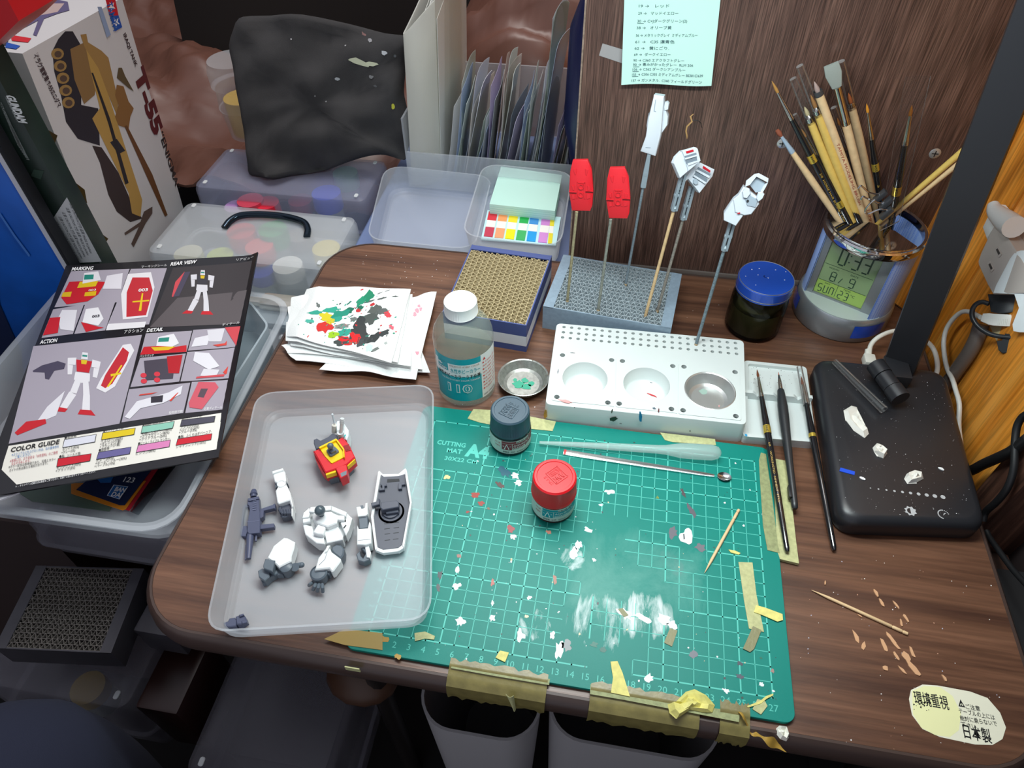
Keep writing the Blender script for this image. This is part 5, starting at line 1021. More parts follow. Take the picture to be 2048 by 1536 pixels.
for k in range(14): t = .2+k*.31; b.prism([(p2.x+r*math.cos(t+dt), p2.y+r*math.sin(t+dt)) for r, dt in ((.34, 0), (.42, 0), (.42, .28 if k > 3 else .15), (.34, .28 if k > 3 else .15))], 1.7, 1.71)
b.prism([(p2.x-.05, p2.y-.1), (p2.x+.22, p2.y+.15), (p2.x+.05, p2.y+.12)], 1.7, 1.71)
b.use(blk); b.prism([(p.x+.25*math.cos(t), p.y+.25*math.sin(t)) for t in [PI/2+PI*k/10 for k in range(11)]], 1.705, 1.715)
obj('touch_marks', b, None, T)
b = B(); random.seed(12)
for k in range(260):
    x, y = random.random(), random.random(); p = Vector((*fo[3], 0)).lerp(Vector((*fo[2], 0)), x*.9+.05).lerp(Vector((*fo[0], 0)).lerp(Vector((*fo[1], 0)), x*.9+.05), y*.92+.04)
    b.use(ink(random.choice(('8d8f92', 'b8babd', '6a6c70', 'e2e4e6')))); b.prism(blob(p.x, p.y, random.choice((.012, .018, .03)), 5), 1.7, 1.712)
obj('dust', b, None, T, kind='stuff')
blu = ink('1c52d8'); b = B(blu); b.prism(XY([(1681, 935), (1710, 943), (1709, 950), (1679, 942)], 1.75), 1.71, 1.75); obj('plastic_strip', b, None, label='short bright blue plastic strip on the lamp foot', cat='scrap')
for q, r, lab in (([(1688, 822), (1703, 812), (1713, 814), (1720, 838), (1733, 860), (1738, 868), (1728, 876), (1708, 862), (1692, 842)], 1, 'long white putty piece, uppermost of the three on the lamp foot'), ([(1745, 896), (1754, 888), (1764, 893), (1774, 906), (1766, 917), (1755, 912), (1747, 905)], 2, 'small crumpled white putty lump in the middle of the lamp foot'), ([(1812, 948), (1828, 941), (1842, 946), (1846, 957), (1833, 966), (1815, 968), (1809, 958)], 3, 'round white putty lump near the dotted slider of the lamp foot')):
    crumple(q, 1.72, .7, r, mat('white_putty', 'e6e3da', .75, bump=.3, bs=60), lab, 'putty_lump', 'putty')
for q, lab in (((1883, 938), 'tiny white flake on the lamp foot right of the round putty lump'), ((1725, 957), 'tiny pale flake on the lamp foot beside the blue strip')):
    p = W(*q, 1.73); obj('putty_flake', B().prism(blob(p.x, p.y, .16, 8, .2, 1.4, -.5), 1.71, 1.77), ink('f2f5f6'), label=lab, cat='putty')
# white cable from the lamp foot
wc = mat('white_cable', 'dcdad0', .4); T = thing('white_cable', 'white cable plugged into the back of the lamp foot behind the arm', 'cable', W(1740, 720, .5))
pth = [W(1738, 722, .7), W(1742, 690, 1.2), W(1765, 670, 1.8), W(1800, 662, 1.8), W(1845, 678, 1.2), W(1868, 700, .4), W(1875, 735, -.1), W(1868, 760, -.6)]
b = B(wc).tube(catmull(pth, 8), .22, 10); obj('cord', b, None, T); b = B(wc); p = pth[0]; b.box(p.x-.5, p.x+.5, p.y-.6, p.y+.6, .3, 1.1, .12); b.tube([p+Vector((0, .5, 0)), p+Vector((0, 1.2, .3))], [.36, .26], 12); obj('plug', b, None, T)

# ================================================================= CLOCK PEN CUP
c = Vector((36.55, 39.52, -.3)); T = thing('clock_pen_cup', 'silver and blue mesh pen cup with digital clock and calendar display', 'pen cup', c)
silver = mat('silver_plastic', '9a9fa3', .3, .6); P0 = Vector((32.67, 39.26, 0)); P1 = Vector((38.07, 36.49, 0)); pd = (P1-P0).normalized(); pn = Vector((pd.y, -pd.x, 0)); pn = pn if pn.dot(CC-P0) > 0 else -pn
b = B(silver); b.T = Matrix.Translation(c); b.lathe([(.01, 0), (4.4, 0), (4.52, .15), (4.5, 1.5), (4.42, 2.5), (4.3, 2.65), (.01, 2.65)], 60, cap=False); obj('base', b, None, T)
bw = mat('blue_window', '1c4fc0', .15, coat=.5)
for ang in (-1.17, 3.02, 1.2):
    fnw = cyl(c, 4.5, a0=ang); b = B(bw); b.quad(fnw, -1.6, 1.6, .7, 2.2, .05, 10); obj('blue_window', b, None, T)
def mesh_mat():
    m = bpy.data.materials.new('blue_mesh'); N, L = nodes(m); p = N['Principled BSDF']; p.inputs['Base Color'].default_value = lin('4a78d8'); p.inputs['Roughness'].default_value = .4
    tc = N.new('ShaderNodeTexCoord'); v = N.new('ShaderNodeTexVoronoi'); v.inputs['Scale'].default_value = 800; v.inputs['Randomness'].default_value = .1; L.new(tc.outputs['Object'], v.inputs['Vector'])
    r = N.new('ShaderNodeMapRange'); r.inputs['From Min'].default_value = .3; r.inputs['From Max'].default_value = .4; r.inputs['To Min'].default_value = 1; r.inputs['To Max'].default_value = 0; L.new(v.outputs['Distance'], r.inputs['Value'])
    mx = N.new('ShaderNodeMix'); mx.data_type = 'RGBA'; L.new(r.outputs[0], mx.inputs[0]); mx.inputs[6].default_value = lin('a6c4ff'); mx.inputs[7].default_value = lin('4a80f4'); L.new(mx.outputs[2], p.inputs['Base Color']); return m
bmesh_m = mesh_mat()
# cylinder wall cut open where the recessed clock panel sits
def onwall(P):
    q = Vector((P.x-c.x, P.y-c.y)); d = Vector((CC.x-P.x, CC.y-P.y)).normalized(); t = 0
    while (q+d*t).length < 4.2 and t < 5: t += .02
    q = q+d*t; return math.atan2(q.y, q.x)
Pl, Pr = P0-pd*.15, P1+pd*.15; ta, tb = onwall(Pl) % (2*PI), onwall(Pr) % (2*PI)
ca = math.atan2(pn.y, pn.x); half = math.acos(.48)
b = B(bmesh_m); n = 60; arc = [tb+((ta-tb) % (2*PI))*k/n for k in range(n+1)]
for r0, flip in ((4.2, 0), (4.08, 1)):
    rg = [[(c.x+r0*math.cos(t), c.y+r0*math.sin(t), z) for t in (arc if not flip else arc[::-1])] for z in (2.3, 9.8)]; b.loft(rg, False, False, closed=False)
obj('mesh_cylinder', b, None, T)
Fp = frame(Vector((P0.x, P0.y, 0))-pd*.15, pd, (0, 0, 1)); PWd = (P1-P0).length+.3
if Fp(0, 0, 1).y > Fp(0, 0, 0).y: pass
b = B(silver)
def pbox(x0, x1, y0, y1, h0, h1, m): b.use(m); b.loft([[tuple(Fp(x, y, h0)) for x, y in ((x0, y0), (x1, y0), (x1, y1), (x0, y1))], [tuple(Fp(x, y, h1)) for x, y in ((x0, y0), (x1, y0), (x1, y1), (x0, y1))]])
pbox(0, PWd, 2.2, 9.9, -.35, 0, silver); pbox(0, .75, 2.2, 9.9, 0, .25, silver); pbox(PWd-.95, PWd, 2.2, 9.9, 0, .25, silver); pbox(.75, PWd-.95, 2.2, 2.6, 0, .2, silver); 
for P_e, t_e in ((Pl, ta), (Pr, tb)):
    e_ = Vector((c.x+4.2*math.cos(t_e), c.y+4.2*math.sin(t_e), 0)); w2 = Vector((0, 0, 1)); b.add([(P_e.x, P_e.y, 2.3), (e_.x, e_.y, 2.3), (e_.x, e_.y, 9.8), (P_e.x, P_e.y, 9.8)], [(0, 1, 2, 3)])
obj('clock_frame', b, None, T)
b = B(mat('lcd_green', '8aa478', .15, coat=.6)); LX0, LX1, LY0, LY1 = .78, PWd-.98, 2.62, 9.4; b.quad(Fp, LX0, LX1, LY0, LY1, .06, 1)
b.use(mat('lcd_green_lit', '9fc060', .2)); b.quad(Fp, LX0, LX1, LY0, 4.1, .065, 1); obj('display', b, None, T)
b = B(ink('2f4a38'))
SEG = {'0': 'abcdef', '1': 'bc', '2': 'abged', '3': 'abgcd', '5': 'afgcd', '8': 'abcdefg', '9': 'abcdfg', 'S': 'afgcd', 'U': 'bcdef', 'N': 'abcef', 'C': 'adef', '4': 'fgbc'}
def seg(ch, x, y, w, h, t):
    S_ = {'a': (x+t, y+h-t, x+w-t, y+h), 'd': (x+t, y, x+w-t, y+t), 'g': (x+t, y+h/2-t/2, x+w-t, y+h/2+t/2), 'f': (x, y+h/2, x+t, y+h-t), 'e': (x, y+t, x+t, y+h/2), 'b': (x+w-t, y+h/2, x+w, y+h-t), 'c': (x+w-t, y+t, x+w, y+h/2)}
    for s_ in SEG[ch]: x0, y0, x1, y1 = S_[s_]; b.quad(Fp, x0, x1, y0, y1, .08, 1)
x = LX0+.35
seg('0', x+.7, 6.25, .75, 2.0, .15); b.quad(Fp, x+1.6, x+1.72, 6.8, 6.95, .08, 1).quad(Fp, x+1.6, x+1.72, 7.5, 7.65, .08, 1); seg('3', x+1.9, 6.25, .75, 2.0, .15); seg('3', x+2.85, 6.25, .75, 2.0, .15)
b.quad(Fp, LX0+.1, LX1-.1, 5.98, 6.02, .08, 1).quad(Fp, LX0+.1, LX1-.1, 4.12, 4.16, .08, 1).quad(Fp, LX0+1.95, LX0+1.99, 2.8, 4.12, .08, 1)
b.text(Fp, 'MONTH', LX0+.6, 5.6, .24, .08, .9); b.text(Fp, 'DATE', LX0+2.6, 5.6, .24, .08, .7); seg('8', LX0+.95, 4.3, .55, 1.1, .1); b.text(Fp, '/', LX0+1.8, 4.4, .9, .08, .3); seg('9', LX0+2.7, 4.3, .55, 1.1, .1)
b.text(Fp, 'DAY', LX0+.75, 3.84, .22, .08, .5); b.text(Fp, 'TEMP', LX0+2.5, 3.84, .22, .08, .7); seg('S', LX0+.25, 2.78, .42, .92, .08); seg('U', LX0+.8, 2.78, .42, .92, .08); seg('N', LX0+1.35, 2.78, .42, .92, .08)
seg('2', LX0+2.2, 2.78, .42, .92, .08); seg('3', LX0+2.75, 2.78, .42, .92, .08); b.text(Fp, '°C', LX0+3.3, 3.4, .4, .08, .4)
obj('lettering', b, None, T)
b = B(chrome); b.T = Matrix.Translation(c); b.lathe([(4.15, 9.6), (4.4, 9.65), (4.48, 9.95), (4.42, 10.3), (4.25, 10.42), (4.02, 10.35), (3.95, 10.05), (4.05, 9.7)], 72, cap=False); obj('rim', b, None, T)
b = B(chrome); pts = [(c.x+4.1*math.cos(t), c.y+4.1*math.sin(t)) for t in [ca-half*1.12+2.24*half*k/20 for k in range(21)]]+[(c.x+pn.x*.3+pd.x*1.6, c.y+pn.y*.3+pd.y*1.6), (c.x+pn.x*.3-pd.x*.6, c.y+pn.y*.3-pd.y*.6)]
b.prism(pts, 10.1, 10.3); obj('chrome_plate', b, None, T)
b = B(mat('pale_ledge', 'b4c0bc', .3)); b.prism([(c.x+4.25*math.cos(t), c.y+4.25*math.sin(t)) for t in [ca-half+2*half*k/20 for k in range(21)]], 2.3, 2.42); obj('ledge', b, None, T)
# ---- things standing in the cup
cb = Vector((c.x, c.y, 2.6))
def incup(lab, mouth, tip, dy, bx=None, **k):
    # passes the mouth of the cup at a surveyed point and ends at its tip
    m = W(*mouth, 10.4); lim = Vector((m.x-c.x, m.y-c.y, 0))
    if lim.length > 3.5: lim = lim.normalized()*3.5; m = Vector((c.x+lim.x, c.y+lim.y, 10.4))
    tp = WY(*tip, m.y+dy); d = (m-tp).normalized(); t = (m.z-3.0)/max(.2, -d.z); tail = m+d*min(t, 7.6)
    off = Vector((tail.x-c.x, tail.y-c.y)); 
    if off.length > 3.5: tail = m+d*4.2
    return pb(lab, tail, tp, **k)
nat = mat('natural_wood_handle', 'd9bb90', .55, var=.08, vs=20); yel = mat('yellow_bamboo_handle', 'd8b660', .45, var=.06, vs=20)
q5 = lambda x, y: (1500+.40351*x, 80+.40365*y); CP = 'clear cap'
incup('short wood handled brush at the far left of the pen cup with blue ferrule', q5(440, 890), q5(133, 445), .6, handle=nat, r_tail=.2, r_mid=.3, r_neck=.22, fl=1.8, bl=.7, bcol='8a4a34', ferr=mat('blue_white_ferrule', 'a8bcd0', .35, .3), blunt=True)
incup('black brush with long pointed tip and gold band, second from the left in the cup', q5(465, 890), q5(108, 203), 1.0, handle=lac, r_tail=.2, r_mid=.32, r_neck=.22, fl=2.6, bl=1.1, bcol='a87a3c', band=(.76, .8), text=('3/0  HORSE HAIR BONNET ZEEP', .7, 5.5, .22))
incup('yellow handled brush in a clear cap, left of the tallest cap', q5(500, 890), q5(270, 330), .7, handle=yel, r_tail=.25, r_mid=.36, r_neck=.32, fl=.6, bl=.8, bcol='d8c79a', cap=(-.2, .34, 4.2))
incup('yellow handled brush in a tall clear cap, third yellow one from the left', q5(535, 890), q5(300, 270), .2, handle=yel, r_tail=.25, r_mid=.36, r_neck=.3, fl=.6, bl=1.2, bcol='b8834a', cap=(-.2, .34, 4.6))
incup('wood handled brush with a split pink grey bristle tip', q5(570, 890), q5(318, 205), 0, handle=nat, r_tail=.25, r_mid=.34, r_neck=.34, fl=.25, bl=1.0, bcol='a08a84', ferr=mat('dark_ferrule', '3a3a3c', .4), text=('TAMIYA MODELING BRUSH', .78, 6.6, .3), tcol='a0483a')
incup('flat wide brush with grey bristles in the pen cup', q5(590, 870), q5(402, 120), -.2, handle=nat, r_tail=.25, r_mid=.36, r_neck=.34, fl=3.4, bl=2.0, bcol='8f9690', flat=True, text=('TAMIYA', .5, 2.2, .3), tcol='a0483a')
incup('wood handled brush in the tallest clear cap', q5(615, 800), q5(488, 262), -.5, handle=nat, r_tail=.25, r_mid=.36, r_neck=.3, fl=.4, bl=.9, bcol='c8703a', cap=(-.2, .36, 4.4))
incup('black fine brush with orange tip between wood handles and clear sleeve', q5(650, 830), q5(578, 315), -.7, handle=lac, r_tail=.2, r_mid=.3, r_neck=.2, fl=2.6, bl=.8, bcol='d89028', band=(.72, .8), text=('3', .6, .3, .2))
incup('black brush with slim clear cap at the lower left of the bundle', q5(490, 900), q5(255, 440), 1.2, handle=lac, r_tail=.2, r_mid=.28, r_neck=.2, fl=1.8, bl=.8, bcol='9a6a38', band=(.62, .7), cap=(-.2, .3, 4.2), text=('NO.0', .5, 1.4, .22))
incup('black brush in a slim clear cap in the middle of the bundle', q5(540, 895), q5(335, 470), .9, handle=lac, r_tail=.2, r_mid=.28, r_neck=.2, fl=1.6, bl=.8, bcol='c8803a', cap=(-.2, .3, 2.6))
incup('black brush in a clear cap behind the flat brush', q5(600, 860), q5(432, 385), .1, handle=lac, r_tail=.2, r_mid=.28, r_neck=.2, fl=2.4, bl=.7, bcol='c8803a', cap=(.3, .3, 3.8))
incup('black brush with orange tip inside the flat clear plastic sleeve', q5(700, 900), q5(803, 322), -1.2, handle=lac, r_tail=.22, r_mid=.34, r_neck=.24, fl=2.6, bl=.9, bcol='d88a30', band=(.68, .9), text=('6   MODELING BRUSH', .6, 4.4, .24))
b = B(clear_pl); sl = [WY(*q5(x, y), 38.3) for x, y in ((772, 185), (896, 180), (740, 900), (640, 950))]
b.loft([[tuple(p) for p in sl], [tuple(p+Vector((0, .12, 0))) for p in sl]])
obj('clear_sleeve', b, None, label='flat clear plastic sleeve around the brush at the right of the cup', cat='sleeve')
for a, e, m, r, lab in ((q5(640, 905), q5(1095, 515), yel, .3, 'yellow bamboo chopstick leaning right out of the pen cup'), (q5(670, 905), q5(1060, 590), nat, .27, 'pale wooden chopstick leaning right just under the yellow one')):
    mth = W(*a, 10.2); off = Vector((mth.x-c.x, mth.y-c.y, 0)); tp = WY(*e, mth.y-1.5); d = (tp-mth).normalized(); st_ = mth-d*3.0; obj('chopstick', B(m).tube([st_, mth+d*20], [r*.6, r*1.15], 12), None, label=lab, cat='chopstick')
wire = mat('clip_wire', 'c9ccd0', .2, 1)
for k, (pts, lab) in enumerate((([(535, 735), (548, 722), (560, 730), (590, 755), (640, 765), (660, 760)], 'upper silver wire clip handle sticking out of the pen cup'), ([(548, 790), (560, 775), (580, 785), (610, 795), (650, 810), (690, 795)], 'middle silver wire clip handle sticking out of the pen cup'), ([(690, 845), (640, 840), (590, 860), (572, 855), (575, 835), (600, 805), (620, 790)], 'lowest silver wire clip handle sticking out of the pen cup'))):
    pp = [WY(*q5(*p), 38.0-.4*k) for p in pts]; T2 = thing('binder_clip', lab, 'clip', pp[-1]); obj('wire_handle', B(wire).tube(catmull(pp, 5), .075, 8), None, T2)
    q = pp[-1] if k < 2 else pp[0]; b = B(mat('smoky_clip', '3a3d42', .25, alpha=.8)); b.T = Matrix.Translation(q)@Matrix.Rotation(.5, 4, 'Y'); b.box(-.2, .2, -.3, .3, -.9, .3, .08); obj('jaw', b, None, T2)
# ================================================================= LEFT SIDE: magazine, trays, boxes
mo = (0, 480); ms = .351538; m2 = lambda x, y: (mo[0]+ms*x, mo[1]+ms*y)
mTR, mBR, mBL = W(517, 510, 2.2), W(437, 915, 1.0), W(-48, 998, 1.6)
mn = (mTR-mBR).cross(mBL-mBR).normalized(); mn = mn if mn.z > 0 else -mn
mTL = WP(132, 531, mBR, mn); mU = (mTR-mTL).normalized(); mLen = (mTR-mTL).length
def fm(px, py, h=0):
    p = WP(px, py, mBR, mn); a = (p-mTL).dot(mU); t = max(0, (a-(mLen-1.3))/1.3); return p+mn*(h+.4*t*t)
T = thing('instruction_sheet', 'black glossy kit leaflet with robot photographs and a colour guide', 'leaflet', W(270, 760, 1.0))
C4 = [Vector(q) for q in ((132, 531), (517, 510), (437, 915), (-48, 998))]
b = B(mat('leaflet_black', '1c1b1f', .28, coat=.3))
b.sheet(lambda u, v: tuple(fm(*C4[3].lerp(C4[2], u).lerp(C4[0].lerp(C4[1], u), v))), 26, 20, .14); obj('page', b, None, T)
b = B(); LV = [0]
def mp(pts, col, lv=None, n=0):
    LV[0] += .0006; h = .012+LV[0] if lv is None else lv; b.use(ink(col, .35))
    P = [m2(*q) for q in pts]
    if len(P) == 4 and n:
        P = [Vector(q) for q in P]; vs = [fm(*P[3].lerp(P[2], i/n).lerp(P[0].lerp(P[1], i/n), j/n), h) for j in range(n+1) for i in range(n+1)]
        b.add(vs, [(j*(n+1)+i, j*(n+1)+i+1, (j+1)*(n+1)+i+1, (j+1)*(n+1)+i) for j in range(n) for i in range(n)])
    else:
        tri = tessellate_polygon([[Vector((x, y, 0)) for x, y in P]]); b.add([fm(x, y, h) for x, y in P], [tuple(t) for t in tri])
def mt(s_, p0, p1, size, col, bold=0, shear=0):
    LV[0] += .0004; b.use(ink(col, .35)); A_, E_ = Vector(m2(*p0)), Vector(m2(*p1)); d = E_-A_; L_ = d.length; d.normalize(); up_ = Vector((d.y, -d.x)); tilt = Vector((.28, 0))
    vs, fs = glyphs(s_, bold, shear); x0 = min(v[0] for v in vs); x1 = max(v[0] for v in vs); k = size*ms*1.35
    b.add([fm(*(A_+d*((v[0]-x0)/(x1-x0)*L_)+(up_+tilt*.9)*(v[1]*k)), .02+LV[0]) for v in vs], fs)
photo_g = 'a9a2ae'
for q in ([(405, 178), (738, 165), (668, 355), (310, 383)], [(745, 165), (950, 160), (848, 480), (605, 500)], [(303, 395), (478, 366), (415, 535), (237, 558)], [(484, 368), (655, 355), (598, 515), (423, 535)], [(190, 605), (808, 540), (680, 1045), (50, 1160)], [(830, 532), (1093, 517), (1062, 638), (798, 655)], [(1100, 512), (1370, 495), (1345, 610), (1070, 630)], [(797, 672), (1058, 646), (1020, 806), (742, 838)], [(1066, 638), (1343, 614), (1308, 788), (1027, 806)], [(735, 850), (1083, 812), (1043, 985), (692, 1038)], [(1092, 808), (1305, 797), (1275, 965), (1054, 985)]): mp(q, photo_g, None, 6)
mp([(985, 160), (1440, 125), (1365, 478), (852, 498)], '3b3638', None, 6); mp([(1010, 330), (1410, 290), (1368, 478), (852, 498)], '5d5658', None, 5)
mp([(615, 478), (832, 465), (822, 497), (603, 515)], 'e9e7ea'); mp([(50, 1172), (1266, 984), (1260, 1040), (25, 1250)], 'edeae0', None, 8); mp([(25, 1248), (1262, 1036), (1235, 1192), (95, 1392), (10, 1308)], 'edeae0')
# generic figure pictures
def fig(cx, cy, s_, rot=0, wh='e8e6ea', chest='c8202a'):
    R_ = lambda L_: [(cx+s_*(x*math.cos(rot)-y*math.sin(rot)), cy+s_*(x*math.sin(rot)+y*math.cos(rot))) for x, y in L_]
    mp(R_([(-20, 10), (-34, 60), (-12, 62), (-2, 20)]), wh); mp(R_([(4, 20), (10, 62), (32, 64), (20, 10)]), wh); mp(R_([(-36, 58), (-60, 112), (-38, 116), (-12, 66)]), wh); mp(R_([(10, 62), (12, 112), (38, 114), (32, 62)]), wh)
    mp(R_([(-66, 112), (-86, 128), (-42, 126), (-34, 114)]), 'c8202a'); mp(R_([(6, 112), (0, 128), (58, 126), (42, 110)]), 'c8202a')
    mp(R_([(-24, -8), (24, -8), (26, 18), (0, 26), (-26, 18)]), wh); mp(R_([(-26, -48), (26, -48), (20, -10), (-20, -10)]), chest); mp(R_([(-10, -50), (10, -50), (8, -36), (-8, -36)]), 'e0c020')
    mp(R_([(-9, -74), (9, -74), (11, -52), (-11, -52)]), wh); mp(R_([(-8, -66), (8, -66), (8, -60), (-8, -60)]), '2a8a7a')
    for k in (-1, 1): mp(R_([(k*26, -54), (k*54, -50), (k*52, -28), (k*26, -30)]), wh); mp(R_([(k*34, -28), (k*52, -28), (k*48, 4), (k*34, 2)]), wh)
fig(1150, 265, 1.25, .05, 'dcdae0', '3a3840'); mp([(1050, 185), (1085, 180), (1020, 320), (980, 325), (1000, 240)], '4a4458'); mp([(1048, 184), (1052, 180), (985, 326), (978, 322), (998, 240)], 'd04a52')
fig(470, 770, 1.75, .12)
mp([(270, 950), (370, 860), (320, 1000), (200, 1050)], 'e4e2e8'); mp([(150, 1035), (260, 1020), (265, 1045), (100, 1112), (85, 1098)], 'c8202a')
mp([(188, 745), (240, 715), (330, 690), (375, 705), (365, 735), (310, 745), (280, 795), (258, 790), (255, 755), (190, 752)], '4a4458')
mp([(700, 598), (745, 592), (765, 630), (655, 835), (600, 870), (548, 845), (575, 790)], 'e9e7ea'); mp([(700, 612), (735, 640), (722, 690), (640, 820), (600, 845), (575, 830), (600, 770), (650, 690)], 'c42a34')
for q in ([(690, 712), (697, 716), (620, 838), (608, 838)], [(630, 765), (690, 755), (692, 765), (632, 778)]): mp(q, 'e8c818')
# other photo panels
mp([(395, 240), (480, 235), (600, 240), (560, 310), (500, 350), (380, 368), (350, 330)], 'c8202a'); mp([(455, 240), (560, 235), (545, 265), (440, 275)], 'e0c020'); mp([(480, 190), (560, 180), (575, 230), (470, 250)], 'e6e4e8'); mp([(482, 200), (535, 198), (532, 225), (478, 228)], '2a8a7a')
mp([(360, 300), (410, 296), (402, 325), (350, 325)], 'e0b818'); mp([(485, 300), (550, 292), (545, 318), (480, 322)], 'e0b818'); mp([(610, 205), (700, 190), (690, 280), (585, 280)], 'e2dfe6')
mp([(730, 195), (860, 185), (880, 270), (840, 440), (700, 455), (690, 310)], 'eae7ea'); mp([(755, 215), (850, 215), (870, 290), (832, 430), (720, 440), (722, 300)], 'c42a34')
for q in ([(808, 305), (816, 305), (805, 405), (790, 405)], [(755, 350), (850, 342), (850, 350), (755, 358)]): mp(q, 'e8c818')
mp([(355, 400), (440, 400), (420, 520), (345, 510), (330, 450)], 'e4e2e8'); mp([(285, 445), (345, 440), (330, 530), (245, 545)], 'c8202a'); mp([(490, 395), (560, 385), (590, 450), (560, 490), (470, 470)], 'ecebee'); mp([(462, 468), (560, 495), (592, 500), (490, 525)], 'c8202a')
mp([(900, 555), (990, 535), (1020, 590), (960, 620), (890, 605)], 'ecebee'); mp([(905, 560), (965, 555), (960, 580), (900, 583)], '2a8a7a'); mp([(820, 610), (900, 605), (1000, 610), (1062, 600), (1062, 638), (798, 655)], 'c8202a'); mp([(860, 612), (1000, 608), (960, 628), (880, 632)], 'e0c020')
mp([(1110, 560), (1200, 540), (1180, 600), (1090, 610)], 'e4e2e8'); mp([(1180, 515), (1280, 505), (1260, 580), (1190, 580)], 'dcdae0'); mp([(1280, 500), (1370, 497), (1345, 606)], 'd04a52')
mp([(820, 690), (1000, 670), (985, 790), (830, 800)], '4a4450'); mp([(950, 665), (1040, 655), (1020, 760), (960, 760)], 'b81e28')
for x, y in ((818, 772), (895, 765), (820, 805), (895, 798)): mp([(x+18*math.cos(t*PI/5), y+14*math.sin(t*PI/5)) for t in range(10)], 'd83a48')
mp([(1110, 640), (1190, 645), (1250, 720), (1190, 740), (1100, 690)], 'e6e4ea'); mp([(1160, 735), (1250, 740), (1230, 780), (1140, 775)], 'dedce2'); mp([(1120, 780), (1280, 765), (1275, 778), (1115, 790)], 'd04a52')
mp([(780, 920), (960, 870), (1040, 830), (1030, 880), (930, 930), (800, 960), (740, 1020), (710, 1010)], 'e4e2e8'); mp([(860, 895), (930, 885), (925, 925), (860, 930)], '34303a')
mp([(1130, 810), (1225, 812), (1245, 840), (1150, 965), (1080, 955), (1075, 930)], 'd05a68'); mp([(1145, 848), (1185, 848), (1160, 900), (1125, 895)], '5a4a54')
for q in ([(790, 888), (800, 880), (900, 868), (860, 880)], [(965, 915), (975, 920), (1018, 870), (1010, 872)], [(1270, 755), (1300, 720), (1292, 760), (1285, 768)], [(1210, 600), (1280, 590), (1292, 575), (1290, 600), (1240, 608)]): mp(q, 'd84438')
# colour chips
for q, c_ in (([(370, 1140), (548, 1110), (540, 1150), (360, 1182)], 'dfe0ea'), ([(588, 1102), (770, 1074), (762, 1108), (580, 1138)], 'e4c81c'), ([(815, 1064), (992, 1036), (982, 1072), (805, 1102)], '8fc8b4'), ([(1038, 1028), (1225, 1006), (1218, 1036), (1028, 1062)], '4c4a58'), ([(335, 1248), (520, 1220), (512, 1258), (326, 1292)], 'cc1c2e'), ([(565, 1212), (746, 1182), (738, 1218), (552, 1250)], '6a6498'), ([(790, 1172), (970, 1142), (963, 1178), (778, 1210)], 'dc84b8'), ([(1015, 1136), (1206, 1106), (1200, 1138), (1004, 1170)], 'cc1c2e')):
    mp([(q[0][0]-3, q[0][1]-3), (q[1][0]+3, q[1][1]-3), (q[2][0]+3, q[2][1]+3), (q[3][0]-3, q[3][1]+3)], '2a2a2a'); mp(q, c_)
mt('MARKING', (408, 178), (532, 172), 20, 'f2f2f2', .03, .2); mt('REAR VIEW', (970, 150), (1120, 135), 20, 'f2f2f2', .03, .2); mt('マーキングシール', (805, 162), (950, 152), 12, 'd8d8d8'); mt('アクション', (708, 535), (815, 524), 18, 'f2f2f2'); mt('DETAIL', (835, 527), (928, 520), 20, 'f2f2f2', .03, .2); mt('ACTION', (228, 595), (328, 583), 22, 'f2f2f2', .03, .2)
mt('ディテール', (1265, 492), (1365, 480), 12, 'e8e8e8'); mt('リアビュー', (1345, 122), (1445, 112), 12, 'd8d8d8'); mt('股関節可動', (962, 995), (1040, 985), 14, 'f2f2f2'); mt('足裏ディテール', (1160, 972), (1265, 962), 14, 'f2f2f2'); mt('バックパック', (797, 672), (875, 664), 12, 'f2f2f2'); mt('003', (788, 298), (842, 294), 18, 'f4f0f0', .03); mt('003', (525, 446), (568, 440), 14, '444048', .03); mt('003', (505, 295), (548, 290), 10, 'f4f0f0', .02)
mt('COLOR GUIDE', (64, 1210), (342, 1162), 27, '1a1a1a', .02, .15)
mt('※よりリアルに仕上げたい方は、右の基本色を', (70, 1232), (338, 1184), 14, '3a7ab8'); mt('ご覧ください。', (88, 1246), (180, 1228), 14, '3a7ab8'); mt('※塗装には、より安全な「水性塗料」のご使用', (60, 1268), (330, 1218), 14, 'b83a52'); mt('をおすすめします。', (68, 1285), (175, 1264), 14, 'b83a52'); mt('※カラー配合は参考値であり、写真とカラー', (52, 1302), (320, 1256), 14, '333333'); mt('ガイドの色は異なる場合があります。', (56, 1322), (275, 1278), 14, '333333')
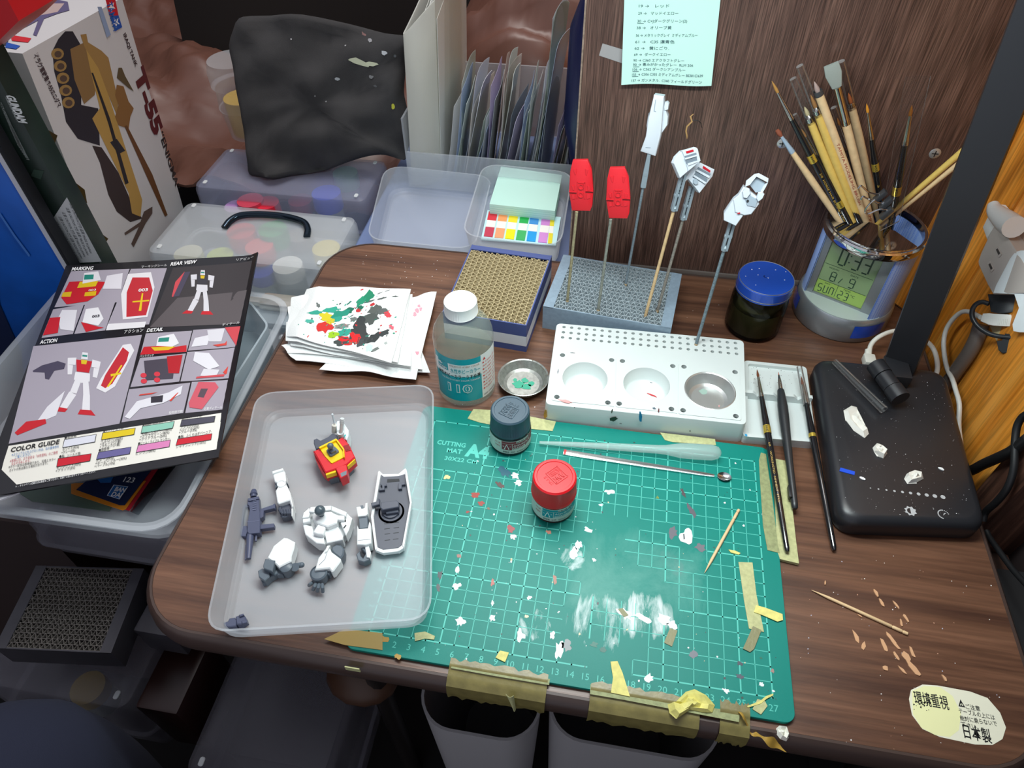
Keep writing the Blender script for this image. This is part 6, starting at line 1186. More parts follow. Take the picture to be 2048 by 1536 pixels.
for s_, p0, p1 in (('●本体等:', (370, 1135), (440, 1122)), ('ホワイト(95%)', (358, 1202), (452, 1186)), ('+グレー(5%)', (352, 1220), (430, 1206)), ('●ダクト、エリ等:', (590, 1096), (705, 1078)), ('イエロー(100%)', (575, 1156), (700, 1138)), ('+オレンジ(少量)', (572, 1172), (690, 1154)), ('+ブラック(少量)', (570, 1188), (685, 1172)), ('●頭部、胸部センサー等:', (812, 1060), (985, 1032)), ('下地にシルバー(100%)', (805, 1116), (978, 1086)), ('+クリアグリーン(80%)', (800, 1130), (965, 1104)), ('+クリアブルー(20%)', (795, 1146), (950, 1122)), ('●バックパック等:', (1036, 1022), (1150, 1008)), ('ブラック(70%)', (1028, 1076), (1132, 1060)), ('+パープル(20%)', (1024, 1092), (1135, 1074)), ('+ブルー(10%)', (1020, 1106), (1122, 1090)), ('●胸、シールド等:', (340, 1244), (462, 1224)), ('モンザレッド(95%)', (325, 1308), (462, 1284)), ('+ブラック(5%)', (320, 1324), (430, 1304)), ('●関節等:', (565, 1208), (628, 1194)), ('グレー(60%)', (548, 1266), (650, 1246)), ('+ネービーブルー(30%)', (545, 1282), (722, 1250)), ('+パープル(10%)', (540, 1298), (656, 1278)), ('●ビーム・ライフル センサー:', (788, 1170), (970, 1140)), ('ピンク(100%)', (775, 1226), (886, 1206)), ('●胸、ふくらはぎバーニア:', (1016, 1132), (1205, 1100)), ('シャインレッド(100%)', (1004, 1188), (1172, 1160))): mt(s_, p0, p1, 15, '222222')
mt('←… キャンペーン応募方法は裏面もご覧ください、応募する前に必ずとっておいてください。', (92, 1412), (545, 1325), 12, 'f0f0f0')
obj('print', b, None, T)
b = B(mat('plain_paper', 'd8d6dc', .6)); b.prism(XY([(-60, 900), (5, 938), (38, 985), (0, 1000), (-60, 1010)], 1.2), 1.05, 1.2); b.use(black_txt)
obj('paper_sheet', b, None, label='white paper corner sticking out under the black leaflet at the left edge', cat='paper')

# big translucent tray with cards
rim = [tuple(W(*q, -1.0)[:2]) for q in ((-420, 700), (562, 585), (392, 1052), (-150, 985))]
rim = [(-44, 33.5), (-19.2, 33.2), (-18.1, 5.6), (-42.5, 5.2)]
T = thing('wide_tray', 'wide translucent storage tray with card sleeves, left of the desk', 'tray', (-31, 19, -4.6)); b = B(); tray_mesh(b, rim, 3.2, -4.6, -1.0, .9, .2, .5); obj('tray_body', b, frost, T)
lo_ = (0, 860); ls = .25391
def flat(name, lab, cat, pieces, z, th=.06, o=lo_, s=ls):
    T = thing(name, lab, cat, W(o[0]+s*pieces[0][1][0][0], o[1]+s*pieces[0][1][0][1], z))
    for k, (nm, pts, m) in enumerate(pieces): obj(nm, B().prism(XY(pts, z+.02*k, o, s), z-th+.02*k, z+.02*k), m, T)
    return T
flat('card', 'grey green card lowest of the cards in the wide tray', 'card', [('sheet', [(60, 440), (560, 400), (880, 600), (860, 640), (250, 560)], ink('5c6f60'))], -4.25)
flat('card', 'red card partly under the orange card in the wide tray', 'card', [('sheet', [(1150, 260), (1375, 250), (1290, 385), (1215, 430), (1035, 640), (960, 620), (1100, 420)], ink('b02030'))], -4.15)
flat('card', 'orange card under the dark blue card in the wide tray', 'card', [('sheet', [(560, 420), (1150, 400), (990, 620), (965, 632), (560, 500)], ink('d88420'))], -4.05)
T = flat('card', 'dark blue card with a small blue square emblem in the wide tray', 'card', [('sheet', [(740, 300), (1205, 295), (980, 590), (940, 590), (600, 470), (680, 400)], ink('1c2648')), ('emblem', [(895, 430), (1010, 445), (940, 545), (842, 515)], ink('d8e4f0')), ('emblem_field', [(900, 436), (1003, 449), (936, 539), (850, 513)], ink('2468b0')), ('emblem', [(760, 380), (890, 370), (870, 410), (790, 412)], ink('2468b0'))], -3.95)
b = B(white_txt)
def tl(s_, p0, p1, size, z, bold=.02):
    a, e = W(lo_[0]+ls*p0[0], lo_[1]+ls*p0[1], z), W(lo_[0]+ls*p1[0], lo_[1]+ls*p1[1], z); F = frame(a, e-a, Vector((-(e-a).y, (e-a).x, 0))); b.text(F, s_, 0, 0, size, .02, (e-a).length, bold)
tl('BAN', (898, 480), (980, 491), .62, -3.86, .03); tl('DAI', (872, 520), (950, 532), .62, -3.86, .03); tl('123', (968, 408), (1050, 416), .75, -3.86, .01); obj('lettering', b, None, T)
b = B(glass('sleeve_clear', 'eef2f4', .12, 1.3)); b.prism(XY([(1020, 640), (1250, 300), (1400, 260), (1090, 670)], -3.9, lo_, ls), -3.95, -3.9); obj('clear_sleeve', b, None, label='clear plastic sleeve beside the cards in the wide tray', cat='sleeve')
# tall translucent bin next to the leaflet
ko = (380, 560); ks = .2213
rimb = [tuple(W(*q, .6)[:2]) for q in ((400, 585), (538, 596), (556, 640), (470, 770), (380, 760))]
b = B(); q_ = [(-31, 31), (-22.6, 31.6), (-19.3, 28.5), (-19.6, 18), (-31, 18)]; o_ = roundpoly(q_, 1.5); i_ = roundpoly(offset(q_, .2), 1.4); Zr = lambda p, z: [(x, y, z) for x, y in p]
b.loft([Zr(roundpoly(offset(q_, .3), 1.4), -4.3), Zr(o_, -.2), Zr(i_, -.2), Zr(roundpoly(offset(q_, .5), 1.3), -4.1)]); obj('small_bin', b, frost2, label='pale translucent bin standing in the wide tray beside the leaflet', cat='bin')

# translucent latch cases
def case(lab, x0, x1, y0, y1, z0, z1, handle=None, pots=(), latch=None, m=None, name='storage_case', lidh=.45):
    T = thing(name, lab, 'case', ((x0+x1)/2, (y0+y1)/2, z0)); m = m or frost; o = rrect(x0, x1, y0, y1, 1.3, 5); th = .16; H = z1-z0
    b = B(); rg = [Zr(offset(o, 1.0), z1), Zr(offset(o, .35), z1-.25), Zr(offset(o, .1), z1-.9), Zr(o, z0+H*lidh), Zr(offset(o, -.35), z0+H*lidh), Zr(offset(o, -.35), z0+H*lidh-.3), Zr(offset(o, th), z0+H*lidh-.3), Zr(offset(o, th+.12), z1-1.0), Zr(offset(o, th+.5), z1-.4), Zr(offset(o, 1.2), z1-th)]
    b.loft(rg); obj('lid', b, m, T)
    b = B(); b.loft([Zr(offset(o, .5), z0), Zr(offset(o, .05), z0+H*lidh-.35), Zr(offset(o, -.3), z0+H*lidh-.35), Zr(offset(o, th), z0+H*lidh-.5), Zr(offset(o, .5+th), z0+th)]); obj('body', b, m, T)
    for x, y in ((x0+1.6, y0+1.3), (x0+1.6, y1-1.3), (x1-1.6, y0+1.3), (x1-1.6, y1-1.3)):
        obj('lid_peg', B().box(x-.25, x+.25, y-.38, y+.38, z1-.02, z1+.1, .05, .2), mat('clear_peg', 'd4d8da', .15), T)
    if handle:
        cx, cy, w = handle; pts = [(cx-w/2, cy-1.6, z1+.1), (cx-w/2+.3, cy-.4, z1+.35), (cx-w/2+1.3, cy+.7, z1+.5), (cx-1.5, cy+1.3, z1+.5), (cx+1.5, cy+1.3, z1+.5), (cx+w/2-1.3, cy+.6, z1+.5), (cx+w/2-.3, cy-.5, z1+.35), (cx+w/2, cy-1.7, z1+.1)]
        obj('handle', B().tube(catmull(pts, 6), .42, 12), mat('dark_chrome_handle', '23303c', .1, .7), T)
    if latch:
        x, y = latch; b = B(mat('latch_clear', 'c8c4ba', .12, .5)); b.box(x-1.9, x+1.9, y-.9, y+.1, z0+.6, z0+H*lidh+.5, .3); obj('latch', b, None, T)
    for k, (px, py, r, h, col, zb, tag_) in enumerate(pots):
        cm = mat('pot_'+col, col, .45); p = Vector((px, py, zb)); T2 = thing('paint_pot', tag_+' inside '+lab.split(' with')[0], 'paint pot', p)
        b = B(cm); b.T = Matrix.Translation(p); b.lathe([(r, h*.62), (r*1.03, h*.66), (r*1.0, h), (.01, h)], 24); obj('cap', b, None, T2)
        b = B(mat('pot_glass', 'b8c4c0', .2, alpha=.6)); b.T = Matrix.Translation(p); b.lathe([(.01, 0), (r*.95, 0), (r*.95, h*.62), (.01, h*.62)], 20); obj('pot_body', b, None, T2)
    return T
P_ = lambda px, py, z: W(px, py, z)
def pot(px, py, r, col, zc, h, tag_): p = W(px, py, zc); return (p.x, p.y, r, h, col, zc-h, tag_)
case('front translucent paint case with dark chrome handle', -41.2, -18.1, 40.9, 52.2, -11, -3, (-28.2, 48.4, 10.6), [pot(482, 462, 1.75, 'd02028', -4.3, 6, 'large red capped pot'), pot(545, 458, 1.75, '18a04c', -4.3, 6, 'green capped pot'), pot(518, 492, 1.7, 'e0402c', -5.0, 5, 'orange red capped pot'), pot(652, 496, 1.7, 'e0cc58', -5.0, 5, 'yellow capped pot'), pot(376, 506, 1.7, 'dcd8b8', -5.2, 5, 'cream capped pot'), pot(575, 530, 1.8, 'e8e8e0', -6.0, 4.5, 'white capped pot'), pot(522, 540, 1.6, '2038b8', -7.0, 4, 'deep blue capped pot'), pot(440, 510, 1.6, 'c8dc3c', -6.0, 4.5, 'lime capped pot'), pot(600, 470, 1.6, '8a8480', -6.0, 4.5, 'grey capped pot')])
case('rear translucent paint case with black cloth lying on it', -42.3, -18.3, 55, 65.8, -11, -3, None, [pot(500, 400, 1.7, 'c83a50', -4.6, 5.5, 'red capped pot'), pot(472, 412, 1.5, 'b088c0', -5.2, 5, 'lilac capped pot'), pot(533, 405, 1.6, 'd82038', -5.0, 5, 'crimson capped pot'), pot(652, 385, 1.9, '1840d0', -4.2, 6, 'bright blue capped pot'), pot(690, 345, 1.7, '7ab08a', -4.4, 5.5, 'pale green capped pot'), pot(600, 400, 1.6, '9a3040', -6.0, 4.5, 'dark red capped pot')], m=mat('lilac_frosted', 'bcc2dc', .25, alpha=.3, trl=.35))
lp = W(562, 600, -6.5)
case('low translucent case with shiny latch under the front paint case', -42, -17.9, 34.2, 53.5, -17, -11.05, latch=None, m=frost2)
b = B(mat('latch_clear', 'cfc9bc', .1, .6)); b.box(lp.x-2.6, lp.x+2.2, lp.y-1.0, lp.y+1.2, -7.6, -6.5, .45); b.box(lp.x-8, lp.x-2.6, lp.y-.4, lp.y+.6, -7.6, -6.9, .2); obj('case_latch', b, None, label='shiny clear latch between the front paint case and the desk corner', cat='latch')
b = B(frost2); b.box(-41, -18.2, 36.2, 40.7, -8.2, -7.7, .15); b.box(-41, -18.2, 36.2, 36.7, -11, -8.2, .1); obj('case_ledge', b, None, label='translucent ledge in front of the front paint case', cat='case')
for cx, cy, z in ((-36.5, 70, 2.0),):
    q = WY(468, 250, 70); p = Vector((q.x+2.6, 70, -3))
    T2 = thing('round_container', 'round clear container with yellow content left of the black cloth', 'container', p); b = B(frost); b.T = Matrix.Translation(p); b.lathe([(.01, 0), (3, 0), (3.3, 4), (3.5, 4.1), (3.4, 4.6), (3.2, 6.8), (3.6, 7.2), (3.6, 9), (3.2, 10.4), (.01, 10.4)], 30); obj('container_body', b, None, T2); b = B(ink('d8b040')); b.T = Matrix.Translation(p); b.lathe([(.01, .3), (2.6, .3), (2.6, 5.2), (.01, 5.2)], 24); obj('yellow_content', b, None, T2)

# kit boxes
A0 = Vector((-44.6, 41.9, 19.2)); bu = Vector((-.08, .99, -.08)).normalized(); bv = Vector((-.05, -.09, -.99)); bv = (bv-bu*bv.dot(bu)).normalized(); bw_ = bu.cross(bv); bw_ = bw_ if bw_.x < 0 else -bw_
T = thing('kit_box', 'tall white tank kit box standing on end behind the dark green box', 'box', A0+bv*45)
b = B(mat('box_white', 'cfcccd', .4)); c8 = [A0+bu*a*19.4+bw_*e*12+bv*g*45 for g in (0, 1) for a, e in ((0, 0), (1, 0), (1, 1), (0, 1))]
b.add([tuple(p) for p in c8], [(0, 1, 2, 3), (7, 6, 5, 4), (0, 4, 5, 1), (1, 5, 6, 2), (2, 6, 7, 3), (3, 7, 4, 0)]); bx_ = obj('carton', b, None, T)
c1 = lambda x, y: (.338624*x, .338624*y); nf_ = -bw_; lvk = [0]
b = B()
def kp(pts, col, pl=0):
    lvk[0] += .0012; n = nf_ if pl == 0 else (-bv if pl == 1 else (-bu)); b.use(ink(col, .5)); P = [WP(*c1(*q), A0+n*(.02+lvk[0]), n) for q in pts]
    a2 = [c1(*q) for q in pts]; tri = tessellate_polygon([[Vector((x, y, 0)) for x, y in a2]]); b.add([tuple(p) for p in P], [tuple(t) for t in tri])
def kt(s_, p0, p1, size, col, pl=0, bold=.02, side=1, shear=0):
    lvk[0] += .0012; n = nf_ if pl == 0 else (-bv if pl == 1 else (-bu)); b.use(ink(col, .5)); a, e = [WP(*c1(*q), A0+n*(.02+lvk[0]), n) for q in (p0, p1)]; u_ = (e-a).normalized(); v_ = n.cross(u_)
    F = lambda x, y, h=0: a+u_*x+v_*y; b.text(F, s_, 0, 0, size, 0, (e-a).length, bold, shear)
# tank picture
kp([(310, 300), (345, 230), (385, 185), (430, 185), (480, 270), (480, 620), (580, 640), (590, 860), (460, 820), (390, 720), (360, 560), (320, 420)], '2c2830')
kp([(545, 860), (600, 870), (700, 1020), (770, 1180), (840, 1290), (770, 1312), (690, 1250), (640, 1150), (590, 960)], '3a2e2c')
kp([(415, 290), (500, 250), (570, 480), (560, 560), (497, 615), (440, 470)], '8a6a42'); kp([(500, 250), (520, 270), (600, 400), (640, 560), (840, 1180), (830, 1280), (780, 1260), (760, 1140), (545, 700), (590, 640), (540, 440)], 'b8924e'); kp([(475, 205), (510, 200), (520, 250), (600, 300), (640, 340), (700, 600), (690, 680), (640, 560), (580, 400), (500, 280)], 'a07c48')
for y in range(5): kp([(320+16*y+38*math.cos(t*PI/6)+20, 318+72*y+34*math.sin(t*PI/6)) for t in range(12)], '9c7c4a'); kp([(325+16*y+22*math.cos(t*PI/6)+18, 320+72*y+20*math.sin(t*PI/6)) for t in range(12)], '57443a')
kp([(690, 500), (730, 510), (760, 600), (790, 640), (770, 690), (760, 760), (700, 740), (680, 690), (700, 620), (680, 560)], '8a6238'); kp([(735, 745), (750, 740), (900, 1030), (990, 1270), (975, 1280), (870, 1050)], '6a4426'); kp([(650, 840), (690, 820), (740, 890), (700, 910)], '2c2c34'); kp([(540, 430), (550, 430), (650, 700), (760, 1080), (740, 1090), (640, 730)], '2a262a')
kp([(700, 400), (720, 400), (740, 450), (790, 540), (760, 520), (690, 460)], '5c4c34'); kp([(850, 1250), (900, 1220), (900, 1260), (860, 1320), (790, 1460), (775, 1440), (820, 1340), (740, 1390), (735, 1375), (830, 1310)], '5c4a42')
kp([(620, -12), (680, -10), (700, 90), (650, 95)], 'c8202c'); kp([(650, 95), (700, 90), (722, 160), (680, 185)], '1f4fa8')
for cx, cy, cc in ((660, 40, 'e8e4e4'), (686, 132, 'e8e4e4')): kp([(cx+(26 if k % 2 == 0 else 10)*math.cos(PI/2+k*PI/5)*.9, cy+(34 if k % 2 == 0 else 13)*math.sin(PI/2+k*PI/5)) for k in range(10)], cc)
kt('TAMIYA', (628, 20), (672, 186), 1.7, '2a5aa8'); kt('IRAQI TANK', (728, 205), (800, 398), .9, '3a2428', 0, .03); kt('T-55', (790, 430), (915, 810), 3.4, '5a1c24', 0, .06); kt('“ENIGMA”', (940, 790), (1045, 1130), 1.5, '2a2224', 0, .03)
kt('イラク軍戦車 T-55エニグマ', (195, 330), (345, 640), .9, '3a2428', 0, .02); kt('1/35 MILITARY MINIATURE SERIES No.324', (215, 315), (330, 600), .4, '55484c', 0, 0)
kp([(575, 40), (600, 40), (655, 205), (632, 222)], '8fa0c0')
kp([(85, 120), (180, 40), (200, 10), (330, -5), (400, 10), (410, 60), (340, 80), (260, 110), (215, 212), (195, 205), (225, 120), (130, 170), (95, 110)], '5c5478', 1); kp([(250, 20), (380, 20), (340, 70), (240, 90)], 'b8a09c', 1); kp([(0, 190), (60, 200), (40, 270), (0, 262)], '3a3440', 1); kp([(60, 205), (185, 225), (165, 250), (70, 240)], 'c8202c', 1); kp([(40, 250), (120, 270), (95, 290), (30, 280)], '1f4fa8', 1); kt('TAMIYA', (5, 235), (62, 205), .9, 'c8c4cc', 1)
kp([(45, 355), (58, 360), (190, 660), (175, 660)], '7a5a48', 2); kp([(60, 545), (120, 560), (190, 650), (270, 760), (340, 800), (320, 860), (380, 950), (330, 960), (290, 860), (250, 800), (190, 780), (130, 640)], '7c6240', 2); kp([(270, 850), (320, 1000), (370, 990), (375, 1025), (330, 1020), (500, 1120), (515, 1200), (440, 1180), (600, 1380), (640, 1410), (590, 1480), (480, 1260), (400, 1150)], '86683c', 2)
obj('print', b, None, T)
# dark green box
T = thing('kit_box', 'dark green kit box with white lettering leaning between the tank box and blue box', 'box', (-50, 39, -19)); r_ = WY(98, 341, 35.8).x
b = B(mat('box_green', '1e2c26', .35, var=.35, vs=3)); b.box(r_-26, r_, 35.8, 38.2, -26, 24, .1); obj('carton', b, None, T)
yg = 35.75; b = B()
def gp(pts, col, h=0): b.use(ink(col, .45)); P = [WY(*c1(*q), yg-h) for q in pts]; b.add([tuple(p) for p in P], [tuple(t) for t in tessellate_polygon([[Vector((x, y, 0)) for x, y in pts]])])
def gt(s_, p0, p1, size, col, h=.02, bold=.02): b.use(ink(col, .45)); a, e = WY(*c1(*p0), yg-h), WY(*c1(*p1), yg-h); u_ = (e-a).normalized(); n = Vector((0, -1, 0)); v_ = n.cross(u_); b.text(lambda x, y, hh=0: a+u_*x+v_*y, s_, 0, 0, size, 0, (e-a).length, bold)
gt('GUNDAM', (32, 560), (112, 722), 1.2, 'e4e8e6', .02, .05); gt('MOBILE SUIT GUNDAM', (28, 570), (98, 715), .3, 'a8b0ac')
for k in range(7): gt('プラスチックモデル 対象年齢 組立説明書 接着剤不要', (0+10*k-8, 600+22*k), (105+9*k, 860+14*k), .34, 'a4aca8', .02, 0)
gp([(22, 862), (42, 850), (76, 905), (52, 925)], 'c9cdca', .01); gp([(265, 1365), (395, 1165), (600, 1545), (330, 1560)], 'c4c6c6', .01)
for k in range(6): gt('注意 CAUTION 안전 品質 MADE IN JAPAN', (300+22*k, 1330-26*k), (440+18*k, 1545-10*k), .4, '4a4c50', .03, 0)
gp([(130, 1095), (150, 1100), (165, 1190), (140, 1180)], '5c6e62'); gp([(210, 1240), (225, 1230), (245, 1290), (228, 1300)], '4c5e54'); gp([(200, 1000), (260, 1010), (240, 1060), (180, 1040)], '33463c')
obj('print', b, None, T)
# blue box
T = thing('kit_box', 'bright blue kit box at the left edge beside the leaflet', 'box', (-52, 33, -19)); r_ = WY(70, 425, 34).x
b = B(mat('box_blue', '1b5fc0', .3, var=.15, vs=2)); b.box(r_-28, r_, 34, 35.3, -26, 26, .1); b.use(mat('box_white_edge', 'c8cad4', .4)); b.box(r_-.45, r_+.05, 33.9, 34.0, -26, 26); b.use(ink('14161c')); b.box(r_, r_+.5, 34.0, 35.3, -26, 26); obj('carton', b, None, T)
b = B(ink('16264e')); b.add([tuple(WY(*q, 33.88)) for q in ((-20, 500), (0, 610), (40, 700), (52, 800), (40, 860), (-40, 880))], [(0, 1, 2, 3, 4, 5)]); b.use(ink('4a80d0')); b.add([tuple(WY(*q, 33.86)) for q in ((0, 425), (30, 470), (60, 510), (58, 514), (28, 474), (0, 432))], [tuple(range(6))]); obj('print', b, None, T)
b = B(mat('red_box', 'c01820', .35)); q = [(-90, -90), (8, -14), (37.5, 41.7), (0, 79), (-90, 150)]; P = [WY(*p, 33) for p in q]; b.loft([[tuple(p) for p in P], [tuple(p+Vector((0, 6, 0))) for p in P]]); obj('red_box', b, None, label='red box corner at the upper left edge above the tank box', cat='box')
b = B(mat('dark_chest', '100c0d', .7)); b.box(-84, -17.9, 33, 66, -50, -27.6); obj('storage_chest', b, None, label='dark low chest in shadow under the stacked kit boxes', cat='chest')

# black cloth
c0 = W(560, 350, -2.6); cn = Vector((.12, -.86, .5)).normalized(); outl = [(470, 45), (485, 33), (540, 30), (605, 29), (700, 48), (770, 66), (822, 76), (812, 120), (806, 178), (812, 215), (824, 262), (812, 300), (806, 320), (770, 310), (735, 312), (690, 325), (655, 338), (620, 346), (580, 352), (548, 359), (520, 354), (496, 348), (493, 320), (487, 270), (480, 220), (472, 180), (464, 130), (457, 90)]
def spl(p, n=3): r = catmull([(*q, 0) for q in p+[p[0]]], n)[:-1]; return [(q.x, q.y) for q in r]
O = spl(outl); cx = sum(p[0] for p in O)/len(O); cy = sum(p[1] for p in O)/len(O); b = B(); rings = []
for k, (s_, h) in enumerate(((.97, -2.6), (1.0, -.9), (1.0, -.2), (.965, .5), (.92, .8), (.84, 1.0), (.74, 1.15), (.62, 1.25), (.5, 1.3), (.38, 1.3), (.26, 1.28), (.14, 1.27), (.05, 1.27))):
    rg = []
    for x, y in O:
        px, py = cx+(x-cx)*s_, cy+(y-cy)*s_; f_ = noise.noise(Vector((px*.012, py*.017, 3)))*1.6+noise.noise(Vector((px*.03+py*.01, py*.035, 7)))*.5
        low = max(0, (py-250)/100); f_ += low*math.sin(px*.05+py*.05)*.45
        rg.append(tuple(WP(px, py, c0, cn)+cn*(h+(f_ if k > 2 else f_*.3 if k else 0))))
    rings.append(rg)
T = thing('black_cloth', 'black paint flecked cloth bag draped over the rear paint case', 'cloth', c0)
b.loft(rings); clm = mat('black_cloth', '343334', .92, bump=.5, bs=110, var=.1, vs=4); obj('cloth', b, clm, T, smooth=80)
b = B(); random.seed(3)
for px, py, r, col, ax, rot in ((718, 124, 12, 'c8ccb0', 4.5, .35), (742, 128, 7, 'c8ccb0', 3, .05), (768, 106, 5, 'b8bcc0', 1.5, .3), (740, 80, 4, '8c8c90', .8, 0), (674, 158, 4, 'b4b8bc', 1.6, .2), (786, 213, 4, 'b8b83c', .7, 0), (742, 154, 4, '6c6e70', 1.4, 0), (691, 90, 2, 'a0a0a0', .6, .3), (582, 78, 1.5, 'd0d0d0', 1, 0), (728, 68, 4, '7c5a58', 1.6, .8), (630, 192, 1.5, '8c8c8c', 1, 0), (750, 172, 3, '5c5e60', 1.5, .3), (652, 203, 1.5, '8c8c8c', 1, 0), (790, 112, 3, '707478', 1, .3)):
    from mathutils.bvhtree import BVHTree
    if 'bvh' not in globals(): bvh = BVHTree.FromPolygons([tuple(v) for v in rings and [Vector(p) for rg in rings for p in rg]], [(k*len(O)+i, k*len(O)+(i+1) % len(O), (k+1)*len(O)+(i+1) % len(O), (k+1)*len(O)+i) for k in range(len(rings)-1) for i in range(len(O))])
    pts = blob(px, py, r, 10, .25, ax**.5, rot); H = []
    for q in pts:
        d = _ray(*q).normalized(); h = bvh.ray_cast(CC, d)[0]
        if h is not None: H.append(tuple(h-d*.06))
    if len(H) > 4: b.use(ink(col, .8)); b.add(H, [tuple(range(len(H)))])
obj('paint_fleck', b, None, T)

# trays behind the desk
b = B(); tray_mesh(b, [tuple(W(*q, -.6)[:2]) for q in ((770, 329), (985, 352), (950, 500), (732, 478))], 2.6, -4.0, -.6, .9, .16, 0, .6)
obj('shallow_tray', b, frost, label='empty frosted tray behind the desk, left of the tray with sticky notes', cat='tray')
b = B(); tray_mesh(b, [tuple(W(*q, 1.6)[:2]) for q in ((966, 326), (1146, 344), (1122, 495), (922, 470))], 2.4, -1.9, 1.6, .7, .16, 0, .5)
obj('shallow_tray', b, frost, label='frosted tray behind the desk holding mint sticky notes and colour tabs', cat='tray')
T = thing('note_pad', 'pad of mint green sticky notes in the right tray', 'note pad', W(1050, 390, -1.6)); b = B(mat('mint_paper', 'bfe8dc')); 
pq = XY([(1002, 333), (1124, 350), (1110, 422), (979, 408)], .1); b.prism(pq, -1.5, .1)
b.use(mat('mint_dark', '7cc8be', .7)); pf = [Vector(p) for p in ccw(pq)]; obj('sheets', b, None, T)
for k in range(5): obj('sheet_edge', B().prism(offset(pq, -.012-.005*(k % 2)), -1.35+.28*k, -1.33+.28*k), mat('mint_edge', '8fd0c6', .7), T)
T = thing('index_tabs', 'card of coloured index tabs from red to pink in the right tray', 'index tabs', W(1040, 455, -1.6)); b = B(mat('tab_card', 'bfe6ea', .5)); b.prism(XY([(975, 420), (1122, 434), (1112, 490), (962, 478)], -1.3), -1.45, -1.3); obj('backing_card', b, None, T)
to = (720, 300); ts = .22133
for k, (tx, bx2, c1_, c2_) in enumerate(((1165, 1118, 'd42838', 'c23850'), (1258, 1215, 'f59a5c', 'f8a070'), (1352, 1310, 'efd81c', 'f5e400'), (1452, 1408, '10a848', '3ab060'), (1540, 1505, '3a8cd0', '129ae0'), (1645, 1608, 'c880c8', 'd08ad0'), (1722, 1697, 'e4d428', 'e4d428'))):
    wd = 80 if k < 6 else 38; ty = 552+(tx-1165)*.09; by = 775+(bx2-1118)*.11; L_ = lambda t, s_: (tx*(1-t)+bx2*t+wd*s_, ty*(1-t)+by*t+wd*s_*.1); b = B()
    for t0, t1, c_ in ((0, .35, c1_), (.35, .62, 'eeece4'), (.62, 1, c2_)): b.use(ink(c_, .5)); b.prism(XY([L_(t0, 0), L_(t0, 1), L_(t1, 1), L_(t1, 0)], -1.2, to, ts), -1.3, -1.22+.002*k)
    obj('index_tab', b, None, T)
# box under the trays, files
b = B(mat('blue_bin', '6f80a8', .4)); b.box(-17.5, 9.5, 45.2, 78, -22, -4.1, .3, 1.5); obj('blue_crate', b, None, label='greyish blue crate behind the desk under the trays and files', cat='crate')
fx0, fx1 = -14.2, 9.0
T = thing('file_box', 'translucent upright file box holding clear document sleeves behind the trays', 'file box', (-3, 69, -4)); b = B(frost); b.box(fx0, fx1, 61.0, 61.25, -4, 1.0); b.box(fx0, fx0+.25, 61, 77, -4, 5.5); b.box(fx1-.25, fx1, 61, 77, -4, 5.5); b.box(fx0, fx1, 77, 77.3, -4, 6); obj('box_body', b, None, T)
T = thing('document_wallet', 'white translucent expanding document wallet at the left of the file box', 'document wallet', (-12, 70, -4)); b = B(mat('milky_plastic', 'f4f4ee', .3, alpha=.9, trl=.6))
for k, (x, y0, y1, zt_) in enumerate(((-13.9, 61.6, 74, 15.4), (-10.4, 63, 78, 18.6))):
    def fn(u, v, x=x, y0=y0, y1=y1, zt_=zt_): return (x+1.2*v+.5*math.sin(u*2), y0+(y1-y0)*u, -4+(zt_+4)*v+(2.6*u if k else 3*u)*v)
    b.sheet(fn, 8, 6, .12)
b.sheet(lambda u, v: (-13.9+3.5*u+1.2*v, 61.6+1.4*u-.7*math.sin(PI*u), -4+19.4*v+(3.2*u)*v), 8, 6, .12); obj('cover', b, None, T)
for k in range(8):
    x = -13.2+.38*k; obj('page', B(mat('page_white', 'eeeee8', .6, alpha=.9)).sheet(lambda u, v: (x+1.2*v+.3*math.sin(u*2+k), 63.2+12*u, -4+(18.5+.3*k+3.2*u)*v), 6, 4, .05), None, T)
random.seed(31); cols = ('eef0f0', 'c4d4ec', 'e0e6e0', 'e6eaf2', 'f4f0ea', 'c8d4cc', 'dadfe4', 'dcd2ec', 'dccdc4', 'e6ece8', 'f4f0ec', 'a8b2bc'); n_ = 24
for k in range(n_):
    x = -9.6+16.2*k/(n_-1); h = 8.0+2.2*math.sin(k*.9)+random.uniform(-1, 1.6); 
    if k in (17, 18): h = 17.5
    if k in (22, 23): h = 12.5
    y0 = 61.8+random.uniform(0, 1.2); y1 = y0+random.uniform(8, 13); ln = random.uniform(1.2, 2.6); cm = cols[k % len(cols)]
    sm = mat('sleeve_'+cm, cm, .22, alpha=.8, trl=.68); lean = ln
    def fn(u, v): return (x+lean*v+.35*math.sin(u*3+k)+.15*math.sin(v*4), y0+(y1-y0)*u, -3.8+(h+3.8)*v*(1-.16*(abs(u-.1))**2)+1.2*u*v)
    T2 = thing('document_sleeve', {17: 'tallest document sleeve rising above the others in the file box', 18: 'tall document sleeve leaning against the tallest one', 22: 'tall sleeve beside the brown panel edge', 23: 'last tall sleeve right against the brown panel edge', 0: 'leftmost document sleeve beside the white wallet'}.get(k, 'low clear document sleeve among the row in the file box'), 'document sleeve', (x, y0, -3.8), 'document sleeves in the file box' if k not in (0, 17, 18, 22, 23) else None); 
    obj('sleeve', B(sm).sheet(fn, 8, 6, .05), None, T2)
    if k % 2: obj('paper', B(mat('sleeve_paper_'+cols[(k*5) % 12], cols[(k*5) % 12], .7)).sheet(lambda u, v: (x+.2+lean*v+.35*math.sin(u*3+k), y0+.6+(y1-y0-.8)*u, -3.7+(h*.8+3.6)*v*(1-.1*u*u)+1.0*u*v), 6, 4, .04), None, T2)

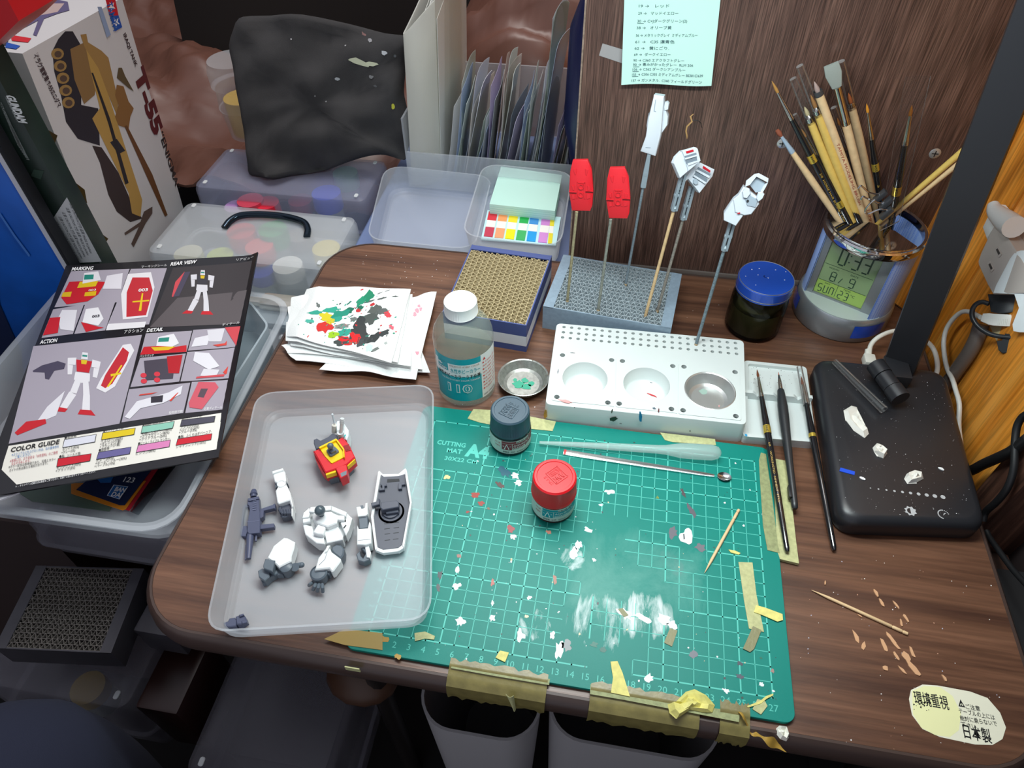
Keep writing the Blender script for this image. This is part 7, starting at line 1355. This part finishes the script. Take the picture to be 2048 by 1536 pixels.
# brown bedding behind
def bed(u, v):
    x = -95+140*u; y = 60+95*v
    z = -9+3.0*v*2+4.5*noise.noise(Vector((x*.035, y*.05, 1)))+1.6*noise.noise(Vector((x*.09, y*.14+x*.05, 5)))
    fx = (x-2)/19; fy = (y-92)/15; r2 = fx*fx+fy*fy
    if r2 < 1: z += 19*(1-r2)**.6+1.1*math.sin(y*1.1+x*.12)*(1-r2)**.3
    z += 2.2*abs(math.sin((x*.6+y*.9)*.16+noise.noise(Vector((x*.05, y*.05, 9)))*2))+1.0*abs(noise.noise(Vector((x*.2+y*.1, y*.25, 4))))*2
    fx = (x+36)/16; fy = (y-86)/9; r2 = fx*fx+fy*fy
    if r2 < 1: z += 9*(1-r2)+1.2*math.sin(x*.7+y*.25)*(1-r2)
    return (x, y, z)
bb = mat('brown_satin', '6c483c', .42, bump=.15, bs=6); b = B().sheet(bed, 110, 80, .5); obj('bed_cover', b, bb, label='rumpled brown satin bed cover in the background', cat='blanket', smooth=80)
b = B(); 
def dk(u, v): x = -66+56*u; z = -12+22*v; return (x, 99+2*math.sin(x*.12)+v*5, z+1.5*math.sin(x*.1))
b.sheet(dk, 24, 8, 6); obj('dark_cushion', b, mat('black_fabric', '17110f', .9), label='dark cushion at the very back of the bed', cat='cushion')
b = B(mat('navy_shiny', '1e2450', .3, bump=.5, bs=8)); q = WY(1152, 30, 60); b.tube([(q.x+1.6, 64, -4), (q.x+1.5, 63.5, 6), (q.x+1.6, 62.5, q.z-2), (q.x+1.7, 62, q.z+3)], [1.2, 2.6, 2.4, .8], 14); obj('navy_bag', b, None, label='shiny navy bag showing behind the left edge of the brown panel', cat='bag')

# ================================================================= UNDER THE DESK AND LOWER LEFT
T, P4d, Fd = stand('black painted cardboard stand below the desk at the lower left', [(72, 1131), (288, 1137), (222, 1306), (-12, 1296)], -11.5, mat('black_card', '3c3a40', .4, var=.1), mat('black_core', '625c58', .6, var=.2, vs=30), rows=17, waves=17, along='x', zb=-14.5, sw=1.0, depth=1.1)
case('grey translucent case below the wide tray', -34.5, -19.0, 6.4, 33, -11, -5.1, m=clear_case)
case('clear storage case with yellow and brown things under the black stand', -40, -24.4, -3.6, 9.5, -30, -18.5, m=clear_case, pots=[pot(175, 1375, 1.6, 'b89a30', -22, 4, 'mustard lidded pot')])
case('smoky clear case with dark contents at the lower left under the desk', -18.6, -5, -7, 14, -34, -21, m=clear_case)
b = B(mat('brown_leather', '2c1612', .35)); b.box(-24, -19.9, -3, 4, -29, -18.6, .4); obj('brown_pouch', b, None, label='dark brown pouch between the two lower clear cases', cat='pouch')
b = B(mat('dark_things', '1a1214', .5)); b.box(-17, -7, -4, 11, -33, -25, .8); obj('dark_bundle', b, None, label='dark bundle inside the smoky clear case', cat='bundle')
b = B(mat('black_card', '2c2a30')); b.box(-24, -20.2, 1.5, 9, -16.5, -12.5, .2); obj('black_carton', b, None, label='black carton right of the black cardboard stand', cat='carton')
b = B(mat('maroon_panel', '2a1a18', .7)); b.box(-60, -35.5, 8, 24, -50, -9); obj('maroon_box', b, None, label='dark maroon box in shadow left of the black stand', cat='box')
gb = mat('grey_bin', 'a4a2a4', .5)
for x0, x1, y0, y1, lab in ((1.2, 12.0, -.5, 13, 'left grey translucent bin in the dark under the desk'), (12.6, 27.5, .5, 14, 'right grey translucent bin in the dark under the desk')):
    q_ = rrect(x0, x1, y0, y1, 3.2, 7); b = B(); b.loft([Zr(offset(q_, .8), -48), Zr(q_, -18), Zr(offset(q_, .25), -18), Zr(offset(q_, 1.05), -47.7)]); obj('waste_bin', b, gb, label=lab, cat='bin')
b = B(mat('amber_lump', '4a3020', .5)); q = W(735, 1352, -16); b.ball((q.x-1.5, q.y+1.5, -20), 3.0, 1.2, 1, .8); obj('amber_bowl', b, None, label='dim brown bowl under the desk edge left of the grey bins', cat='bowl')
# navy trousered knee
kn = W(60, 1440, -7); T = thing('person', 'knee of a seated person in navy trousers at the lower left corner', 'person', (kn.x-4, kn.y-8, -50)); nav = mat('navy_cloth', '1c2034', .95, bump=.4, bs=150)
b = B(); cen = [Vector((-28, -34, -16)), Vector((-27, -27, -12)), Vector((-26, -20, -9)), Vector((-25.3, -14.5, -8.2)), Vector((-24.5, -12.0, -11.5)), Vector((-24.3, -11.6, -18)), Vector((-24.6, -12.5, -32)), Vector((-25, -13, -50))]
b.tube(catmull(cen, 5), [8.6]*11+[8.4, 8.2, 8.0, 7.6, 7.2]+[6.8]*5+[6.4]*15, 30); n_ = len(b.v); obj('trouser_leg', b, nav, T, smooth=80)
b = B(); pts = [WP(*q, Vector((-22, -10, -4)), (0.3, .2, 1)) for q in ((100, 1398), (150, 1430), (200, 1480), (250, 1540))]

# ================================================================= RIGHT SIDE: sockets, plugs and cables
ro_ = (1880, 380); rs_ = .24742; r3 = lambda x, y: (ro_[0]+rs_*x, ro_[1]+rs_*y)
def rslab(b, pts, p, n, th, ins=0): return slab(b, [r3(*q) for q in pts], p, n, th, inset=ins)
tapm = mat('tap_grey', 'b4aca6', .4); pX = Vector((43.6, 36, 6)); nX = Vector((-1, -.25, .15))
T = thing('power_adapter', 'grey multi socket power adapter on the golden wood wall', 'adapter', pX)
b = B(tapm); rslab(b, [(470, 268), (620, 500), (700, 640), (700, 830), (430, 842), (385, 765), (312, 605), (308, 575), (330, 510), (425, 310), (445, 280)], pX, nX, 3.0, .05); b.use(mat('tap_tan', 'a88f7c', .4)); rslab(b, [(480, 268), (620, 262), (760, 262), (760, 660), (622, 503)], pX+Vector((.1, 0, 0)), Vector((-.9, -.3, .3)), 2.6, .02); obj('adapter_body', b, None, T)
for q in ([(440, 470), (462, 455), (496, 520), (474, 545)], [(380, 590), (402, 575), (434, 642), (412, 665)]):
    b = B(mat('slot_rim', 'b0a8a2', .4)); rslab(b, q, pX-Vector((.12, 0, 0)), nX, .1); cq = Vector((sum(a for a, _ in q)/4, sum(c_ for _, c_ in q)/4)); b.use(ink('3c3836')); rslab(b, [tuple(cq+(Vector(a)-cq)*.6) for a in q], pX-Vector((.15, 0, 0)), nX, .05); obj('socket_slot', b, None, T)
wchg = mat('white_charger', 'e4ebee', .25); T = thing('usb_charger', 'white rounded charger plugged into the grey adapter', 'charger', pX-Vector((1, 2, 3))); b = B(wchg); rslab(b, [(600, 505), (650, 488), (760, 490), (780, 1150), (640, 1150), (590, 1140), (585, 1100), (640, 960), (600, 842), (428, 832), (450, 770), (560, 560)], pX-Vector((.6, 0, 0)), Vector((-1, -.35, .2)), 2.2, .05); obj('charger_body', b, None, T)
T = thing('usb_plug', 'black cable plug in the white charger', 'plug', pX-Vector((2, 2, 2))); pU = pX-Vector((1.6, 0, 0)); b = B(mat('plug_black', '24272b', .35)); rslab(b, [(385, 842), (600, 838), (642, 940), (635, 985), (480, 998), (410, 985)], pU, Vector((-.8, -.6, .5)), 1.0, .06); b.use(steel); rslab(b, [(600, 850), (612, 850), (662, 940), (655, 955), (640, 950)], pU+Vector((.2, 0, 0)), Vector((-.8, -.6, .5)), .6); b.use(mat('plug_black', '24272b')); obj('plug_body', b, None, T)
b = B(mat('plug_black', '24272b')); cpts = [(395, 920), (340, 905), (290, 925), (262, 970), (262, 1030), (300, 1095), (370, 1148), (450, 1178), (560, 1192), (700, 1205)]; b.tube(catmull([WP(*r3(*q), pU-Vector((.2, 0, 0)), (-.8, -.6, .5)) for q in cpts], 5), .2, 10); obj('cord', b, None, T)
T = thing('usb_plug', 'grey white cable plug just below the black plug', 'plug', pX-Vector((2, 3, 4))); b = B(mat('plug_pale', 'd4d4ce', .4)); rslab(b, [(345, 998), (400, 995), (430, 1000), (570, 1006), (600, 1045), (582, 1105), (430, 1098), (390, 1090), (325, 1060)], pU, Vector((-.8, -.6, .5)), .9, .06)
for k in range(6): rslab(b, [(470+14*k, 1042), (474+14*k, 1042), (468+14*k, 1090), (464+14*k, 1090)], pU-Vector((.06, 0, 0)), Vector((-.8, -.6, .5)), .06)
obj('plug_body', b, None, T); b = B(mat('plug_pale', 'd4d4ce')); r4 = lambda x, y: (1850+.35169*x, 760+.35156*y); pts = [r3(*q) for q in ((330, 1030), (240, 985), (170, 990), (100, 1050), (50, 1130), (30, 1230), (38, 1350), (60, 1450), (100, 1530))]+[r4(*q) for q in ((175, 60), (195, 140), (192, 260), (205, 380))]
b.tube(catmull([WX(*q, 45.3) for i, q in enumerate(pts)], 5), .21, 10); obj('cord', b, None, T)
T = thing('wall_outlet', 'beige wall outlet bar under the plugs', 'outlet', pX-Vector((0, 5, 8))); b = B(mat('beige_outlet', 'd0bf90', .4)); rslab(b, [(405, 1100), (690, 1100), (700, 1230), (590, 1450), (525, 1395), (480, 1290)], Vector((45.8, 36, 3)), Vector((-1, -.2, .1)), 1.4, .04); rslab(b, [(400, 1100), (690, 1110), (690, 1130), (540, 1370), (490, 1300)], Vector((45.4, 36, 3)), Vector((-1, -.2, .1)), .5, .03); obj('outlet_body', b, None, T)
b = B(mat('plug_black', '24272b')); rslab(b, [(455, 1220), (500, 1215), (525, 1160), (575, 1165), (560, 1290), (545, 1318), (505, 1322), (470, 1295)], pU-Vector((.3, 0, 0)), Vector((-.8, -.6, .5)), .6, .08); obj('cable_clip', b, None, label='small black cable clip hanging on the black cord', cat='clip')
T = thing('white_plug', 'white power plug above the grey adapter', 'plug', pX+Vector((0, 2, 4))); b = B(mat('white_plug_plastic', 'dddedd', .35)); b.tube(catmull([WX(*r3(*q), 44.8) for q in ((600, 300), (520, 240), (450, 175), (430, 120))], 4), [.9, .9, .9, .88, .85, .8, .75, .7, .65, .6, .55, .5, .45], 16); rslab(b, [(340, 300), (390, 200), (430, 112), (470, 160), (560, 200), (600, 262), (480, 266), (425, 320), (375, 400)], Vector((45.2, 38, 10)), nX, 1.2, .1); obj('plug_body', b, None, T)
b = B(mat('grey_cord', '6a635e', .4)); b.tube(catmull([WX(*r3(*q), 45.9) for q in ((330, 1090), (300, 1190), (240, 1310), (150, 1440), (60, 1560), (-40, 1640))], 5), .62, 12); obj('cable', b, None, label='thick grey cable running down behind the white cord', cat='cable')
bc = mat('black_cord', '17181a', .45)
b = B(bc); b.tube(catmull([WX(*r4(*q), 45.2) for q in ((225, 520), (270, 512), (330, 480), (420, 440), (500, 400), (590, 330))], 5), .42, 10); obj('cable', b, None, label='thick black cable crossing the golden wall by the lamp foot', cat='cable')
b = B(bc); b.tube(catmull([WX(*r4(*q), 45.0) for q in ((600, 190), (560, 205), (525, 260), (512, 350), (505, 500), (470, 610), (410, 690), (345, 750), (330, 800))], 5), .27, 10); obj('cable', b, None, label='thin black cable hanging down right of the lamp foot', cat='cable')
b = B(bc); b.tube(catmull([WX(*r4(*q), 45.2) for q in ((350, 860), (370, 900), (430, 985), (500, 1080), (600, 1190))], 5), .22, 10); obj('cable', b, None, label='thin black cable over the black bag beside the desk', cat='cable')
b = B(mat('black_bag', '141214', .8, bump=.3, bs=20)); b.box(44.9, 62, -30, 14.5, -50, -3.2, 1.2); obj('black_bag', b, None, label='large black bag beside the right edge of the desk', cat='bag')
b = B(wood('brown_board', '30201a', '5a3c30', '7a5240', 1, 60, .5)); b.box(45.0, 49, 14.6, 17.4, -30, -6, .2); obj('wooden_board', b, None, label='dark brown wooden board between the bag and the wall', cat='board')
